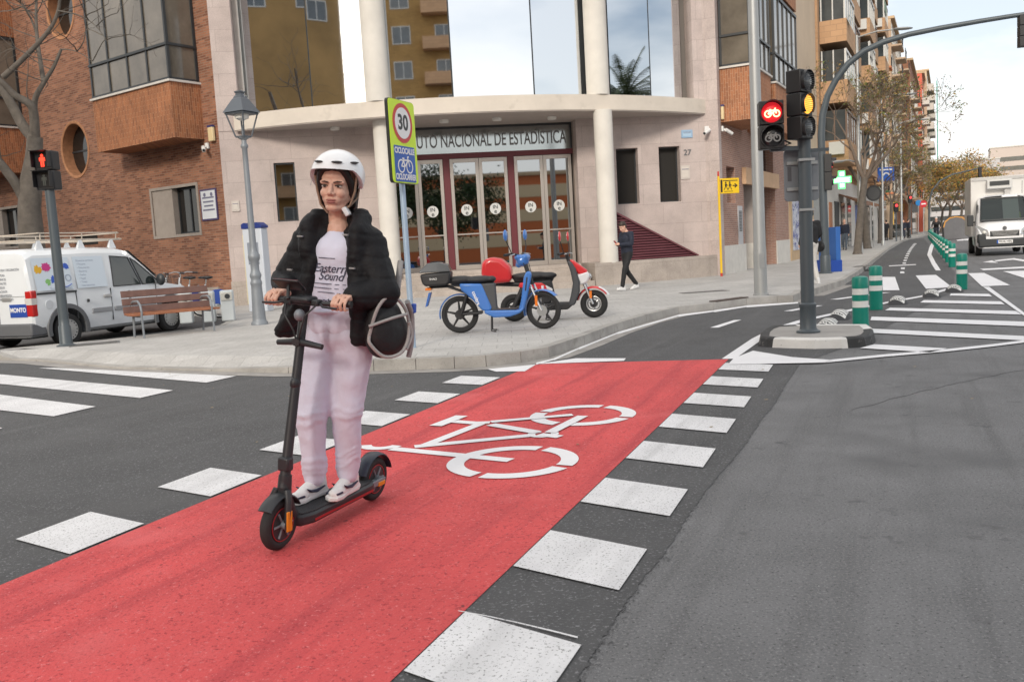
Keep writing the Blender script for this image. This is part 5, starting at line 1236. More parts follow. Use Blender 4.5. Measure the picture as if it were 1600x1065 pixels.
# blue moped
p0, p1 = G(721, 520, .14), G(852, 513, .14); mc = (p0 + p1) / 2; mo = thing('moped', 'blue electric moped with a black top box parked beside the kerb', 'moped', frame((mc.x, mc.y, .14), xd=(p1 - p0)))
F = WM[mo]; WB = .645; r = .285
mwheel(mo, F @ Matrix.Translation((-WB, 0, r)), r, .036, 5)
S = F @ Matrix.Translation((WB - .16, 0, .9)) @ Matrix.Rotation(R(-24), 4, 'Z') @ Matrix.Translation((-(WB - .16), 0, -.9))
mwheel(mo, S @ Matrix.Translation((WB, 0, r)), r, .036, 5)
arcstrip(-WB, r, r + .018, 25, 190, .06).build('rear_mudguard', m_mb, mo, smooth=50)
arcstrip(WB, r, r + .02, 45, 195, .065).build('front_mudguard', m_mb, mo, S, smooth=50)
fk = MB()
for s in (-1, 1): fk.ring([(WB, s * .075, r), (WB - .17, s * .07, .68)], .02, 8)
fk.build('fork', m_steel, mo, S, smooth=50)
MB().box(WB - .09, WB - .05, -.10, -.08, .36, .52).build('reflector', m_or, mo, S)
pp(mo, 'side_panel', [(-.62, .76), (-.28, .74), (-.14, .36), (-.18, .32), (-.29, .33), (-.36, .42), (-.46, .54), (-.60, .66)], -.155, .155, m_mb, .03)
pp(mo, 'seat_column', [(-.31, .74), (-.08, .74), (-.07, .36), (.0, .30), (-.25, .30), (-.2, .36)], -.13, .13, m_mg, .02)
pp(mo, 'battery_cover', [(-.20, .32), (.24, .32), (.22, .235), (-.16, .235)], -.13, .13, m_mg, .02)
pp(mo, 'floorboard', [(-.26, .335), (.26, .315), (.33, .36), (.34, .32), (.27, .265), (.12, .22), (-.12, .22), (-.26, .29)], -.17, .17, m_mb, .02)
MB().box(-.2, .22, -.14, .14, .326, .338).build('floor_mat', m_mk, mo)
pp(mo, 'leg_shield', [(.25, .30), (.30, .45), (.33, .62), (.36, .80), (.40, .88), (.46, .89), (.485, .84), (.45, .70), (.40, .50), (.345, .33), (.30, .28)], -.16, .16, m_mb, .03)
pp(mo, 'shield_slot', [(.365, .60), (.385, .60), (.42, .80), (.40, .80)], -.164, -.150, m_mk, .0)
cw = MB(); cw.cap((.27, 0, .99), .05, (.31, 0, 1.06), .085); cw.cap((.30, -.10, 1.10), .045, (.30, .10, 1.10), .045); cw.cap((.40, -.05, 1.10), .05, (.40, .05, 1.10), .05); cw.ell((.34, 0, 1.05), (.10, .12, .09)); blob(cw, 'handlebar_cowl', m_mb, mo, S, .013, 3)
MB().ring([(WB - .17, 0, .68), (WB - .27, 0, 1.02)], .035, 12).build('steering_head', m_mk, mo, S)
Hs = S @ Matrix.Translation((.28, 0, 0)); bars(mo, Hs, 1.13); mirrors(mo, Hs, 1.14, m_mb)
sb = MB(); sb.ell((-.62, 0, .81), (.24, .13, .065)).ell((-.32, 0, .80), (.25, .14, .06)).ell((-.14, 0, .80), (.08, .12, .05)).cap((-.7, 0, .78), .06, (-.15, 0, .775), .06)
blob(sb, 'seat', m_seat, mo, voxel=.014, smooth=4)
b = MB()
for s in (-1, 1): b.ring([(-.5, s * .10, .60), (-.8, s * .10, .72), (-1.05, s * .08, .72)], .014, 8).ring([(-.5, s * .1, .72), (-1.08, s * .06, .74)], .014, 8)
b.build('rear_rack', m_mk, mo, smooth=50)
pp(mo, 'top_box', [(-1.20, .93), (-1.17, .78), (-1.12, .745), (-.80, .745), (-.75, .80), (-.73, .95)], -.20, .20, m_mk, .03)
lidp = MB(); nl_ = [(-1.215, .95, .205), (-1.19, .99, .20), (-1.08, 1.09, .15), (-.92, 1.10, .15), (-.78, 1.06, .16), (-.735, .95, .205)]
vs = [(x, -w, z) for x, z, w in nl_] + [(x, w, z) for x, z, w in nl_]; k = len(nl_)
lidp.add(vs, [(i, i + 1, k + i + 1, k + i) for i in range(k - 1)] + [tuple(range(k))[::-1], tuple(range(k, 2 * k)), (0, k, 2 * k - 1, k - 1)]).build('top_box_lid', mat('smoky_lid', (.07, .075, .08), .22, coat=.5), mo, bevel=.015)
text('SHAD', .045, F @ Matrix.Translation((-1.0, -.203, .85)) @ RX, mat('sign_white'), mo, 'lettering', .001)
pp(mo, 'number_plate', [(-1.10, .64), (-1.06, .65), (-1.13, .44), (-1.16, .43)], -.09, .09, mat('plate_blue', (.03, .12, .42), .5), .004)
MB().box(-1.14, -1.05, -.12, .12, .68, .72).build('indicator', m_or, mo, bevel=.01)
b = MB()
for s in (-1, 1): b.ring([(-.16, s * .08, .24), (-.17, s * .13, .02), (-.10, s * .15, .01)], .012, 8)
b.build('centre_stand', m_mk, mo, smooth=50)
b = MB()
for s in (-1, 1): b.ring([(-.62, s * .09, .29), (-.3, s * .09, .30)], .022, 8).ring([(-.62, s * .10, .30), (-.50, s * .11, .64)], .025, 10)
b.build('swing_arm', m_mk, mo, smooth=50)
Fp = F @ Matrix.Translation((-.375, -.1885 + .03, .53)) @ RX @ Matrix.Rotation(R(-70), 4, 'Z')
text('cooltra', .075, Fp, mat('sign_white'), mo, 'lettering', .001, .0015)
b = MB()
for k_ in (-1, 1): b.ring([(.30, .05 * k_, 1.12), (.40, .09 * k_, 1.0), (.46, .06 * k_, .8), (.50, .07 * k_, .62)], .006, 6).ring([(.26, .15 * k_, 1.15), (.36, .10 * k_, 1.08), (.40, .03 * k_, .96)], .005, 6)
b.build('cable', m_mk, mo, S, smooth=60)
MB().box(WB - .01, WB + .02, -.012, .012, .60, .66).build('mudguard_badge', m_mw, mo, S); MB().lathe([(.085, -.004), (.085, .004)], 24, Matrix.Translation((WB, -.058, r)) @ RX).build('brake_disc', m_steel, mo, S)
# red and white scooter behind it
pr = G(930, 496, .14); Fm = frame((pr.x - .68, pr.y + .10, .14), R(-5))
mr = thing('moped', 'red and white electric scooter with a red delivery box parked behind the blue moped', 'moped', Fm); F = Fm; WB = .68; r = .235
mwheel(mr, F @ Matrix.Translation((-WB, 0, r)), r, .058, 3)
S = F @ Matrix.Translation((WB - .16, 0, .9)) @ Matrix.Rotation(R(-10), 4, 'Z') @ Matrix.Translation((-(WB - .16), 0, -.9))
mwheel(mr, S @ Matrix.Translation((WB, 0, r)), r, .056, 3, m_steel)
arcstrip(WB, r, r + .035, 35, 165, .085, .02).build('front_mudguard', m_mr, mr, S, smooth=50)
arcstrip(WB, r, r + .058, 28, 70, .08, .012).build('mudguard_tip', m_mw, mr, S, smooth=50)
fk = MB()
for s in (-1, 1): fk.ring([(WB, s * .10, r), (WB - .15, s * .08, .60)], .022, 8)
fk.build('fork', m_steel, mr, S, smooth=50)
MB().box(WB - .05, WB - .01, -.13, -.115, .34, .46).build('reflector', m_or, mr, S)
pp(mr, 'leg_shield', [(.24, .22), (.36, .24), (.45, .45), (.46, .62), (.40, .85), (.33, .97), (.26, .98), (.31, .80), (.34, .60), (.30, .42)], -.19, .19, m_mg, .03)
pp(mr, 'front_panel', [(.30, 1.0), (.36, .99), (.60, .80), (.58, .72), (.46, .72), (.36, .86)], -.14, .14, m_mr, .03)
pp(mr, 'nose_panel', [(.40, .74), (.60, .79), (.63, .70), (.58, .60), (.46, .56)], -.15, .15, m_mw, .03)
MB().ell((.60, 0, .70), (.06, .08, .06)).build('headlamp', mat('headlamp_glass'), mr, smooth=60)
pp(mr, 'floorboard', [(-.28, .30), (.26, .28), (.32, .24), (.24, .17), (-.26, .17)], -.18, .18, m_mk, .02)
pp(mr, 'seat_column', [(-.45, .66), (-.02, .68), (.02, .45), (-.05, .28), (-.38, .28), (-.52, .46)], -.15, .15, m_mk, .03)
pp(mr, 'side_panel', [(-.55, .66), (-.18, .64), (-.02, .52), (-.03, .46), (-.3, .54), (-.58, .58)], -.165, .165, m_mr, .02)
pp(mr, 'panel_tip', [(-.12, .60), (.0, .53), (-.01, .46), (-.10, .50)], -.170, .170, m_mw, .015)
sb = MB(); sb.ell((-.36, 0, .76), (.36, .15, .07)).ell((-.08, 0, .75), (.16, .14, .06)).cap((-.6, 0, .72), .07, (-.05, 0, .70), .07); blob(sb, 'seat', m_seat, mr, voxel=.014, smooth=4)
bx = MB(); nl_ = [(-1.10, .66), (-1.19, .84), (-1.17, 1.04), (-1.04, 1.12), (-.84, 1.08), (-.68, .93), (-.68, .68)]
bx.prof(nl_, -.23, .23).build('delivery_box', m_mr, mr, bevel=.10, seg=5)
b = MB().ring([(-.5, .0, .62), (-1.0, 0, .66)], .04, 8)
for s in (-1, 1): b.ring([(-.68, s * .13, .25), (-.50, s * .12, .60)], .035, 12)
b.build('rear_frame', m_mk, mr); MB().ring([(-.35, .10, .28), (-WB, .10, r)], .03, 8).ring([(-.35, -.10, .28), (-WB, -.10, r)], .03, 8).build('swing_arm', m_mk, mr)
Hs = S @ Matrix.Translation((.25, 0, 0)); MB().ring([(.05, 0, .9), (0, 0, 1.08)], .03, 10).build('steering_head', m_mk, mr, Hs); bars(mr, Hs, 1.08); mirrors(mr, Hs, 1.09, m_mr, -.1)
MB().ring([(-.1, -.1, .2), (-.14, -.16, .02), (-.08, -.18, .01)], .012, 8).ring([(-.1, .1, .2), (-.14, .16, .02), (-.08, .18, .01)], .012, 8).build('centre_stand', m_mk, mr)
# ------------------------------------------------------------------ people
m_skin = mat('skin', (.68, .405, .305), .5, var=.10, vs=24, bump=.06, bs=220); m_hair = mat('dark_hair', (.012, .009, .008), .45); m_hair2 = mat('brown_hair', (.035, .022, .016), .5)
m_lip = mat('lips', (.36, .135, .115), .5); m_eye = mat('eye_white', (.55, .50, .47), .25); m_iris = mat('eye_dark', (.02, .012, .01), .2); m_brow = mat('eyebrow', (.05, .030, .022), .8)
m_navy = mat('navy_cloth', (.016, .021, .040), .8, var=.25, vs=5, bump=.3, bs=14); m_blkc = mat('black_cloth', (.012, .012, .014), .75, var=.3, vs=5, bump=.3, bs=14)
m_sneak = mat('white_sneaker', (.70, .70, .70), .55, var=.06, vs=9); m_jean = mat('jeans', (.09, .115, .15), .8, var=.15, vs=7)
def fold(amp, sc, seed=0.0, zs=1.0):
    return lambda p: amp * (mnoise.noise(Vector((p.x * sc + seed, p.y * sc, p.z * sc * zs))) + .5 * mnoise.noise(Vector((p.x * sc * 2.1, p.y * sc * 2.1 + seed, p.z * sc * 2.1 * zs))))
def headprims(b, T):
    def e(c, r): b.ell(c, r, T, 16)
    def cp(a, ra, c, rc): b.cap(T @ Vector(a), ra, T @ Vector(c), rc, 10)
    e((-.012, 0, .045), (.094, .074, .085)); e((.02, 0, -.03), (.068, .060, .085)); e((.058, 0, -.098), (.024, .028, .021))
    for s in (-1, 1):
        cp((-.01, s * .050, -.045), .022, (.048, s * .020, -.098), .018); e((.055, s * .032, -.030), (.028, .024, .026)); e((-.01, s * .074, -.005), (.018, .010, .030))
        cp((.074, s * .012, .022), .012, (.066, s * .044, .020), .012)
    cp((.082, 0, .012), .009, (.104, 0, -.028), .0115); e((.094, .011, -.033), .0085); e((.094, -.011, -.033), .0085); e((.066, 0, -.060), (.025, .036, .030))
    cp((-.02, 0, -.07), .052, (-.035, 0, -.17), .054)
def facebits(par, F, T):
    for s in (-1, 1):
        MB().ell((.0755, s * .031, .001), (.0080, .0135, .0058), T).build('eye', m_eye, par, F, smooth=80)
        MB().ell((.0805, s * .030, .0012), (.0042, .0068, .0058), T).build('iris', m_iris, par, F, smooth=80)
        b = MB(); b.ring([T @ Vector(p) for p in ((.080, s * .016, .004), (.084, s * .029, .0078), (.074, s * .046, .003))], .0032, 6).build('eyelid', m_brow, par, F)
        b = MB(); b.ring([T @ Vector(p) for p in ((.088, s * .011, .0185), (.086, s * .029, .0235), (.070, s * .050, .0215))], [.0030, .0038, .0018], 6).build('eyebrow', m_brow, par, F, smooth=60)
    MB().ell((.0860, 0, -.0615), (.0090, .0230, .0056), T).ell((.0855, 0, -.0715), (.0090, .0195, .0070), T).build('lips', m_lip, par, F, smooth=80)
def fist(b, c, axis, p, u, s):
    """hand closed round a bar: axis along the bar (towards the thumb), p = forward, u = up"""
    c, axis, p, u = Vector(c), Vector(axis).normalized() * 1.12, Vector(p).normalized() * 1.12, Vector(u).normalized() * 1.12
    for k, (o, rr, ln) in enumerate(((.031, .0088, 1.0), (.0105, .0090, 1.06), (-.0105, .0088, 1.0), (-.031, .0078, .86))):
        q = [c - p * .030 + u * .026, c + u * .0275 * ln + p * .006, c + p * .030 * ln + u * .008, c + p * .022 - u * .018, c - p * .004 - u * .024]
        for i in range(4): b.cap(q[i] + axis * o, rr * (1.08 - .05 * i), q[i + 1] + axis * o, rr * (1.03 - .05 * i), 8)
    b.cap(c - p * .068 + axis * .006, .026, c - p * .028 + u * .016 + axis * .020, .017, 10); b.cap(c - p * .068 - axis * .004, .026, c - p * .028 + u * .016 - axis * .020, .016, 10); b.cap(c - p * .05 + u * .004, .024, c - p * .026 + u * .012, .020, 10)
    t = [c - p * .055 + axis * .022 - u * .004, c - p * .022 + axis * .042 - u * .012, c + p * .006 + axis * .036 - u * .022, c + p * .024 + axis * .022 - u * .014]
    for i in range(3): b.cap(t[i], .0125 - .0015 * i, t[i + 1], .0112 - .0015 * i, 8)
def shoe(par, F, a, ang, m=None, toe=0.0, up=.11, stripes=None, sole=None):
    """sneaker whose ankle stands at a (ground contact at a.z)"""
    T = F @ Matrix.Translation(Vector(a)) @ Matrix.Rotation(ang, 4, 'Z') @ Matrix.Rotation(toe, 4, 'Y')
    b = MB(); b.cap((-.05, 0, .045), .036, (.11, 0, .040), .030); b.cap((.10, .008, .036), .034, (.155, .004, .034), .028); b.cap((-.045, 0, .055), .038, (-.03, 0, up), .040); b.cap((.0, 0, .075), .034, (.09, 0, .045), .032); b.box(-.085, .17, -.034, .036, .008, .03)
    o = blob(b, 'shoe', m or m_sneak, par, T, .008, 4)
    pl = [(-.09, -.025), (-.06, -.038), (.06, -.036), (.12, -.046), (.17, -.036), (.192, 0), (.17, .038), (.12, .045), (.06, .036), (-.06, .038), (-.09, .025)]
    MB().prism(pl, .001, .026).build('sole', sole or m_sneak, o, T, bevel=.006)
    if stripes:
        for s in (-1, 1):
            b = MB(); b.ring([(-.04, s * .038, .055), (.02, s * .037, .044), (.07, s * .037, .052), (.10, s * .036, .070)], [.004, .009, .007, .003], 6); b.ring([(.12, s * .038, .038), (.16, s * .030, .036), (.175, 0, .038)], .006, 6)
            b.build('shoe_stripe', stripes, o, T, smooth=60)
        b = MB()
        for k in range(5): b.ring([(.015 + .018 * k, -.022, .098 - .011 * k), (.022 + .018 * k, 0, .106 - .011 * k), (.015 + .018 * k, .022, .098 - .011 * k)], .0035, 5)
        b.build('laces', m_sneak, o, T)
    return o
# ---- electric scooter and rider lean slightly into the bend
LEAN = Matrix.Rotation(R(-6.0), 4, 'X')
FSC = frame((-1.02, 4.61, .009), xd=Vector((-.4, -.917))) @ LEAN
sc = thing('kick_scooter', 'black electric kick scooter ridden along the red cycle crossing', 'scooter', FSC)
m_scb = mat('scooter_black', (.025, .027, .031), .45, var=.12, vs=8); m_scg = mat('scooter_deck_grip', (.035, .036, .04), .85, bump=.5, bs=160); m_org = mat('amber_reflector', (.75, .26, .02), .25)
m_red2 = mat('rim_red', (.35, .02, .025), .4)
def swheel(T, nm='wheel'):
    k = 36; r = .128
    o = MB().ring([((r - .027) * math.cos(2 * math.pi * i / k), 0, (r - .027) * math.sin(2 * math.pi * i / k)) for i in range(k)], .027, 14, closed=True).build(nm, m_tyre, sc, T, smooth=60)
    MB().lathe([(.078, -.024), (.083, -.018), (.083, .018), (.078, .024)], 28, RX).build('rim', m_scb, o, T, smooth=40)
    MB().ring([(.081 * math.cos(2 * math.pi * i / k), -.0245, .081 * math.sin(2 * math.pi * i / k)) for i in range(k)], .0028, 6, closed=True).ring([(.081 * math.cos(2 * math.pi * i / k), .0245, .081 * math.sin(2 * math.pi * i / k)) for i in range(k)], .0028, 6, closed=True).build('rim_stripe', m_red2, o, T)
    b = MB()
    for q in range(6):
        a = 2 * math.pi * q / 6
        for s in (-1, 1): b.ring([(.02 * math.cos(a), s * .026, .02 * math.sin(a)), (.07 * math.cos(a), s * .026, .07 * math.sin(a))], .006, 6)
    b.ring([(0, -.05, 0), (0, .05, 0)], .022, 12).build('hub', m_grey, o, T, smooth=50)
    return o
FW = FSC @ Matrix.Translation((.425, 0, .128)); swheel(FW); swheel(FSC @ Matrix.Translation((-.425, 0, .128)))
pl = [(-.36, -.055), (-.30, -.075), (.24, -.08), (.32, -.055), (.34, 0), (.32, .055), (.24, .08), (-.30, .075), (-.36, .055)]
MB().prism(pl, .085, .145).build('deck', m_scb, sc, bevel=.014); MB().prism([(x * .95, y * .86) for x, y in pl], .1455, .150).build('grip_mat', m_scg, sc)
MB().box(-.30, .24, -.083, -.079, .10, .112).box(-.30, .24, .079, .083, .10, .112).build('deck_trim', m_red2, sc)
MB().ring([(.30, 0, .12), (.345, 0, .17), (.385, 0, .27), (.375, 0, .36)], [.034, .034, .036, .032], 14).build('neck', m_scb, sc, smooth=50)
b = MB()
for s in (-1, 1): b.ring([(.425, s * .048, .128), (.418, s * .05, .24), (.40, s * .03, .29)], [.018, .018, .02], 10)
b.build('fork', m_scb, sc, smooth=50)
arcstrip(.425, .128, .140, 40, 150, .040, .008).build('front_mudguard', m_scb, sc, smooth=50); arcstrip(-.425, .128, .142, 20, 165, .042, .008).build('rear_mudguard', mat('mudguard_blueblack', (.022, .03, .05), .35), sc, smooth=50)
for s in (-1, 1):
    MB().box(.405, .445, s * .062 - .004, s * .062 + .004, .10, .20).build('fork_reflector', m_org, sc, bevel=.003)
    MB().box(-.45, -.38, s * .062 - .006, s * .062 + .006, .10, .125).build('rear_reflector', m_org, sc, bevel=.003)
    MB().box(-.46, -.30, s * .056 - .008, s * .056 + .008, .105, .14).build('rear_stay', m_grey, sc, bevel=.004)
STT = Vector((.235, 0, 1.14))
MB().ring([(.385, 0, .30), (.375, 0, .37), STT], [.033, .026, .0215], 16).build('stem', m_scb, sc, smooth=50)
MB().box(.35, .40, -.032, .032, .38, .45).build('folding_latch', m_scb, sc, F=FSC, bevel=.01)
MB().ell((.30, 0, .80), (.03, .026, .035)).build('stem_clamp', m_scb, sc, smooth=60)
MB().ring([(.265, -.13, .985), (.272, 0, 1.0), (.265, .13, .985)], [.014, .018, .014], 10).ring([(.24, -.025, 1.0), (.30, 0, 1.0)], .02, 8).build('hook_bar', m_scb, sc, smooth=50)
BZ = 1.185; BX = .235
MB().ring([(BX - .035, -.245, BZ + .01), (BX - .012, -.12, BZ + .005), (BX, 0, BZ), (BX - .012, .12, BZ + .005), (BX - .035, .245, BZ + .01)], .0125, 12).build('handlebar', m_scb, sc, smooth=60)
for s in (-1, 1):
    g = MB().ring([(BX - .022, s * .135, BZ + .006), (BX - .036, s * .25, BZ + .01)], .0175, 12).build('grip', m_sblk, sc, smooth=50)
    MB().ring([(BX + .008, s * .10, BZ + .004), (BX + .045, s * .14, BZ - .004), (BX + .04, s * .215, BZ - .008)], .006, 8).build('brake_lever', m_scb, g, smooth=50)
MB().box(BX - .045, BX + .045, -.055, .055, BZ + .005, BZ + .035).build('display', m_scb, sc, bevel=.012)
MB().box(BX - .02, BX + .03, -.105, -.055, BZ - .01, BZ + .028).build('throttle', m_scb, sc, bevel=.008); MB().box(BX - .02, BX + .03, .06, .10, BZ - .008, BZ + .024).build('bell', m_scb, sc, bevel=.008)
MB().ell((BX + .035, 0, BZ - .055), (.028, .026, .03)).build('headlight', m_grey, sc, smooth=60)
b = MB()
for s in (-1, 1): b.ring([(BX + .02, s * .09, BZ), (BX + .075, s * .06, BZ - .05), (BX + .055, s * .02, BZ - .13), (BX + .05, 0, BZ - .2)], .0045, 6)
b.build('brake_cable', m_sblk, sc, smooth=60)
# phone on the bar
ph = thing('phone', 'dark phone with a reddish screen mounted on the scooter handlebar', 'phone', FSC @ Matrix.Translation((BX + .005, -.085, BZ + .085)) @ Matrix.Rotation(R(-35), 4, 'Y'))
MB().cbox((0, 0, 0), (.085, .155, .010)).build('case', m_sblk, ph, bevel=.004); MB().cbox((0, 0, .0062), (.078, .146, .002)).build('screen', mat('phone_screen', (.16, .035, .045), .15), ph)
MB().ring([(-.01, .02, -.075), (0, 0, -.004)], .009, 8).build('holder', m_sblk, ph)

rd = thing('person', 'woman in a white helmet, black padded jacket and lilac trousers standing on the scooter', 'person', FSC)
HC = Vector((-.035, 0, 1.755)); HT = Matrix.Translation(HC) @ Matrix.Rotation(R(17), 4, 'Z') @ Matrix.Rotation(R(2), 4, 'Y') @ Matrix.Diagonal((1.14, 1.16, 1.06, 1))
SH = {1: Vector((-.06, .175, 1.475)), -1: Vector((-.06, -.175, 1.475))}
EL = {1: Vector((-.02, .298, 1.24)), -1: Vector((-.01, -.295, 1.26))}
WR = {1: Vector((BX - .115, .185, BZ + .03)), -1: Vector((BX - .115, -.185, BZ + .035))}
HIP = {1: Vector((-.07, .085, .99)), -1: Vector((-.05, -.085, .99))}
KN = {1: Vector((-.035, .075, .60)), -1: Vector((.075, -.065, .60))}
AN = {1: Vector((-.085, .055, .245)), -1: Vector((.06, -.055, .245))}
b = MB(); headprims(b, HT)
b.cap((-.06, 0, 1.54), .06, (-.065, 0, 1.28), .085); b.cap((-.065, 0, 1.28), .085, (-.07, 0, 1.02), .085)
for s in (-1, 1):
    b.cap((-.055, 0, 1.47), .06, SH[s], .05); b.cap(SH[s], .045, EL[s], .037); b.cap(EL[s], .037, WR[s], .026, 10)
    b.cap(HIP[s], .09, KN[s], .05); b.cap(KN[s], .05, AN[s], .036); c = Vector((BX - .028, s * .195, BZ + .008)); fist(b, c, (0, -s, 0), (c - WR[s]).normalized() * 1.0, (0, 0, 1), s)
    b.cap(WR[s], .026, c - (c - WR[s]).normalized() * .062, .026, 10)
blob(b, 'body', m_skin, rd, voxel=.0042, smooth=3, fac=.4)
facebits(rd, FSC, HT)
# hair under the helmet, at the cheeks and nape
b = MB()
for s in (-1, 1): b.cap(HT @ Vector((.052, s * .052, .066)), .022, HT @ Vector((.022, s * .066, .02)), .022); b.cap(HT @ Vector((.018, s * .068, .02)), .020, HT @ Vector((-.03, s * .062, -.085)), .022)
b.cap(HT @ Vector((-.06, -.04, -.02)), .05, HT @ Vector((-.075, -.03, -.12)), .045); b.cap(HT @ Vector((-.06, .04, -.02)), .05, HT @ Vector((-.075, .03, -.12)), .045); b.cap(HT @ Vector((.066, -.04, .082)), .016, HT @ Vector((.066, .04, .082)), .016)
blob(b, 'hair', m_hair, rd, voxel=.008, smooth=3)
# helmet shell
m_helm = mat('helmet_white', (.80, .81, .83), .28, coat=.5)
b = MB(); n, m_ = 40, 12; vs = []; fs = []
def hz(a):                       # rim height round the head (0 = front)
    c = math.cos(a); return .074 + .012 * c if c > .55 else (.074 + .012 * .55 - (.55 - c) * .115 if c > -.2 else -.005)
for shell, rx, ry, rz in ((0, .142, .116, .126), (1, .122, .099, .108)):
    for i in range(n):
        a = 2 * math.pi * i / n; zb = hz(a) - .052
        for j in range(m_ + 1):
            z = zb + (rz * .999 - zb) * (1 - (1 - j / m_) ** 1.6); q = math.sqrt(max(0, 1 - (z / rz) ** 2)); bul = 1 + .03 * (1 - j / m_)
            vs.append((-.014 + rx * q * math.cos(a), ry * q * math.sin(a), .048 + z))
st_ = m_ + 1; N2 = n * st_
for sh in (0, 1):
    for i in range(n):
        for j in range(m_):
            A, Bq, Cq, Dq = (sh * N2 + i * st_ + j, sh * N2 + ((i + 1) % n) * st_ + j, sh * N2 + ((i + 1) % n) * st_ + j + 1, sh * N2 + i * st_ + j + 1)
            fs.append((A, Bq, Cq, Dq) if sh == 0 else (Dq, Cq, Bq, A))
for i in range(n): fs.append((i * st_, N2 + i * st_, N2 + ((i + 1) % n) * st_, ((i + 1) % n) * st_))
hm = b.add(vs, fs, HT).build('helmet', m_helm, rd, smooth=50)
for a, e in ((18, .128), (62, .112), (-30, .126)):
    A = R(a); T = HT @ Matrix.Translation((-.014 + .126 * math.cos(A), .103 * math.sin(A), .113)) @ Matrix.Rotation(A, 4, 'Z')
    MB().ell((0, 0, 0), (.012, .024, .0055), T).build('vent', m_sblk, hm, FSC, smooth=60)
b = MB()
for s in (-1, 1):
    b.ring([HT @ Vector(p) for p in ((.018, s * .092, .05), (.012, s * .084, -.02), (.022, s * .066, -.085), (.03, s * .03, -.125))], .0065, 6); b.ring([HT @ Vector(p) for p in ((-.07, s * .085, .03), (-.03, s * .084, -.05), (.02, s * .066, -.086))], .006, 6)
b.build('chin_strap', mat('strap_tan', (.26, .17, .12), .7), hm, FSC, smooth=60)
MB().cbox((0, 0, 0), (.04, .022, .045), HT @ Matrix.Translation((.03, .052, -.115)) @ Matrix.Rotation(R(30), 4, 'X')).build('buckle', m_helm, hm, FSC, bevel=.006)
MB().ring([HT @ Vector((.0, -.105, .05)), HT @ Vector((.05, -.103, .0))], .001, 4).build('helmet_sticker', m_grey, hm, FSC)
# T-shirt with printed lettering
m_tee = mat('lilac_white_tee', (.66, .665, .80), .85, var=.05, vs=6, bump=.2, bs=25)
b = MB(); b.ell((-.045, .015, 1.40), (.108, .165, .13)); b.cap((-.05, -.06, 1.34), .10, (-.045, -.05, 1.06), .108); b.cap((-.05, .06, 1.34), .10, (-.045, .05, 1.06), .108); b.cap((-.055, 0, 1.45), .075, (-.05, 0, 1.49), .066); b.cap((-.055, -.13, 1.47), .05, (-.055, .13, 1.47), .05)
tee = blob(b, 'tshirt', m_tee, rd, voxel=.012, smooth=5, disp=fold(.006, 9, 3.3, .6))
from mathutils.bvhtree import BVHTree
def printon(txt, size, y, z, target, m, off=.0025, sx=1.0, nm='print', shear=0.0):
    T = FSC @ Matrix(((0, 0, 1, .3), (1, 0, 0, y), (0, 1, 0, z), (0, 0, 0, 1)))
    o = text(txt, size, T, m, target, nm, .0006, .0004, sx=sx)
    bv = BVHTree.FromPolygons([v.co for v in target.data.vertices], [p.vertices[:] for p in target.data.polygons])
    rel = FSC.inverted() @ T
    inv = rel.inverted()
    for v in o.data.vertices:
        v.co.x += v.co.y * shear
        p = rel @ v.co; h = bv.ray_cast(Vector((.5, p.y, p.z)), Vector((-1, 0, 0)))
        if h[0] is not None: v.co = inv @ Vector((h[0].x + off + (p.x - .3), p.y, p.z))
m_prn = mat('shirt_print', (.07, .07, .11), .8)
for t_, sz, y, z, sh in (('Eastern', .062, .022, 1.345, .35), ('Sound', .058, .03, 1.305, .35), ('————', .045, .018, 1.27, 0), ('————', .045, .018, 1.248, 0), ('———', .045, .018, 1.226, 0), ('——', .05, .005, 1.40, 0), ('~•~', .045, .012, 1.185, 0)): printon(t_, sz, y, z, tee, m_prn, shear=sh)
# padded jacket, open at the front
m_jk = mat('padded_jacket', (.0115, .0115, .0135), .62, var=.35, vs=4, bump=.6, bs=18, spec=.22)
b = MB()
for s in (-1, 1):
    b.cap(SH[s] + Vector((0, 0, -.005)), .084, EL[s], .079); b.cap(EL[s], .079, WR[s].lerp(EL[s], .20), .062)
    b.cap(WR[s].lerp(EL[s], .25), .068, WR[s].lerp(EL[s], .12), .052)
    b.cap(SH[s] * .55 + Vector((-.04, 0, .66)) + Vector((0, 0, .02)), .082, SH[s], .092)
    k = 1.0 if s > 0 else 1.12
    b.cap((-.03, s * .150, 1.40), .072, (-.01, s * .175 * k, 1.20), .066); b.cap((-.01, s * .175 * k, 1.20), .066, (-.0, s * (.205 if s > 0 else .265), 1.02), .062)
    dy = .032; b.cap((.02, s * .128 + dy, 1.38), .052, (.05, s * .160 * k + dy, 1.14), .046); b.cap((.05, s * .160 * k + dy, 1.14), .046, (.045, s * (.185 if s > 0 else .29), 1.00), .038)
    b.cap((-.10, s * .09, 1.44), .085, (-.12, s * .12, 1.08), .085)
    # collar
    b.cap((-.115, s * .06, 1.585), .050, (-.06, s * .135, 1.60), .050); b.cap((-.06, s * .135, 1.60), .050, (.02, s * .150 + .015, 1.545), .046); b.cap((.02, s * .150 + .015, 1.545), .046, (.04, s * .140 + .02, 1.42), .046); b.cap((-.06, s * .11, 1.50), .06, (.01, s * .14 + .015, 1.47), .055)
b.cap((-.12, -.06, 1.575), .055, (-.12, .06, 1.575), .055); b.cap((-.115, -.06, 1.50), .06, (-.115, .06, 1.50), .06); b.cap((-.12, 0, 1.44), .09, (-.13, 0, 1.05), .09)
def quilt(p):                    # soft horizontal channels plus creases
    f = fold(.009, 8, 1.7, .8)(p); return f - .006 * max(0, 1 - abs(((p.z + .01 * mnoise.noise(p * 6)) / .105) % 1.0 - .5) * 9)
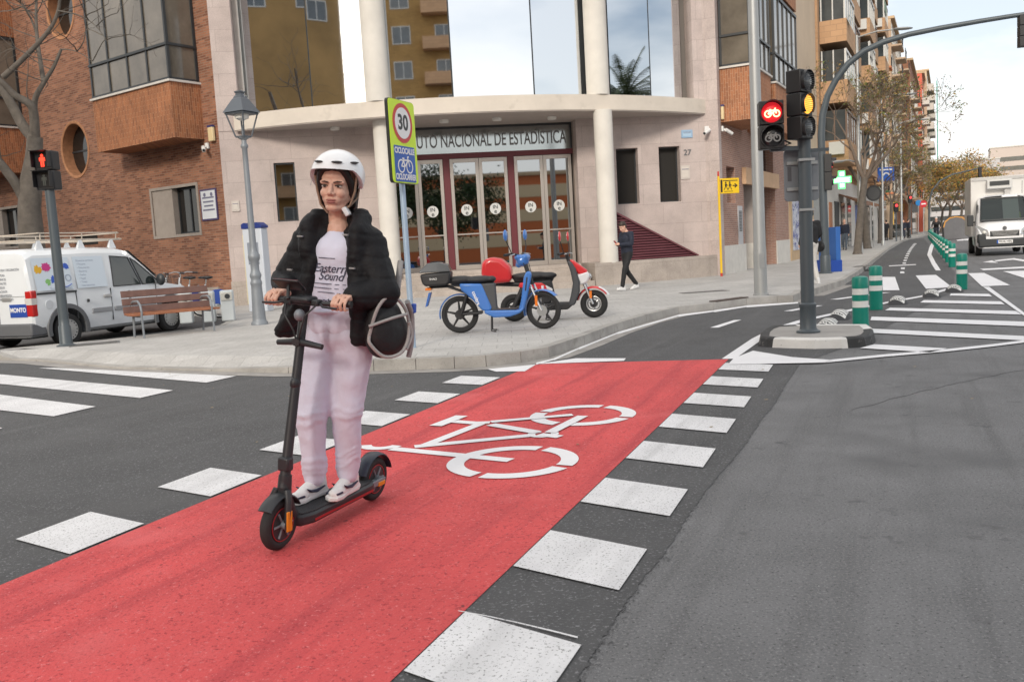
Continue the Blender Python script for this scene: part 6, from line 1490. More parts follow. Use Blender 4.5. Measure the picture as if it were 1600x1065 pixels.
jk = blob(b, 'jacket', m_jk, rd, voxel=.011, smooth=5, disp=quilt)
m_zip = mat('zip_silver', (.5, .5, .52), .35, .7)
for p in ((.085, -.135, 1.50), (.085, .135, 1.52), (.10, -.185, 1.33), (.11, -.22, 1.22), (.10, .185, 1.36)): MB().cbox(p, (.012, .030, .008)).build('press_stud', m_zip, jk)
# trousers
m_tr = mat('lilac_trousers', (.635, .63, .755), .9, var=.06, vs=5, bump=.3, bs=22)
b = MB(); b.cap((-.065, -.055, 1.10), .108, (-.065, .055, 1.10), .108); b.cap((-.065, -.07, 1.00), .112, (-.06, .07, 1.00), .112)
for s in (-1, 1):
    b.cap(HIP[s] + Vector((0, s * .008, -.02)), .108, KN[s], .082); b.cap(KN[s], .080, AN[s] + Vector((0, 0, .06)), .062); b.cap(AN[s] + Vector((0, 0, .06)), .064, AN[s] + Vector((.004, 0, .012)), .054)
def legfold(p):
    f = fold(.006, 7, 5.1, 1.3)(p)
    for zc in (.60, .57, .33, .36, .30): f += .006 * math.exp(-((p.z - zc - .25 * p.y + .04 * mnoise.noise(p * 9)) / .011) ** 2)
    return f
tr = blob(b, 'trousers', m_tr, rd, voxel=.011, smooth=5, disp=legfold)
MB().ring([(-.065 + .122 * math.cos(a), .172 * math.sin(a), 1.125 + .006 * math.sin(3 * a)) for a in [2 * math.pi * i / 28 for i in range(28)]], .011, 8, closed=True).build('waistband', m_tr, tr, smooth=60)
m_nvy = mat('shoe_navy', (.02, .025, .06), .5)
for s in (-1, 1): shoe(rd, FSC, (AN[s].x, AN[s].y, .152), R(4 * s), stripes=m_nvy)
b = MB()
for s in (-1, 1): b.cap(AN[s] + Vector((0, 0, .06)), .042, AN[s] + Vector((-.01, 0, -.01)), .044)
b.build('socks', m_sneak, rd, smooth=70)
# shoulder bag on the left hip
FB = FSC @ Matrix.Translation((-.06, .25, 1.09))
bg_ = thing('shoulder_bag', 'black pouch bag with grey straps hanging at the rider left hip', 'bag', FB)
m_bag = mat('bag_black', (.012, .012, .014), .6, var=.2, vs=9, bump=.2, bs=30); m_strp = mat('bag_strap_grey', (.36, .345, .34), .7, var=.12, vs=14)
b = MB(); b.ell((.0, .02, -.03), (.135, .085, .165)); b.ell((-.05, .03, -.07), (.13, .09, .13)); blob(b, 'pouch', m_bag, bg_, voxel=.014, smooth=5, disp=fold(.006, 11))
def strap(pts, r, nm='strap'):
    P = [Vector(p) for p in pts]; Q = []
    for i in range(len(P) - 1):
        for k in range(6):
            t = k / 6; p0_, p1_, p2_, p3_ = P[max(i - 1, 0)], P[i], P[i + 1], P[min(i + 2, len(P) - 1)]
            Q.append(.5 * ((2 * p1_) + (p2_ - p0_) * t + (2 * p0_ - 5 * p1_ + 4 * p2_ - p3_) * t * t + (3 * p1_ - p0_ - 3 * p2_ + p3_) * t ** 3))
    Q.append(P[-1]); MB().ring(Q, r, 8).build(nm, m_strp, bg_, smooth=60)
strap([(.13, .02, -.06), (.12, .06, .08), (.06, .10, .14), (-.06, .115, .06), (-.07, .13, -.06), (-.02, .12, -.15), (.08, .08, -.165), (.135, .03, -.10), (.13, .02, -.06)], .009)
strap([(.15, .03, -.01), (.06, .11, .03), (-.05, .125, .04)], .008); strap([(-.08, .11, .10), (-.15, .10, .02), (-.17, .09, -.12), (-.16, .08, -.2)], .014); strap([(-.07, .13, .0), (-.09, .135, -.07), (-.05, .13, -.14)], .009)
strap([(-.06, .06, .12), (-.08, .06, .24), (-.11, .05, .3)], .016, 'shoulder_strap'); MB().cbox((-.15, .11, .06), (.03, .02, .05)).build('blue_tag', mat('splash_blue'), bg_, bevel=.006)

# ---- the other people
def figure(F, label, J, top, legs, hair, shoes=None, vox=.02, group=None, hands=None, bald=False):
    """J: joints head, neck, pelvis, sh/el/wr/hip/kn/an per side (+1 left, -1 right)"""
    o = thing('person', label, 'person', F, group); b = MB(); H = Matrix.Translation(J['head']) @ Matrix.Rotation(J.get('nod', 0), 4, 'Y'); headprims(b, H)
    ch = Vector(J['neck']) + Vector((-.01, 0, -.16)); pe = Vector(J['pelvis'])
    b.cap(J['neck'], .055, ch, .10); b.cap(ch, .10, pe, .10)
    for s in (-1, 1):
        sh, el, wr, hp, kn, an = [Vector(J[k][s]) for k in ('sh', 'el', 'wr', 'hip', 'kn', 'an')]
        b.cap(J['neck'], .05, sh, .05); b.cap(sh, .045, el, .036); b.cap(el, .036, wr, .026); b.cap(hp, .08, kn, .05); b.cap(kn, .05, an, .036); b.cap(an, .034, an + Vector((.07, 0, -.05)), .025)
        hd = (wr - el).normalized() if not (hands and s in hands) else Vector(hands[s]).normalized(); sd = hd.cross(Vector((0, 1, 0))).normalized() if abs(hd.y) < .9 else Vector((1, 0, 0))
        b.cap(wr, .024, wr + hd * .06, .030, 8)
        for k in range(4):
            q = wr + hd * .075 + sd * (k - 1.5) * .017; e = hd * (.045 - .006 * abs(k - 1.3)); b.cap(q, .0095, q + e + sd * 0 + Vector((0, -s * .012, 0)), .0085, 6); b.cap(q + e + Vector((0, -s * .012, 0)), .0085, q + e * 1.4 + Vector((0, -s * .032, 0)), .0075, 6)
        b.cap(wr + hd * .03 + sd * .024, .011, wr + hd * .07 + sd * .045 + Vector((0, -s * .02, 0)), .0085, 6)
    blob(b, 'body', m_skin, o, F, min(vox, .011), 3)
    if vox <= .014: facebits(o, F, H)
    if not bald:
        b = MB(); b.ell((-.02, 0, .062), (.098, .081, .082), H); b.ell((-.055, 0, .0), (.055, .076, .075), H); b.build('hair', hair, o, F, smooth=70)
    b = MB(); b.cap(Vector(J['neck']) + Vector((0, 0, -.03)), .075, ch, .125); b.cap(ch + Vector((0, .06, 0)), .115, pe + Vector((0, .055, .02)), .12); b.cap(ch - Vector((0, .06, 0)), .115, pe + Vector((0, -.055, .02)), .12)
    for s in (-1, 1):
        sh, el, wr = [Vector(J[k][s]) for k in ('sh', 'el', 'wr')]
        b.cap(Vector(J['neck']) + Vector((0, 0, -.04)), .07, sh, .07); b.cap(sh, .072, el, .058); b.cap(el, .058, wr, .043)
    blob(b, 'jacket', top, o, F, vox, 4, fold(.008, 9))
    b = MB(); b.cap(pe + Vector((0, -.05, -.02)), .112, pe + Vector((0, .05, -.02)), .112)
    for s in (-1, 1):
        hp, kn, an = [Vector(J[k][s]) for k in ('hip', 'kn', 'an')]; b.cap(hp, .10, kn, .07); b.cap(kn, .07, an + Vector((0, 0, .02)), .054)
    blob(b, 'trousers', legs, o, F, vox, 4, fold(.007, 8, 2))
    for s in (-1, 1):
        an = Vector(J['an'][s]); shoe(o, F, (an.x, an.y, an.z - .09), J.get('toe', {}).get(s, 0), shoes or m_sneak, J.get('pitch', {}).get(s, 0), sole=shoes)
    return o
def J0(**k):
    d = dict(head=(.03, 0, 1.64), neck=(0, 0, 1.46), pelvis=(0, 0, .96), sh={1: (-.01, .19, 1.42), -1: (-.01, -.19, 1.42)}, el={1: (-.03, .24, 1.15), -1: (-.03, -.24, 1.15)}, wr={1: (.06, .23, .92), -1: (.06, -.23, .92)},
             hip={1: (0, .09, .93), -1: (0, -.09, .93)}, kn={1: (.03, .09, .51), -1: (.03, -.09, .51)}, an={1: (0, .09, .09), -1: (0, -.09, .09)}); d.update(k); return d
p = G(982, 453, .14); Fm = frame((p.x, p.y, .14), xd=Vector((-.86, -.5)))
walk = J0(head=(.10, 0, 1.61), nod=R(28), neck=(.02, 0, 1.46), el={1: (.04, .25, 1.17), -1: (.04, -.25, 1.17)}, wr={1: (.24, .07, 1.17), -1: (.24, -.06, 1.16)},
          kn={1: (.16, .08, .51), -1: (-.02, -.08, .50)}, an={1: (.24, .07, .10), -1: (-.30, -.06, .13)}, pitch={-1: R(12), 1: R(-6)})
figure(Fm, 'man in a navy jacket and black trousers looking at his phone as he walks', walk, m_navy, m_blkc, m_hair2, vox=.013, hands={1: (.85, -.5, .15), -1: (.85, .5, .15)})
o = thing('phone', 'small phone held by the walking man in the navy jacket', 'phone', Fm @ Matrix.Translation((.345, 0, 1.22)) @ Matrix.Rotation(R(-50), 4, 'Y'))
MB().cbox((0, 0, 0), (.14, .07, .009)).build('case', mat('phone_red', (.35, .03, .04), .4), o, bevel=.003); MB().cbox((0, 0, .0055), (.13, .064, .002)).build('screen', m_sblk, o)
p = G(1268, 443, .14); Fw = frame((p.x, p.y, .14), xd=Vector((-.25, .97)))
figure(Fw, 'person in a dark coat and white trousers half hidden behind the signal pole', J0(wr={1: (.1, .22, .95), -1: (.16, -.2, 1.0)}, an={1: (.1, .08, .09), -1: (-.12, -.08, .09)}), m_blkc, mat('white_trousers', (.62, .60, .57), .8, var=.06), m_hair, vox=.02)
o = thing('handbag', 'black handbag hanging beside the person in white trousers', 'bag', Fw @ Matrix.Translation((.14, -.34, .86)))
b = MB().ell((0, 0, 0), (.17, .08, .14)); blob(b, 'pouch', m_bag, o, voxel=.02, smooth=4); MB().ring([(.1, 0, .1), (.08, 0, .26), (-.06, 0, .28), (-.1, 0, .1)], .012, 6).build('strap', m_sblk, o)
p = G(1180, 409, .14); figure(frame((p.x + .25, p.y + .6, .14), xd=Vector((.5, .86))), 'dark clothed person entering the recessed doorway behind the lamp mast', J0(), m_blkc, m_blkc, m_hair, m_sblk, .025)
p = V(1320, 386, 52); figure(frame((p.x, p.y, .14), xd=Vector((-.4, -.9))), 'bald man in a navy jacket and jeans walking on the far pavement', J0(kn={1: (.1, .09, .51), -1: (0, -.09, .51)}, an={1: (.16, .08, .09), -1: (-.2, -.08, .11)}), m_navy, m_jean, m_hair2, m_sblk, .025, 'people on the far pavement', bald=True)
for px, py, Y, lb in ((1385, 366.5, 78, 'dark clothed person standing by the yellow shop front'), (1412, 366.5, 82, 'person in dark blue standing by the far lamp pole'), (1419, 366, 84, 'person in grey beside the one in dark blue at the far corner')):
    q = V(px, py, Y); figure(frame((q.x, q.y, .14), R(random.uniform(0, 360))), lb, J0(), m_navy if px > 1400 else m_blkc, m_navy if px == 1412 else m_blkc, m_hair, m_sblk, .035, 'people on the far pavement')
# ------------------------------------------------------------------ the street beyond and the places mirrored in the glass
S2 = Vector((math.sin(R(26.4)), math.cos(R(26.4)))); O2 = ORW + DRW * 10.95
F2 = frame((*O2, 0), xd=S2)         # x along the street front, y inwards
m_cream = mat('cream_render', (.60, .47, .34), .85, var=.10, vs=.5, bump=.15, bs=9, speck=[(1.4, .63, (.50, .38, .27), .2)])
m_ochre = brickmat('ochre_brick', (.46, .285, .165), (.39, .235, .13), (.42, .29, .19), .5, .13, .01, var=.14, vs=.4)
m_ochre2 = brickmat('ochre_panel', (.52, .325, .19), (.46, .285, .165), (.36, .23, .14), .62, .3, .012, var=.1, vs=.5)
m_wpane = mat('street_glass', (.05, .06, .065), .06, spec=1.0, var=.5, vs=.6); m_wfr = mat('white_frame', (.62, .62, .60), .5); m_awn = mat('dark_awning', (.045, .045, .045), .8)
def bwin(par, F, x0, x1, z0, z1, y=0.0, fm=None, fr=.07, parts=True, out=-1):
    b = MB(); ya, yb = sorted((y, y + out * .05))
    b.box(x0 - fr, x0, ya, yb, z0 - fr, z1 + fr).box(x1, x1 + fr, ya, yb, z0 - fr, z1 + fr).box(x0, x1, ya, yb, z1, z1 + fr).box(x0, x1, ya, yb, z0 - fr, z0).box((x0 + x1) / 2 - .03, (x0 + x1) / 2 + .03, ya, yb, z0, z1)
    o = b.build('window', fm or m_wfr, par, F); ya, yb = sorted((y + out * .004, y + out * .02))
    MB().box(x0, x1, ya, yb, z0, z1).build('pane', m_wpane, o, F); return o
def bbay(par, F, u0, u1, z, dep, m, glazed=True, fm=None):
    """enclosed balcony: parapet box and a white framed glazing over it"""
    o = MB().box(u0, u1, -dep, -.003, z, z + 1.15).build('balcony', m, par, F)
    if glazed:
        MB().box(u0 + .08, u1 - .08, -dep + .08, -.003, z + 1.16, z + 2.72).build('pane', m_wpane, o, F)
        b = MB(); n = max(2, round((u1 - u0) / 1.1))
        for i in range(n + 1):
            x = u0 + .05 + (u1 - u0 - .16) * i / n; b.box(x, x + .07, -dep + .04, -dep + .079, z + 1.16, z + 2.72)
        for k in range(3):
            y = -dep + .08 + k * (dep - .2) / 2; b.box(u0 + .03, u0 + .079, y, y + .06, z + 1.16, z + 2.72)
        b.box(u0 + .03, u1 - .03, -dep + .03, -dep + .079, z + 2.6, z + 2.74); b.build('frame', fm or m_wfr, o, F)
    else:
        MB().box(u0 + .3, u1 - .3, -.05, -.004, z + .2, z + 2.5).build('pane', m_wpane, o, F)
    return o
# cream block with the painted shutters
cr = thing('apartment_building', 'plain cream rendered wall beside the right brick wing, painted shutters at street level', 'building', F2)
MB().box(.01, 10.2, .0, 12, -.1, 25).build('wall', m_cream, cr); MB().box(9.75, 10.2, -.12, -.002, 4.4, 25).build('brick_strip', m_ochre, cr)
m_graf = mat('graffiti_paint', (.52, .54, .62), .7, speck=[(2.2, .52, (.10, .12, .34), .03), (5.5, .57, (.74, .76, .80), .03), (3.4, .62, (.03, .03, .06), .02)]); m_tan = mat('tan_base', (.50, .36, .22), .8, var=.15, vs=2)
MB().box(.15, 10.1, -.06, -.002, 3.35, 4.3).box(.15, .7, -.05, -.002, -.1, 3.35).box(3.2, 4.3, -.05, -.002, -.1, 3.35).box(6.6, 7.4, -.05, -.002, -.1, 3.35).box(.15, 10.1, -.055, -.051, -.1, .55).build('shopfront', m_tan, cr)
for a, c in ((.7, 3.2), (4.3, 6.6)): MB().box(a, c, -.03, -.002, .56, 3.34).build('painted_shutter', m_graf, cr)
MB().box(7.4, 10.0, -.03, -.002, .3, 3.3).build('shutter', mat('grey_shutter', (.3, .3, .3), .6, var=.1), cr)
# ochre block with enclosed balconies
oc = thing('apartment_building', 'tall ochre brick apartment block with rows of glazed balconies over the pharmacy', 'building', F2)
MB().box(10.21, 50, .0, 12, -.1, 23.6).build('wall', m_ochre, oc); MB().box(10.1, 50.1, -.5, 12.1, 23.6, 23.9).build('roof', m_tan, oc)
for c in range(5):
    u = 11.4 + c * 7.8
    for f in range(6): bbay(oc, F2, u, u + 4.9, 4.9 + f * 3.1, 1.35 if c % 2 == 0 else 1.0, m_ochre2, fm=m_wfr if (c + f) % 3 else mat('brown_frame', (.16, .10, .07), .5))
    for f in range(6): bwin(oc, F2, u + 5.6, u + 6.9, 5.9 + f * 3.1, 7.2 + f * 3.1)
rc = random.Random(12)             # what people keep outside: shutters half down, air conditioners, plants
for q in [c_ for c_ in oc.children if c_.name.startswith('balcony')]:
    bb_ = q.bound_box; x0, x1 = bb_[0][0], bb_[6][0]; y0 = bb_[0][1]; z1 = bb_[6][2]; t_ = rc.random()
    if t_ < .35: MB().box(x0 + .1, x0 + (x1 - x0) * rc.uniform(.3, .6), y0 + .02, y0 + .039, z1 + rc.uniform(.4, 1.0), z1 + 1.55).build('blind', mat('blind_' + rc.choice('ab'), rc.choice([(.5, .47, .42), (.16, .24, .16)]), .7), q, F2)
    if .25 < t_ < .55: MB().box(x0 - .32, x0 - .003, y0 + .2, y0 + .95, z1 - .75, z1 - .1).build('air_conditioner', m_wfr, q, F2)
    if t_ > .6:
        b = MB()
        for k in range(46): c_ = Vector((rc.uniform(x0 + .1, x0 + 1.4), y0 - .12 + rc.gauss(0, .08), z1 + .02 + rc.gauss(0, .16))); s_ = .09; b.add([c_ + Vector((-s_, 0, 0)), c_ + Vector((0, .03, s_)), c_ + Vector((s_, 0, .02)), c_ + Vector((0, -.04, -s_))], [(0, 1, 2, 3)])
        b.build('plants', mat('balcony_plants', (.07, .12, .03), .7, var=.4), q, F2)
m_drb = mat('orange_wood_door', (.36, .13, .045), .6, var=.15, vs=3); m_pale = mat('pale_shopfront', (.58, .55, .50), .7, var=.1)
MB().box(10.25, 49.9, -.05, -.002, -.1, 4.4).build('shopfront', m_pale, oc)
for a in (11.2, 13.6): MB().box(a, a + 1.3, -.09, -.051, .15, 2.9).build('door', m_drb, oc)
for a, m in ((16.2, m_awn), (19.5, m_wpane), (23.4, m_wpane), (29.0, mat('blue_shopfront', (.03, .10, .40), .5)), (33.5, m_wpane), (39, m_wpane), (43.5, m_wpane)): MB().box(a, a + 2.2, -.09, -.051, .2, 3.0).build('shop_window', m, oc)
for a in (18.5, 23.0, 28.5, 38.5): MB().add([(a, -.06, 3.5), (a + 3, -.06, 3.5), (a + 3, -1.3, 3.0), (a, -1.3, 3.0), (a, -.06, 3.44), (a + 3, -.06, 3.44), (a + 3, -1.3, 2.8), (a, -1.3, 2.8)], [(0, 1, 2, 3), (7, 6, 5, 4), (0, 4, 5, 1), (1, 5, 6, 2), (2, 6, 7, 3), (3, 7, 4, 0)]).build('awning', mat('brown_awning', (.25, .13, .08), .8), oc)
def block(u0, u1, h, m, label, bm, nb, fl=3.05, dep=1.0, glazed=False, rail=None, base=None, set_=0.0, wfm=None):
    F = F2 @ Matrix.Translation((0, set_, 0)); o = thing('apartment_building', label, 'building', F)
    MB().box(u0, u1, 0, 12, -.1, h).build('wall', m, o); MB().box(u0 - .05, u1 + .05, -.35, 12.1, h, h + .25).build('roof', m_tan, o)
    MB().box(u0 + .02, u1 - .02, -.06, -.002, -.1, 4.0).build('shopfront', base or m_pale, o)
    n = int((h - 4.2) / fl); w = (u1 - u0) / nb
    for c in range(nb):
        a = u0 + c * w
        for f in range(n):
            z = 4.5 + f * fl
            if c % 2 == 0:
                q = MB().box(a + .3, a + w - .3, -dep, -.003, z, z + .18).build('balcony', bm, o); b = MB()
                if rail:
                    for k in range(int((w - .6) / .3)): b.box(a + .32 + k * .3, a + .35 + k * .3, -dep, -dep + .03, z + .18, z + 1.1)
                    b.box(a + .3, a + w - .3, -dep - .01, -dep + .04, z + 1.1, z + 1.15); b.build('railing', rail, q)
                else: b.box(a + .3, a + w - .3, -dep, -dep + .1, z + .18, z + 1.1).box(a + .3, a + .4, -dep + .1, -.003, z + .18, z + 1.1).build('parapet', bm, q)
            bwin(o, F, a + .8, a + w - .8, z + .5, z + 2.3, fm=wfm)
        MB().box(a + .4, a + w - .4, -.1, -.061, .2, 3.0).build('shop_window', m_wpane, o)
    return o
m_or2 = mat('orange_render', (.62, .22, .10), .8, var=.1); m_grn = mat('green_render', (.20, .34, .16), .8, var=.1); m_bei = mat('beige_render', (.50, .38, .27), .85, var=.14, vs=.6); m_brn = brickmat('brown_brick', (.33, .15, .09), (.26, .12, .075), (.3, .2, .14), .5, .13, .01)
block(50.1, 57, 21.0, m_grn, 'green rendered apartment block squeezed between the ochre and orange ones', m_grn, 2, rail=m_awn)
block(57.1, 63, 22.0, m_or2, 'orange rendered apartment block beyond the green one', m_or2, 2, rail=m_awn)
block(63.1, 84, 22.5, m_bei, 'beige apartment block with railed balconies above the yellow shop', m_bei, 5, rail=m_awn, base=mat('yellow_shop', (.75, .45, .05), .6), set_=-.7)
block(84.1, 112, 21.5, m_brn, 'brown brick apartment block with air conditioners at the far corner', m_bei, 6, rail=m_awn, base=mat('dark_shop', (.10, .09, .09), .6), set_=-1.7)
block(116, 124, 24.5, mat('red_render', (.58, .13, .08), .8, var=.1), 'tall narrow red rendered tower beyond the far corner', m_pale, 2, set_=-2.2)
block(124.1, 150, 26, m_bei, 'far beige tower beside the red one', m_pale, 4, set_=-2.7)
o = thing('scaffold_net', 'green safety net hung down the front of the far beige tower', 'safety net', F2)
MB().box(126, 131, -4.2, -4.1, 8, 24.5).build('net', mat('green_net', (.05, .38, .27), .8), o)
# pale blocks closing the street
for k, (x, y, w, h, c, lb) in enumerate(((148, 300, 30, 21, (.52, .50, .50), 'distant pale grey block at the end of the street'), (182, 310, 26, 26, (.55, .47, .42), 'distant pinkish block at the end of the street'), (120, 290, 22, 13, (.60, .58, .56), 'low distant white building at the end of the street'))):
    F = frame((x, y, 0), R(-26)); o = thing('apartment_building', lb, 'building', F)
    MB().box(-w / 2, w / 2, 0, 14, -.1, h).build('wall', mat('far_wall_%s' % ('grey', 'pink', 'white')[k], c, .9), o)
    b = MB()
    for f in range(int(h / 3.2) - 1): b.box(-w / 2 + 1, w / 2 - 1, -.05, -.004, 2 + f * 3.2, 3.5 + f * 3.2)
    b.build('window_band', m_wpane, o)
    MB().box(-w / 2 - .2, w / 2 + .2, -.2, 14.2, h, h + .4).build('roof', m_pale, o)
# ---- trees
def grow(b, p, d, Ln, r, lv, rnd, tips, bend=.25, up=.10, fork=(2, 3), shr=.74, kmin=.004):
    n = 4; P = [p.copy()]; rr = [r]; q = p.copy(); dd = d.copy()
    for i in range(n):
        dd = (dd + Vector((rnd.uniform(-1, 1), rnd.uniform(-1, 1), rnd.uniform(-1, 1))) * bend * .5 + Vector((0, 0, up * .5))).normalized(); q = q + dd * Ln / n; P.append(q.copy()); rr.append(max(kmin, r * (1 - .42 * (i + 1) / n)))
    b.ring(P, rr, 8 if r > .06 else (5 if r > .02 else 3), caps=r > .03)
    if lv <= 0: tips.append((P[-1], dd)); tips.append((P[2], dd)); return
    for k in range(rnd.randint(*fork)):
        a = rnd.uniform(0, 6.28); t = dd.orthogonal().normalized(); t = (Matrix.Rotation(a, 3, dd) @ t); e = (dd * rnd.uniform(.62, 1.0) + t * rnd.uniform(.45, .85)).normalized()
        grow(b, P[-1] if k < 2 else P[3], e, Ln * rnd.uniform(shr - .1, shr + .1), rr[-1] * rnd.uniform(.68, .86), lv - 1, rnd, tips, bend, up, fork, shr, kmin)
def leaves(b, tips, n, spread, size, rnd, nm=3):
    for k in range(n):
        p, d = tips[rnd.randrange(len(tips))]; c = p + Vector((rnd.gauss(0, spread), rnd.gauss(0, spread), rnd.gauss(0, spread * .8)))
        u = Vector((rnd.uniform(-1, 1), rnd.uniform(-1, 1), rnd.uniform(-1, 1))).normalized(); w = u.orthogonal().normalized(); s = size * rnd.uniform(.6, 1.3)
        b.cur = rnd.randrange(nm); b.add([c - u * s, c + w * s * .5, c + u * s, c - w * s * .5], [(0, 1, 2, 3)])
m_bark = mat('tree_bark', (.125, .108, .092), .9, var=.3, vs=5, bump=.5, bs=22); m_twig = mat('twig_bark', (.16, .125, .10), .9, var=.2)
LG = [mat('leaf_olive', (.10, .125, .028), .7, var=.3, vs=3), mat('leaf_ochre', (.22, .15, .035), .7, var=.3, vs=3), mat('leaf_brown', (.13, .075, .03), .7, var=.3, vs=3)]
LD_ = [mat('leaf_dark', (.028, .055, .016), .6, var=.3, vs=3), mat('leaf_mid', (.055, .09, .022), .6, var=.3, vs=3), mat('leaf_deep', (.018, .038, .012), .6, var=.3, vs=3)]
LA = [mat('leaf_yellow', (.42, .24, .04), .7, var=.3, vs=3), mat('leaf_amber', (.34, .17, .035), .7, var=.3, vs=3), mat('leaf_olive'), mat('leaf_brown')]
def tree(F, label, th, tr_, Ln, lv, seed, nl, spread, ls, LM, lean=(0, 0), group=None, fork=(2, 3), up=.1, bend=.3, name='street_tree'):
    rnd = random.Random(seed); o = thing(name, label, 'tree', F, group)
    P = [Vector((0, 0, -.05)), Vector((0, 0, .15)), Vector((lean[0] * .3, lean[1] * .3, th * .4)), Vector((lean[0] * .7, lean[1] * .7, th * .75)), Vector((lean[0], lean[1], th))]
    MB().ring(P, [tr_ * 1.5, tr_ * 1.1, tr_, tr_ * .92, tr_ * .85], 14).build('trunk', m_bark, o, smooth=60)
    b = MB(); tips = []; top = P[-1]
    for k in range(4):
        a = 6.28 * k / 4 + rnd.uniform(-.5, .5); d = Vector((math.cos(a) * .75, math.sin(a) * .75, 1.0)).normalized()
        grow(b, top - Vector((0, 0, .15)), d, Ln * rnd.uniform(.85, 1.15), tr_ * .62, lv, rnd, tips, bend, up, fork, .74, .010)
    b.build('branches', m_twig, o, smooth=60)
    b = MB(); leaves(b, tips, nl, spread, ls, rnd, len(LM)); b.build('foliage', LM, o)
    return o
p = G(1340, 397, .14); tree(frame((p.x, p.y, .14)), 'sparse street tree with a pale trunk, nearest on the right pavement', 3.6, .17, 1.75, 5, 11, 2300, .13, .07, LG, (.4, 0), 'street trees along the right pavement')
p = V(1355, 388, 52); tree(frame((p.x, p.y, .14)), 'sparse street tree with a darker trunk, second on the right pavement', 3.9, .20, 1.8, 5, 5, 2400, .14, .075, LG, (-.2, .3), 'street trees along the right pavement')
for k, (px, Y, lb) in enumerate(((1375, 66, 'third sparse street tree, behind the street lamps'), (1392, 80, 'fourth sparse street tree, in front of the orange block'), (1420, 98, 'fifth sparse street tree, near the far corner'))):
    q = V(px, 370, Y); tree(frame((q.x, q.y, .14)), lb, 3.4, .15, 1.6, 5, 20 + k, 1800, .18, .09, LG, (.1, 0), 'street trees along the right pavement')
for k, (px, Y, lb) in enumerate(((1482, 105, 'autumn tree with amber leaves behind the recycling bins'), (1500, 118, 'taller autumn tree with yellow leaves on the median'), (1520, 132, 'autumn tree half hidden by the delivery truck'), (1470, 128, 'autumn tree beside the far arched signal mast'))):
    q = V(px, 360, Y); tree(frame((q.x, q.y, 0)), lb, 3.2, .17, 2.2, 4, 40 + k, 5000, .6, .15, LA, (.3, 0), 'autumn trees on the median', up=.05)
# the bare tree in front of the left brick wing
tY = 21.5; base = V(52, 430, tY); o = thing('bare_tree', 'leafless tree with forked grey limbs in front of the left brick wing', 'tree', frame((base.x, base.y, .0)))
rb = random.Random(3)
def limb(b, pts, r0, r1, dy0=0.0, dy1=0.0, tw=0, k=10):
    n = len(pts); P = []
    Q = [V(x * .3756, y * .3756, tY + dy0 + (dy1 - dy0) * i / (n - 1)) for i, (x, y) in enumerate(pts)]
    for i in range(n - 1):
        for t in range(4):
            t_ = t / 4; a, c, d, e = Q[max(i - 1, 0)], Q[i], Q[i + 1], Q[min(i + 2, n - 1)]
            P.append(.5 * ((2 * c) + (d - a) * t_ + (2 * a - 5 * c + 4 * d - e) * t_ ** 2 + (3 * c - a - 3 * d + e) * t_ ** 3))
    P.append(Q[-1]); m = len(P)
    b.ring(P, [r0 + (r1 - r0) * i / (m - 1) for i in range(m)], k)
    for q in range(tw):
        i = rb.randrange(m // 3, m); d = Vector((rb.uniform(-1, 1), rb.uniform(-.8, .8), rb.uniform(-.1, .9))).normalized()
        grow(b, P[i], d, rb.uniform(.5, 1.0), .016, 2, rb, [], .5, .02, (1, 2), .75, .004)
    return b
FW0 = Matrix.Identity(4)
b = MB(); bz = base.copy(); bz.z = -.05; P0 = [bz, bz + Vector((0, 0, .6))] + [V(x * .3756, y * .3756, tY) for x, y in ((128, 960), (122, 860), (130, 760), (142, 650), (146, 570))]
b.ring(P0, [.40, .32, .28, .25, .25, .19, .17], 16); b.build('trunk', m_bark, o, FW0, smooth=60)
b = MB()
limb(b, [(112, 850), (70, 770), (10, 690), (-60, 600), (-140, 480)], .14, .07, 0, -.5, 3)
limb(b, [(146, 580), (100, 530), (45, 430), (-10, 330), (-70, 200), (-120, 60)], .14, .06, 0, .4, 4)
limb(b, [(146, 575), (140, 470), (120, 430), (60, 395), (5, 340), (-60, 300)], .12, .05, 0, -.6, 2)
limb(b, [(142, 450), (150, 400), (185, 340), (225, 275), (255, 205)], .075, .03, 0, -.3, 5)
limb(b, [(182, 342), (170, 270), (155, 160), (150, 60), (155, -60)], .06, .025, 0, .5, 4)
limb(b, [(15, 320), (70, 270), (150, 190), (215, 110), (245, 30), (250, -80)], .07, .025, -.3, -.7, 7)
limb(b, [(255, 205), (320, 215), (385, 255)], .016, .006, -.3, -.5, 3, 5); limb(b, [(240, 45), (330, 65), (400, 110), (450, 180)], .018, .005, -.7, -.9, 6, 5); limb(b, [(155, 150), (120, 60), (60, -20)], .03, .012, .3, .2, 5, 6); limb(b, [(150, 40), (100, 45), (60, 40)], .014, .006, .4, .4, 4, 5)
b.build('branches', m_bark, o, FW0, smooth=60)
# ---- small things along the far pavement
hb = thing('advert_totem', 'bright blue hoarding box beside the arched mast', 'hoarding', frame((*V(1297, 427, 26.8).xy, .14), R(10)))
MB().box(-.08, .07, -.5, .5, .33, 1.31).build('panel', mat('hoarding_blue', (.03, .13, .42), .45, var=.05), hb, bevel=.01); MB().box(-.26, .10, -.52, .52, 0, .34).build('base', mat('hoarding_base', (.01, .06, .34), .5), hb, bevel=.01)
q = V(1315, 281, 46.5); ph_ = thing('pharmacy_cross', 'glowing green pharmacy cross sign over the far pavement', 'sign', frame((q.x, q.y, 0), R(-8)))
m_cross = lit('cross_green', (.12, .95, .25), 1.3); zc = q.z
MB().box(-.16, .16, -.08, .08, zc - .46, zc + .46).box(-.46, -.161, -.08, .08, zc - .16, zc + .16).box(.161, .46, -.08, .08, zc - .16, zc + .16).build('cross', m_cross, ph_)
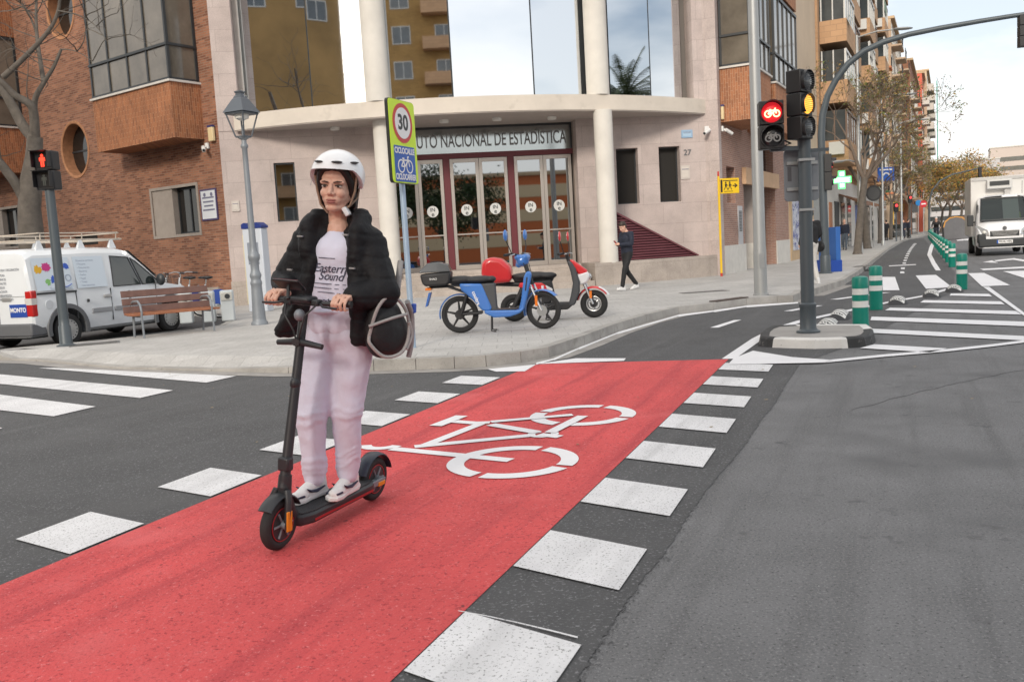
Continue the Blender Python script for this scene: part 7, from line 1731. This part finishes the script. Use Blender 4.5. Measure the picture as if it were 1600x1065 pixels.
b = MB()
for k in range(5): b.box(-.40 + .02 * (k % 2), .40 - .05 * (k % 2), -.095, -.081, zc - .12 + k * .05, zc - .10 + k * .05)
b.box(-.1, .1, -.095, -.081, zc + .2, zc + .38).box(-.1, .1, -.095, -.081, zc - .38, zc - .2).build('lamps', lit('cross_white', (.75, 1, .8), 1.8), ph_)
MB().ring([(-.46, 0, zc), (-1.3, .3, zc)], .04, 8).build('bracket', m_sblk, ph_)
def lamp(px, py, Y, h, label, arm=(-1.6, -.3), head=True, r=.075):
    q = V(px, py, Y); o = thing('street_lamp', label, 'street lamp', frame((q.x, q.y, .14)), 'grey street lamps on the right pavement')
    MB().lathe([(r * 1.6, 0), (r * 1.5, .3), (r, .35), (r * .7, h)], 14).build('pole', m_galv, o, smooth=50)
    MB().ring([(0, 0, h - .1), (arm[0] * .5, arm[1] * .5, h + .05), (arm[0], arm[1], h + .02)], .035, 8).build('arm', m_galv, o)
    MB().ell((arm[0] * 1.15, arm[1] * 1.15, h), (.48, .2, .07)).build('lamp_head', m_galv, o, smooth=60)
lamp(1345, 397, 43, 4.4, 'grey street lamp with a flat head between the two nearest trees', (-1.1, -.2)); lamp(1380, 380, 58, 9.4, 'tall grey street lamp behind the nearest trees', (1.3, -.6)); lamp(1409, 366, 74, 9.6, 'grey street lamp standing by the yellow shop', (1.3, -.6), r=.09); lamp(1344, 398, 44.5, 10.5, 'tall grey lamp column rising through the nearest tree crown', (1.6, -.8), r=.09)
def disc(px, py, Y, r, label, col, kind, base=.14, ang=0):
    q = V(px, py, Y); o = thing('road_sign', label, 'road sign', frame((q.x, q.y, base), ang)); z = q.z - base
    MB().ring([(0, .04, 0), (0, .04, z + r)], .035, 8).build('post', m_galv, o)
    T = WM[o] @ Matrix.Translation((0, -.0, z)) @ RX
    MB().lathe([(r, -.015), (r, 0)], 26).build('plate', mat('disc_' + kind, col, .5), o, T)
    if kind == 'red': MB().box(-r * .65, r * .65, -r * .18, r * .18, .001, .006).build('white_bar', mat('sign_white'), o, T)
    if kind == 'black': MB().lathe([(r * .75, .001), (r * .75, .005)], 24).build('back_plate', mat('disc_inner', (.06, .06, .06), .5), o, T)
    return o
disc(1365, 302, 55, .48, 'round dark sign seen from behind next to the tree trunks', (.03, .03, .03), 'black'); disc(1443, 318.5, 92, .36, 'red no entry sign with a white bar at the far corner', (.55, .02, .03), 'red'); disc(1435, 317, 93, .3, 'small round blue sign beside the no entry sign', (.02, .2, .5), 'blue')
q = V(1398, 271, 70); o = thing('shop_sign', 'square blue hanging sign with a white bow symbol', 'sign', frame((q.x - .8, q.y, 0)))
MB().box(-.55, .75, -.08, .08, q.z - .55, q.z + .5).build('panel', mat('sign_blue', (.01, .09, .42)), o, bevel=.02)
MB().ring([(-.25 + .7 * t / 8, -.09, q.z - .25 + .32 * math.sin(math.pi * t / 8)) for t in range(9)], .06, 6).build('symbol', mat('sign_white'), o); MB().box(-.4, .6, -.095, -.081, q.z + .27, q.z + .37).build('lettering', mat('sign_white'), o); MB().ring([(-.55, 0, q.z), (-1.6, 1.2, q.z)], .05, 6).build('bracket', m_sblk, o)
# far arched mast, signals, bins, parked cars, a rider in the lane
q = V(1452, 366, 98); o = thing('arched_signal_mast', 'distant dark arched mast with a signal over the street', 'signal mast', frame((q.x, q.y, .0), R(-10)))
MB().ring([(0, 0, 0), (0, 0, 3.6), (.3, 0, 4.9), (1.1, 0, 5.9), (2.4, 0, 6.5), (5.2, 0, 7.0)], [.13, .11, .1, .09, .08, .06], 8).build('mast', m_dpole, o, smooth=60); MB().box(5.0, 5.3, -.15, .15, 6.0, 7.1).build('signal', m_sblk, o)
for px, py, Y, lb in ((1400, 330, 70, 'distant pedestrian signal with a red light by the yellow shop'), (1422, 316, 86, 'distant pedestrian signal with a red light at the far corner')):
    q = V(px, py, Y); o = thing('pedestrian_signal', lb, 'traffic signal', frame((q.x, q.y, .14))); MB().ring([(0, 0, 0), (0, 0, q.z)], .06, 8).build('pole', m_dpole, o)
    h = MB().box(-.17, .17, -.12, .12, q.z - .2, q.z + .5).build('lamp_housing', m_sblk, o, bevel=.02); MB().ring([(0, -.13, q.z + .3), (0, -.121, q.z + .3)], .11, 12).build('lens', lit('red_far', (1, .05, .05), 1.5), h)
def igloo(px, Y, label, c1, c2):
    q = V(px, 362, Y); o = thing('recycling_bin', label, 'recycling bin', frame((q.x, q.y, .0), R(-20)), 'recycling bins at the end of the bollards')
    pf_ = [(-.85, 0), (.85, 0), (.9, 1.0), (.78, 1.45), (.45, 1.72), (0, 1.8), (-.45, 1.72), (-.78, 1.45), (-.9, 1.0)]
    MB().prof(pf_, -.65, .65).build('body', mat('bin_grey', (.12, .12, .13), .6, var=.1), o, bevel=.05); MB().prof([(.92, 1.0), (.80, 1.48), (.46, 1.76), (0, 1.84), (-.46, 1.76), (-.80, 1.48), (-.92, 1.0), (-.84, 1.0), (-.74, 1.4), (-.42, 1.68), (0, 1.76), (.42, 1.68), (.74, 1.4), (.84, 1.0)], -.67, -.55).build('lid_rim', c2, o)
igloo(1492, 72, 'grey recycling bin with an orange lid rim at the end of the bollard row', None, mat('lid_orange', (.6, .28, .05), .5)); igloo(1504, 77, 'grey recycling bin behind the orange rimmed one', None, mat('lid_brown', (.25, .12, .06), .5))
def car(F, label, c, nm):
    o = thing('parked_car', label, 'car', F, 'cars parked at the far corner'); m = mat(nm, c, .3, coat=.5)
    s_ = lambda t, hw: [(hw - .1, .25), (hw, .45), (hw, .75), (hw - .04, min(.95, t - .03)), (hw - .14, (min(.95, t - .03) + t) / 2), (hw - .25, t - .04), (0, t)]
    bd = loft([(-2.1, s_(.85, .75)), (-2.0, s_(1.0, .84)), (-1.4, s_(1.1, .86)), (-.9, s_(1.46, .86)), (.2, s_(1.48, .86)), (.95, s_(1.02, .86)), (1.8, s_(.9, .84)), (2.1, s_(.7, .72))]).build('body', m, o, smooth=35)
    for s in (-1, 1):
        MB().add([(-1.2, s * .80, 1.02), (.75, s * .80, 1.0), (.15, s * .70, 1.40), (-.85, s * .70, 1.40)], [(0, 1, 2, 3)]).build('side_window', m_glass, o); MB().box(2.02, 2.1, s * .6 - .15, s * .6 + .15, .62, .76).build('headlight', m_steel, o)
        for x in (-1.3, 1.3): carwheel(o, x, s * .78, s)
    MB().add([(.93, -.68, 1.06), (.93, .68, 1.06), (.28, .6, 1.46), (.28, -.6, 1.46)], [(0, 1, 2, 3)]).build('windscreen', m_glass, o); return o
q = V(1449, 372, 88); car(frame((q.x - .2, q.y + 6, .006), R(-105)), 'dark grey car parked facing the camera at the far corner', (.08, .085, .09), 'car_grey'); q = V(1436, 370, 92); car(frame((q.x - 1.2, q.y + 9, .006), R(-120)), 'pale silver car parked behind the dark grey one', (.4, .41, .43), 'car_silver')
q = V(1463, 377, 62); Fq2 = frame((q.x, q.y, .012), xd=(-.42, -.9)); o = thing('bicycle', 'dark bicycle ridden towards the camera in the far cycle lane', 'bicycle', Fq2)
for x in (.52, -.52): wheel(o, Fq2 @ Matrix.Translation((x, 0, .34)), .34, .022, 10)
MB().ring([(-.52, 0, .34), (0, 0, .3), (.36, 0, .82), (-.16, 0, .85), (0, 0, .3)], .02, 6).ring([(.52, 0, .34), (.36, 0, .95)], .02, 6).ring([(-.16, 0, .85), (-.2, 0, .98)], .015, 6).build('frame', m_sblk, o); MB().ring([(.36, 0, .95), (.34, 0, 1.05)], .015, 6).ring([(.25, -.28, 1.06), (.35, 0, 1.07), (.25, .28, 1.06)], .014, 6).build('handlebar', m_sblk, o); MB().ell((-.2, 0, 1.0), (.13, .07, .04)).build('saddle', m_sblk, o)
figure(Fq2, 'cyclist in dark clothes and a pale helmet riding in the far lane', J0(head=(.16, 0, 1.66), neck=(.08, 0, 1.5), pelvis=(-.18, 0, 1.06), sh={1: (.06, .18, 1.45), -1: (.06, -.18, 1.45)}, el={1: (.18, .26, 1.24), -1: (.18, -.26, 1.24)}, wr={1: (.28, .26, 1.1), -1: (.28, -.26, 1.1)}, hip={1: (-.17, .09, 1.03), -1: (-.17, -.09, 1.03)}, kn={1: (.2, .1, .82), -1: (.14, -.1, .62)}, an={1: (.06, .1, .45), -1: (0, -.1, .22)}), m_blkc, m_navy, mat('pale_helmet', (.6, .6, .6), .4), m_sblk, .03)
figure(WM[trk] @ Matrix.Translation((-.55, .42, .12)), 'truck driver in a bright yellow vest behind the windscreen', J0(head=(.05, 0, 1.74), neck=(0, 0, 1.56), pelvis=(-.05, 0, 1.05), sh={1: (0, .19, 1.5), -1: (0, -.19, 1.5)}, el={1: (.16, .24, 1.28), -1: (.16, -.24, 1.28)}, wr={1: (.36, .16, 1.34), -1: (.36, -.16, 1.34)}, hip={1: (-.02, .1, 1.02), -1: (-.02, -.1, 1.02)}, kn={1: (.4, .1, 1.0), -1: (.4, -.1, 1.0)}, an={1: (.45, .1, .6), -1: (.45, -.1, .6)}), mat('vest_yellow', (.55, .7, .05), .6), m_navy, m_hair2, m_sblk, .025)
# ---- across the junction, behind the photographer: what the glass front mirrors
def plainblock(x, y, w, d, h, ang, m, label, stripes=None, fl=3.2, bal=False, rows=None):
    F = frame((x, y, 0), ang); o = thing('apartment_building' if not stripes else 'market_hall', label, 'building', F)
    MB().box(-w / 2, w / 2, 0, d, -.1, h).build('wall', m, o); MB().box(-w / 2 - .3, w / 2 + .3, -.3, d + .3, h, h + .4).build('roof', m_tan, o)
    if stripes:
        for k in range(3): MB().box(-w / 2, w / 2, -.05, -.003, 1.5 + k * 2.6, 2.8 + k * 2.6).build('stripe', stripes, o)
        return o
    for f in (rows or range(int((h - 4) / fl))):
        n = int(w / 4)
        for c in range(n):
            u = -w / 2 + 1.2 + c * 4
            if bal and c % 2 == 0:
                MB().box(u - .4, u + 2.8, -1.2, -.003, 4 + f * fl, 5.1 + f * fl).build('balcony', m_ochre2, o)
            bwin(o, F, u, u + 1.6, 4.8 + f * fl, 6.3 + f * fl)
    return o
m_och3 = mat('ochre_render', (.30, .185, .07), .8, var=.35, vs=.18); m_gold = brickmat('golden_brick', (.40, .245, .09), (.34, .205, .075), (.28, .17, .07), .5, .14, .01)
plainblock(-42, -2, 44, 12, 30, R(180 - 52), m_och3, 'ochre rendered block across the left street, mirrored in the first curved pane', rows=(5,))
plainblock(-7.5, -34, 13, 14, 30, R(180), m_gold, 'golden brick block straight across the junction, mirrored in the middle panes', bal=True)
plainblock(24, -38, 46, 20, 9, R(180 + 8), mat('orange_cladding', (.58, .16, .05), .7), 'low orange and cream striped hall mirrored in the entrance doors', mat('cream_cladding', (.70, .55, .35), .7))
tree(frame((7.5, -15, 0)), 'leafy evergreen tree mirrored in the left entrance doors', 2.4, .2, 2.2, 3, 77, 9000, .6, .14, LD_, name='evergreen_tree', up=.05)
tree(frame((-17, 1, 0)), 'leafy evergreen tree mirrored in the narrow left window', 2.4, .2, 2.0, 3, 78, 7000, .6, .14, LD_, name='evergreen_tree', up=.05)
pm = thing('palm_tree', 'tall palm tree across the street, mirrored in the right panes', 'palm tree', frame((25.5, 17.2, 0)))
MB().ring([(0, 0, -.05), (.1, 0, 4), (.05, .1, 9.4)], [.42, .3, .28], 14).build('trunk', m_bark, pm, smooth=60)
rnd = random.Random(9); b = MB()
for k in range(42):
    a = rnd.uniform(0, 6.28); el = rnd.uniform(.1, 1.35); Lf = rnd.uniform(3.0, 4.2); P = []
    for i in range(9):
        t = i / 8; P.append(Vector((.05 + math.cos(a) * Lf * t * math.cos(el) * (1 - .1 * t), .1 + math.sin(a) * Lf * t * math.cos(el), 9.4 + Lf * t * math.sin(el) - 1.9 * t * t * (1.2 - el * .4))))
    for i in range(8):
        d = (P[i + 1] - P[i]); sd_ = d.cross(Vector((0, 0, 1))).normalized()
        for s in (-1, 1):
            for q in range(3):
                c = P[i].lerp(P[i + 1], q / 3); ln = .55 * (1 - abs(i / 8 - .35)); e = c + sd_ * s * ln + d.normalized() * ln * .7 - Vector((0, 0, .22)); b.add([c, c + d * .22, e], [(0, 1, 2)])
    b.ring(P, [.03 - .003 * i for i in range(9)], 4)
b.build('crown', mat('palm_green', (.045, .065, .025), .6, var=.2), pm)
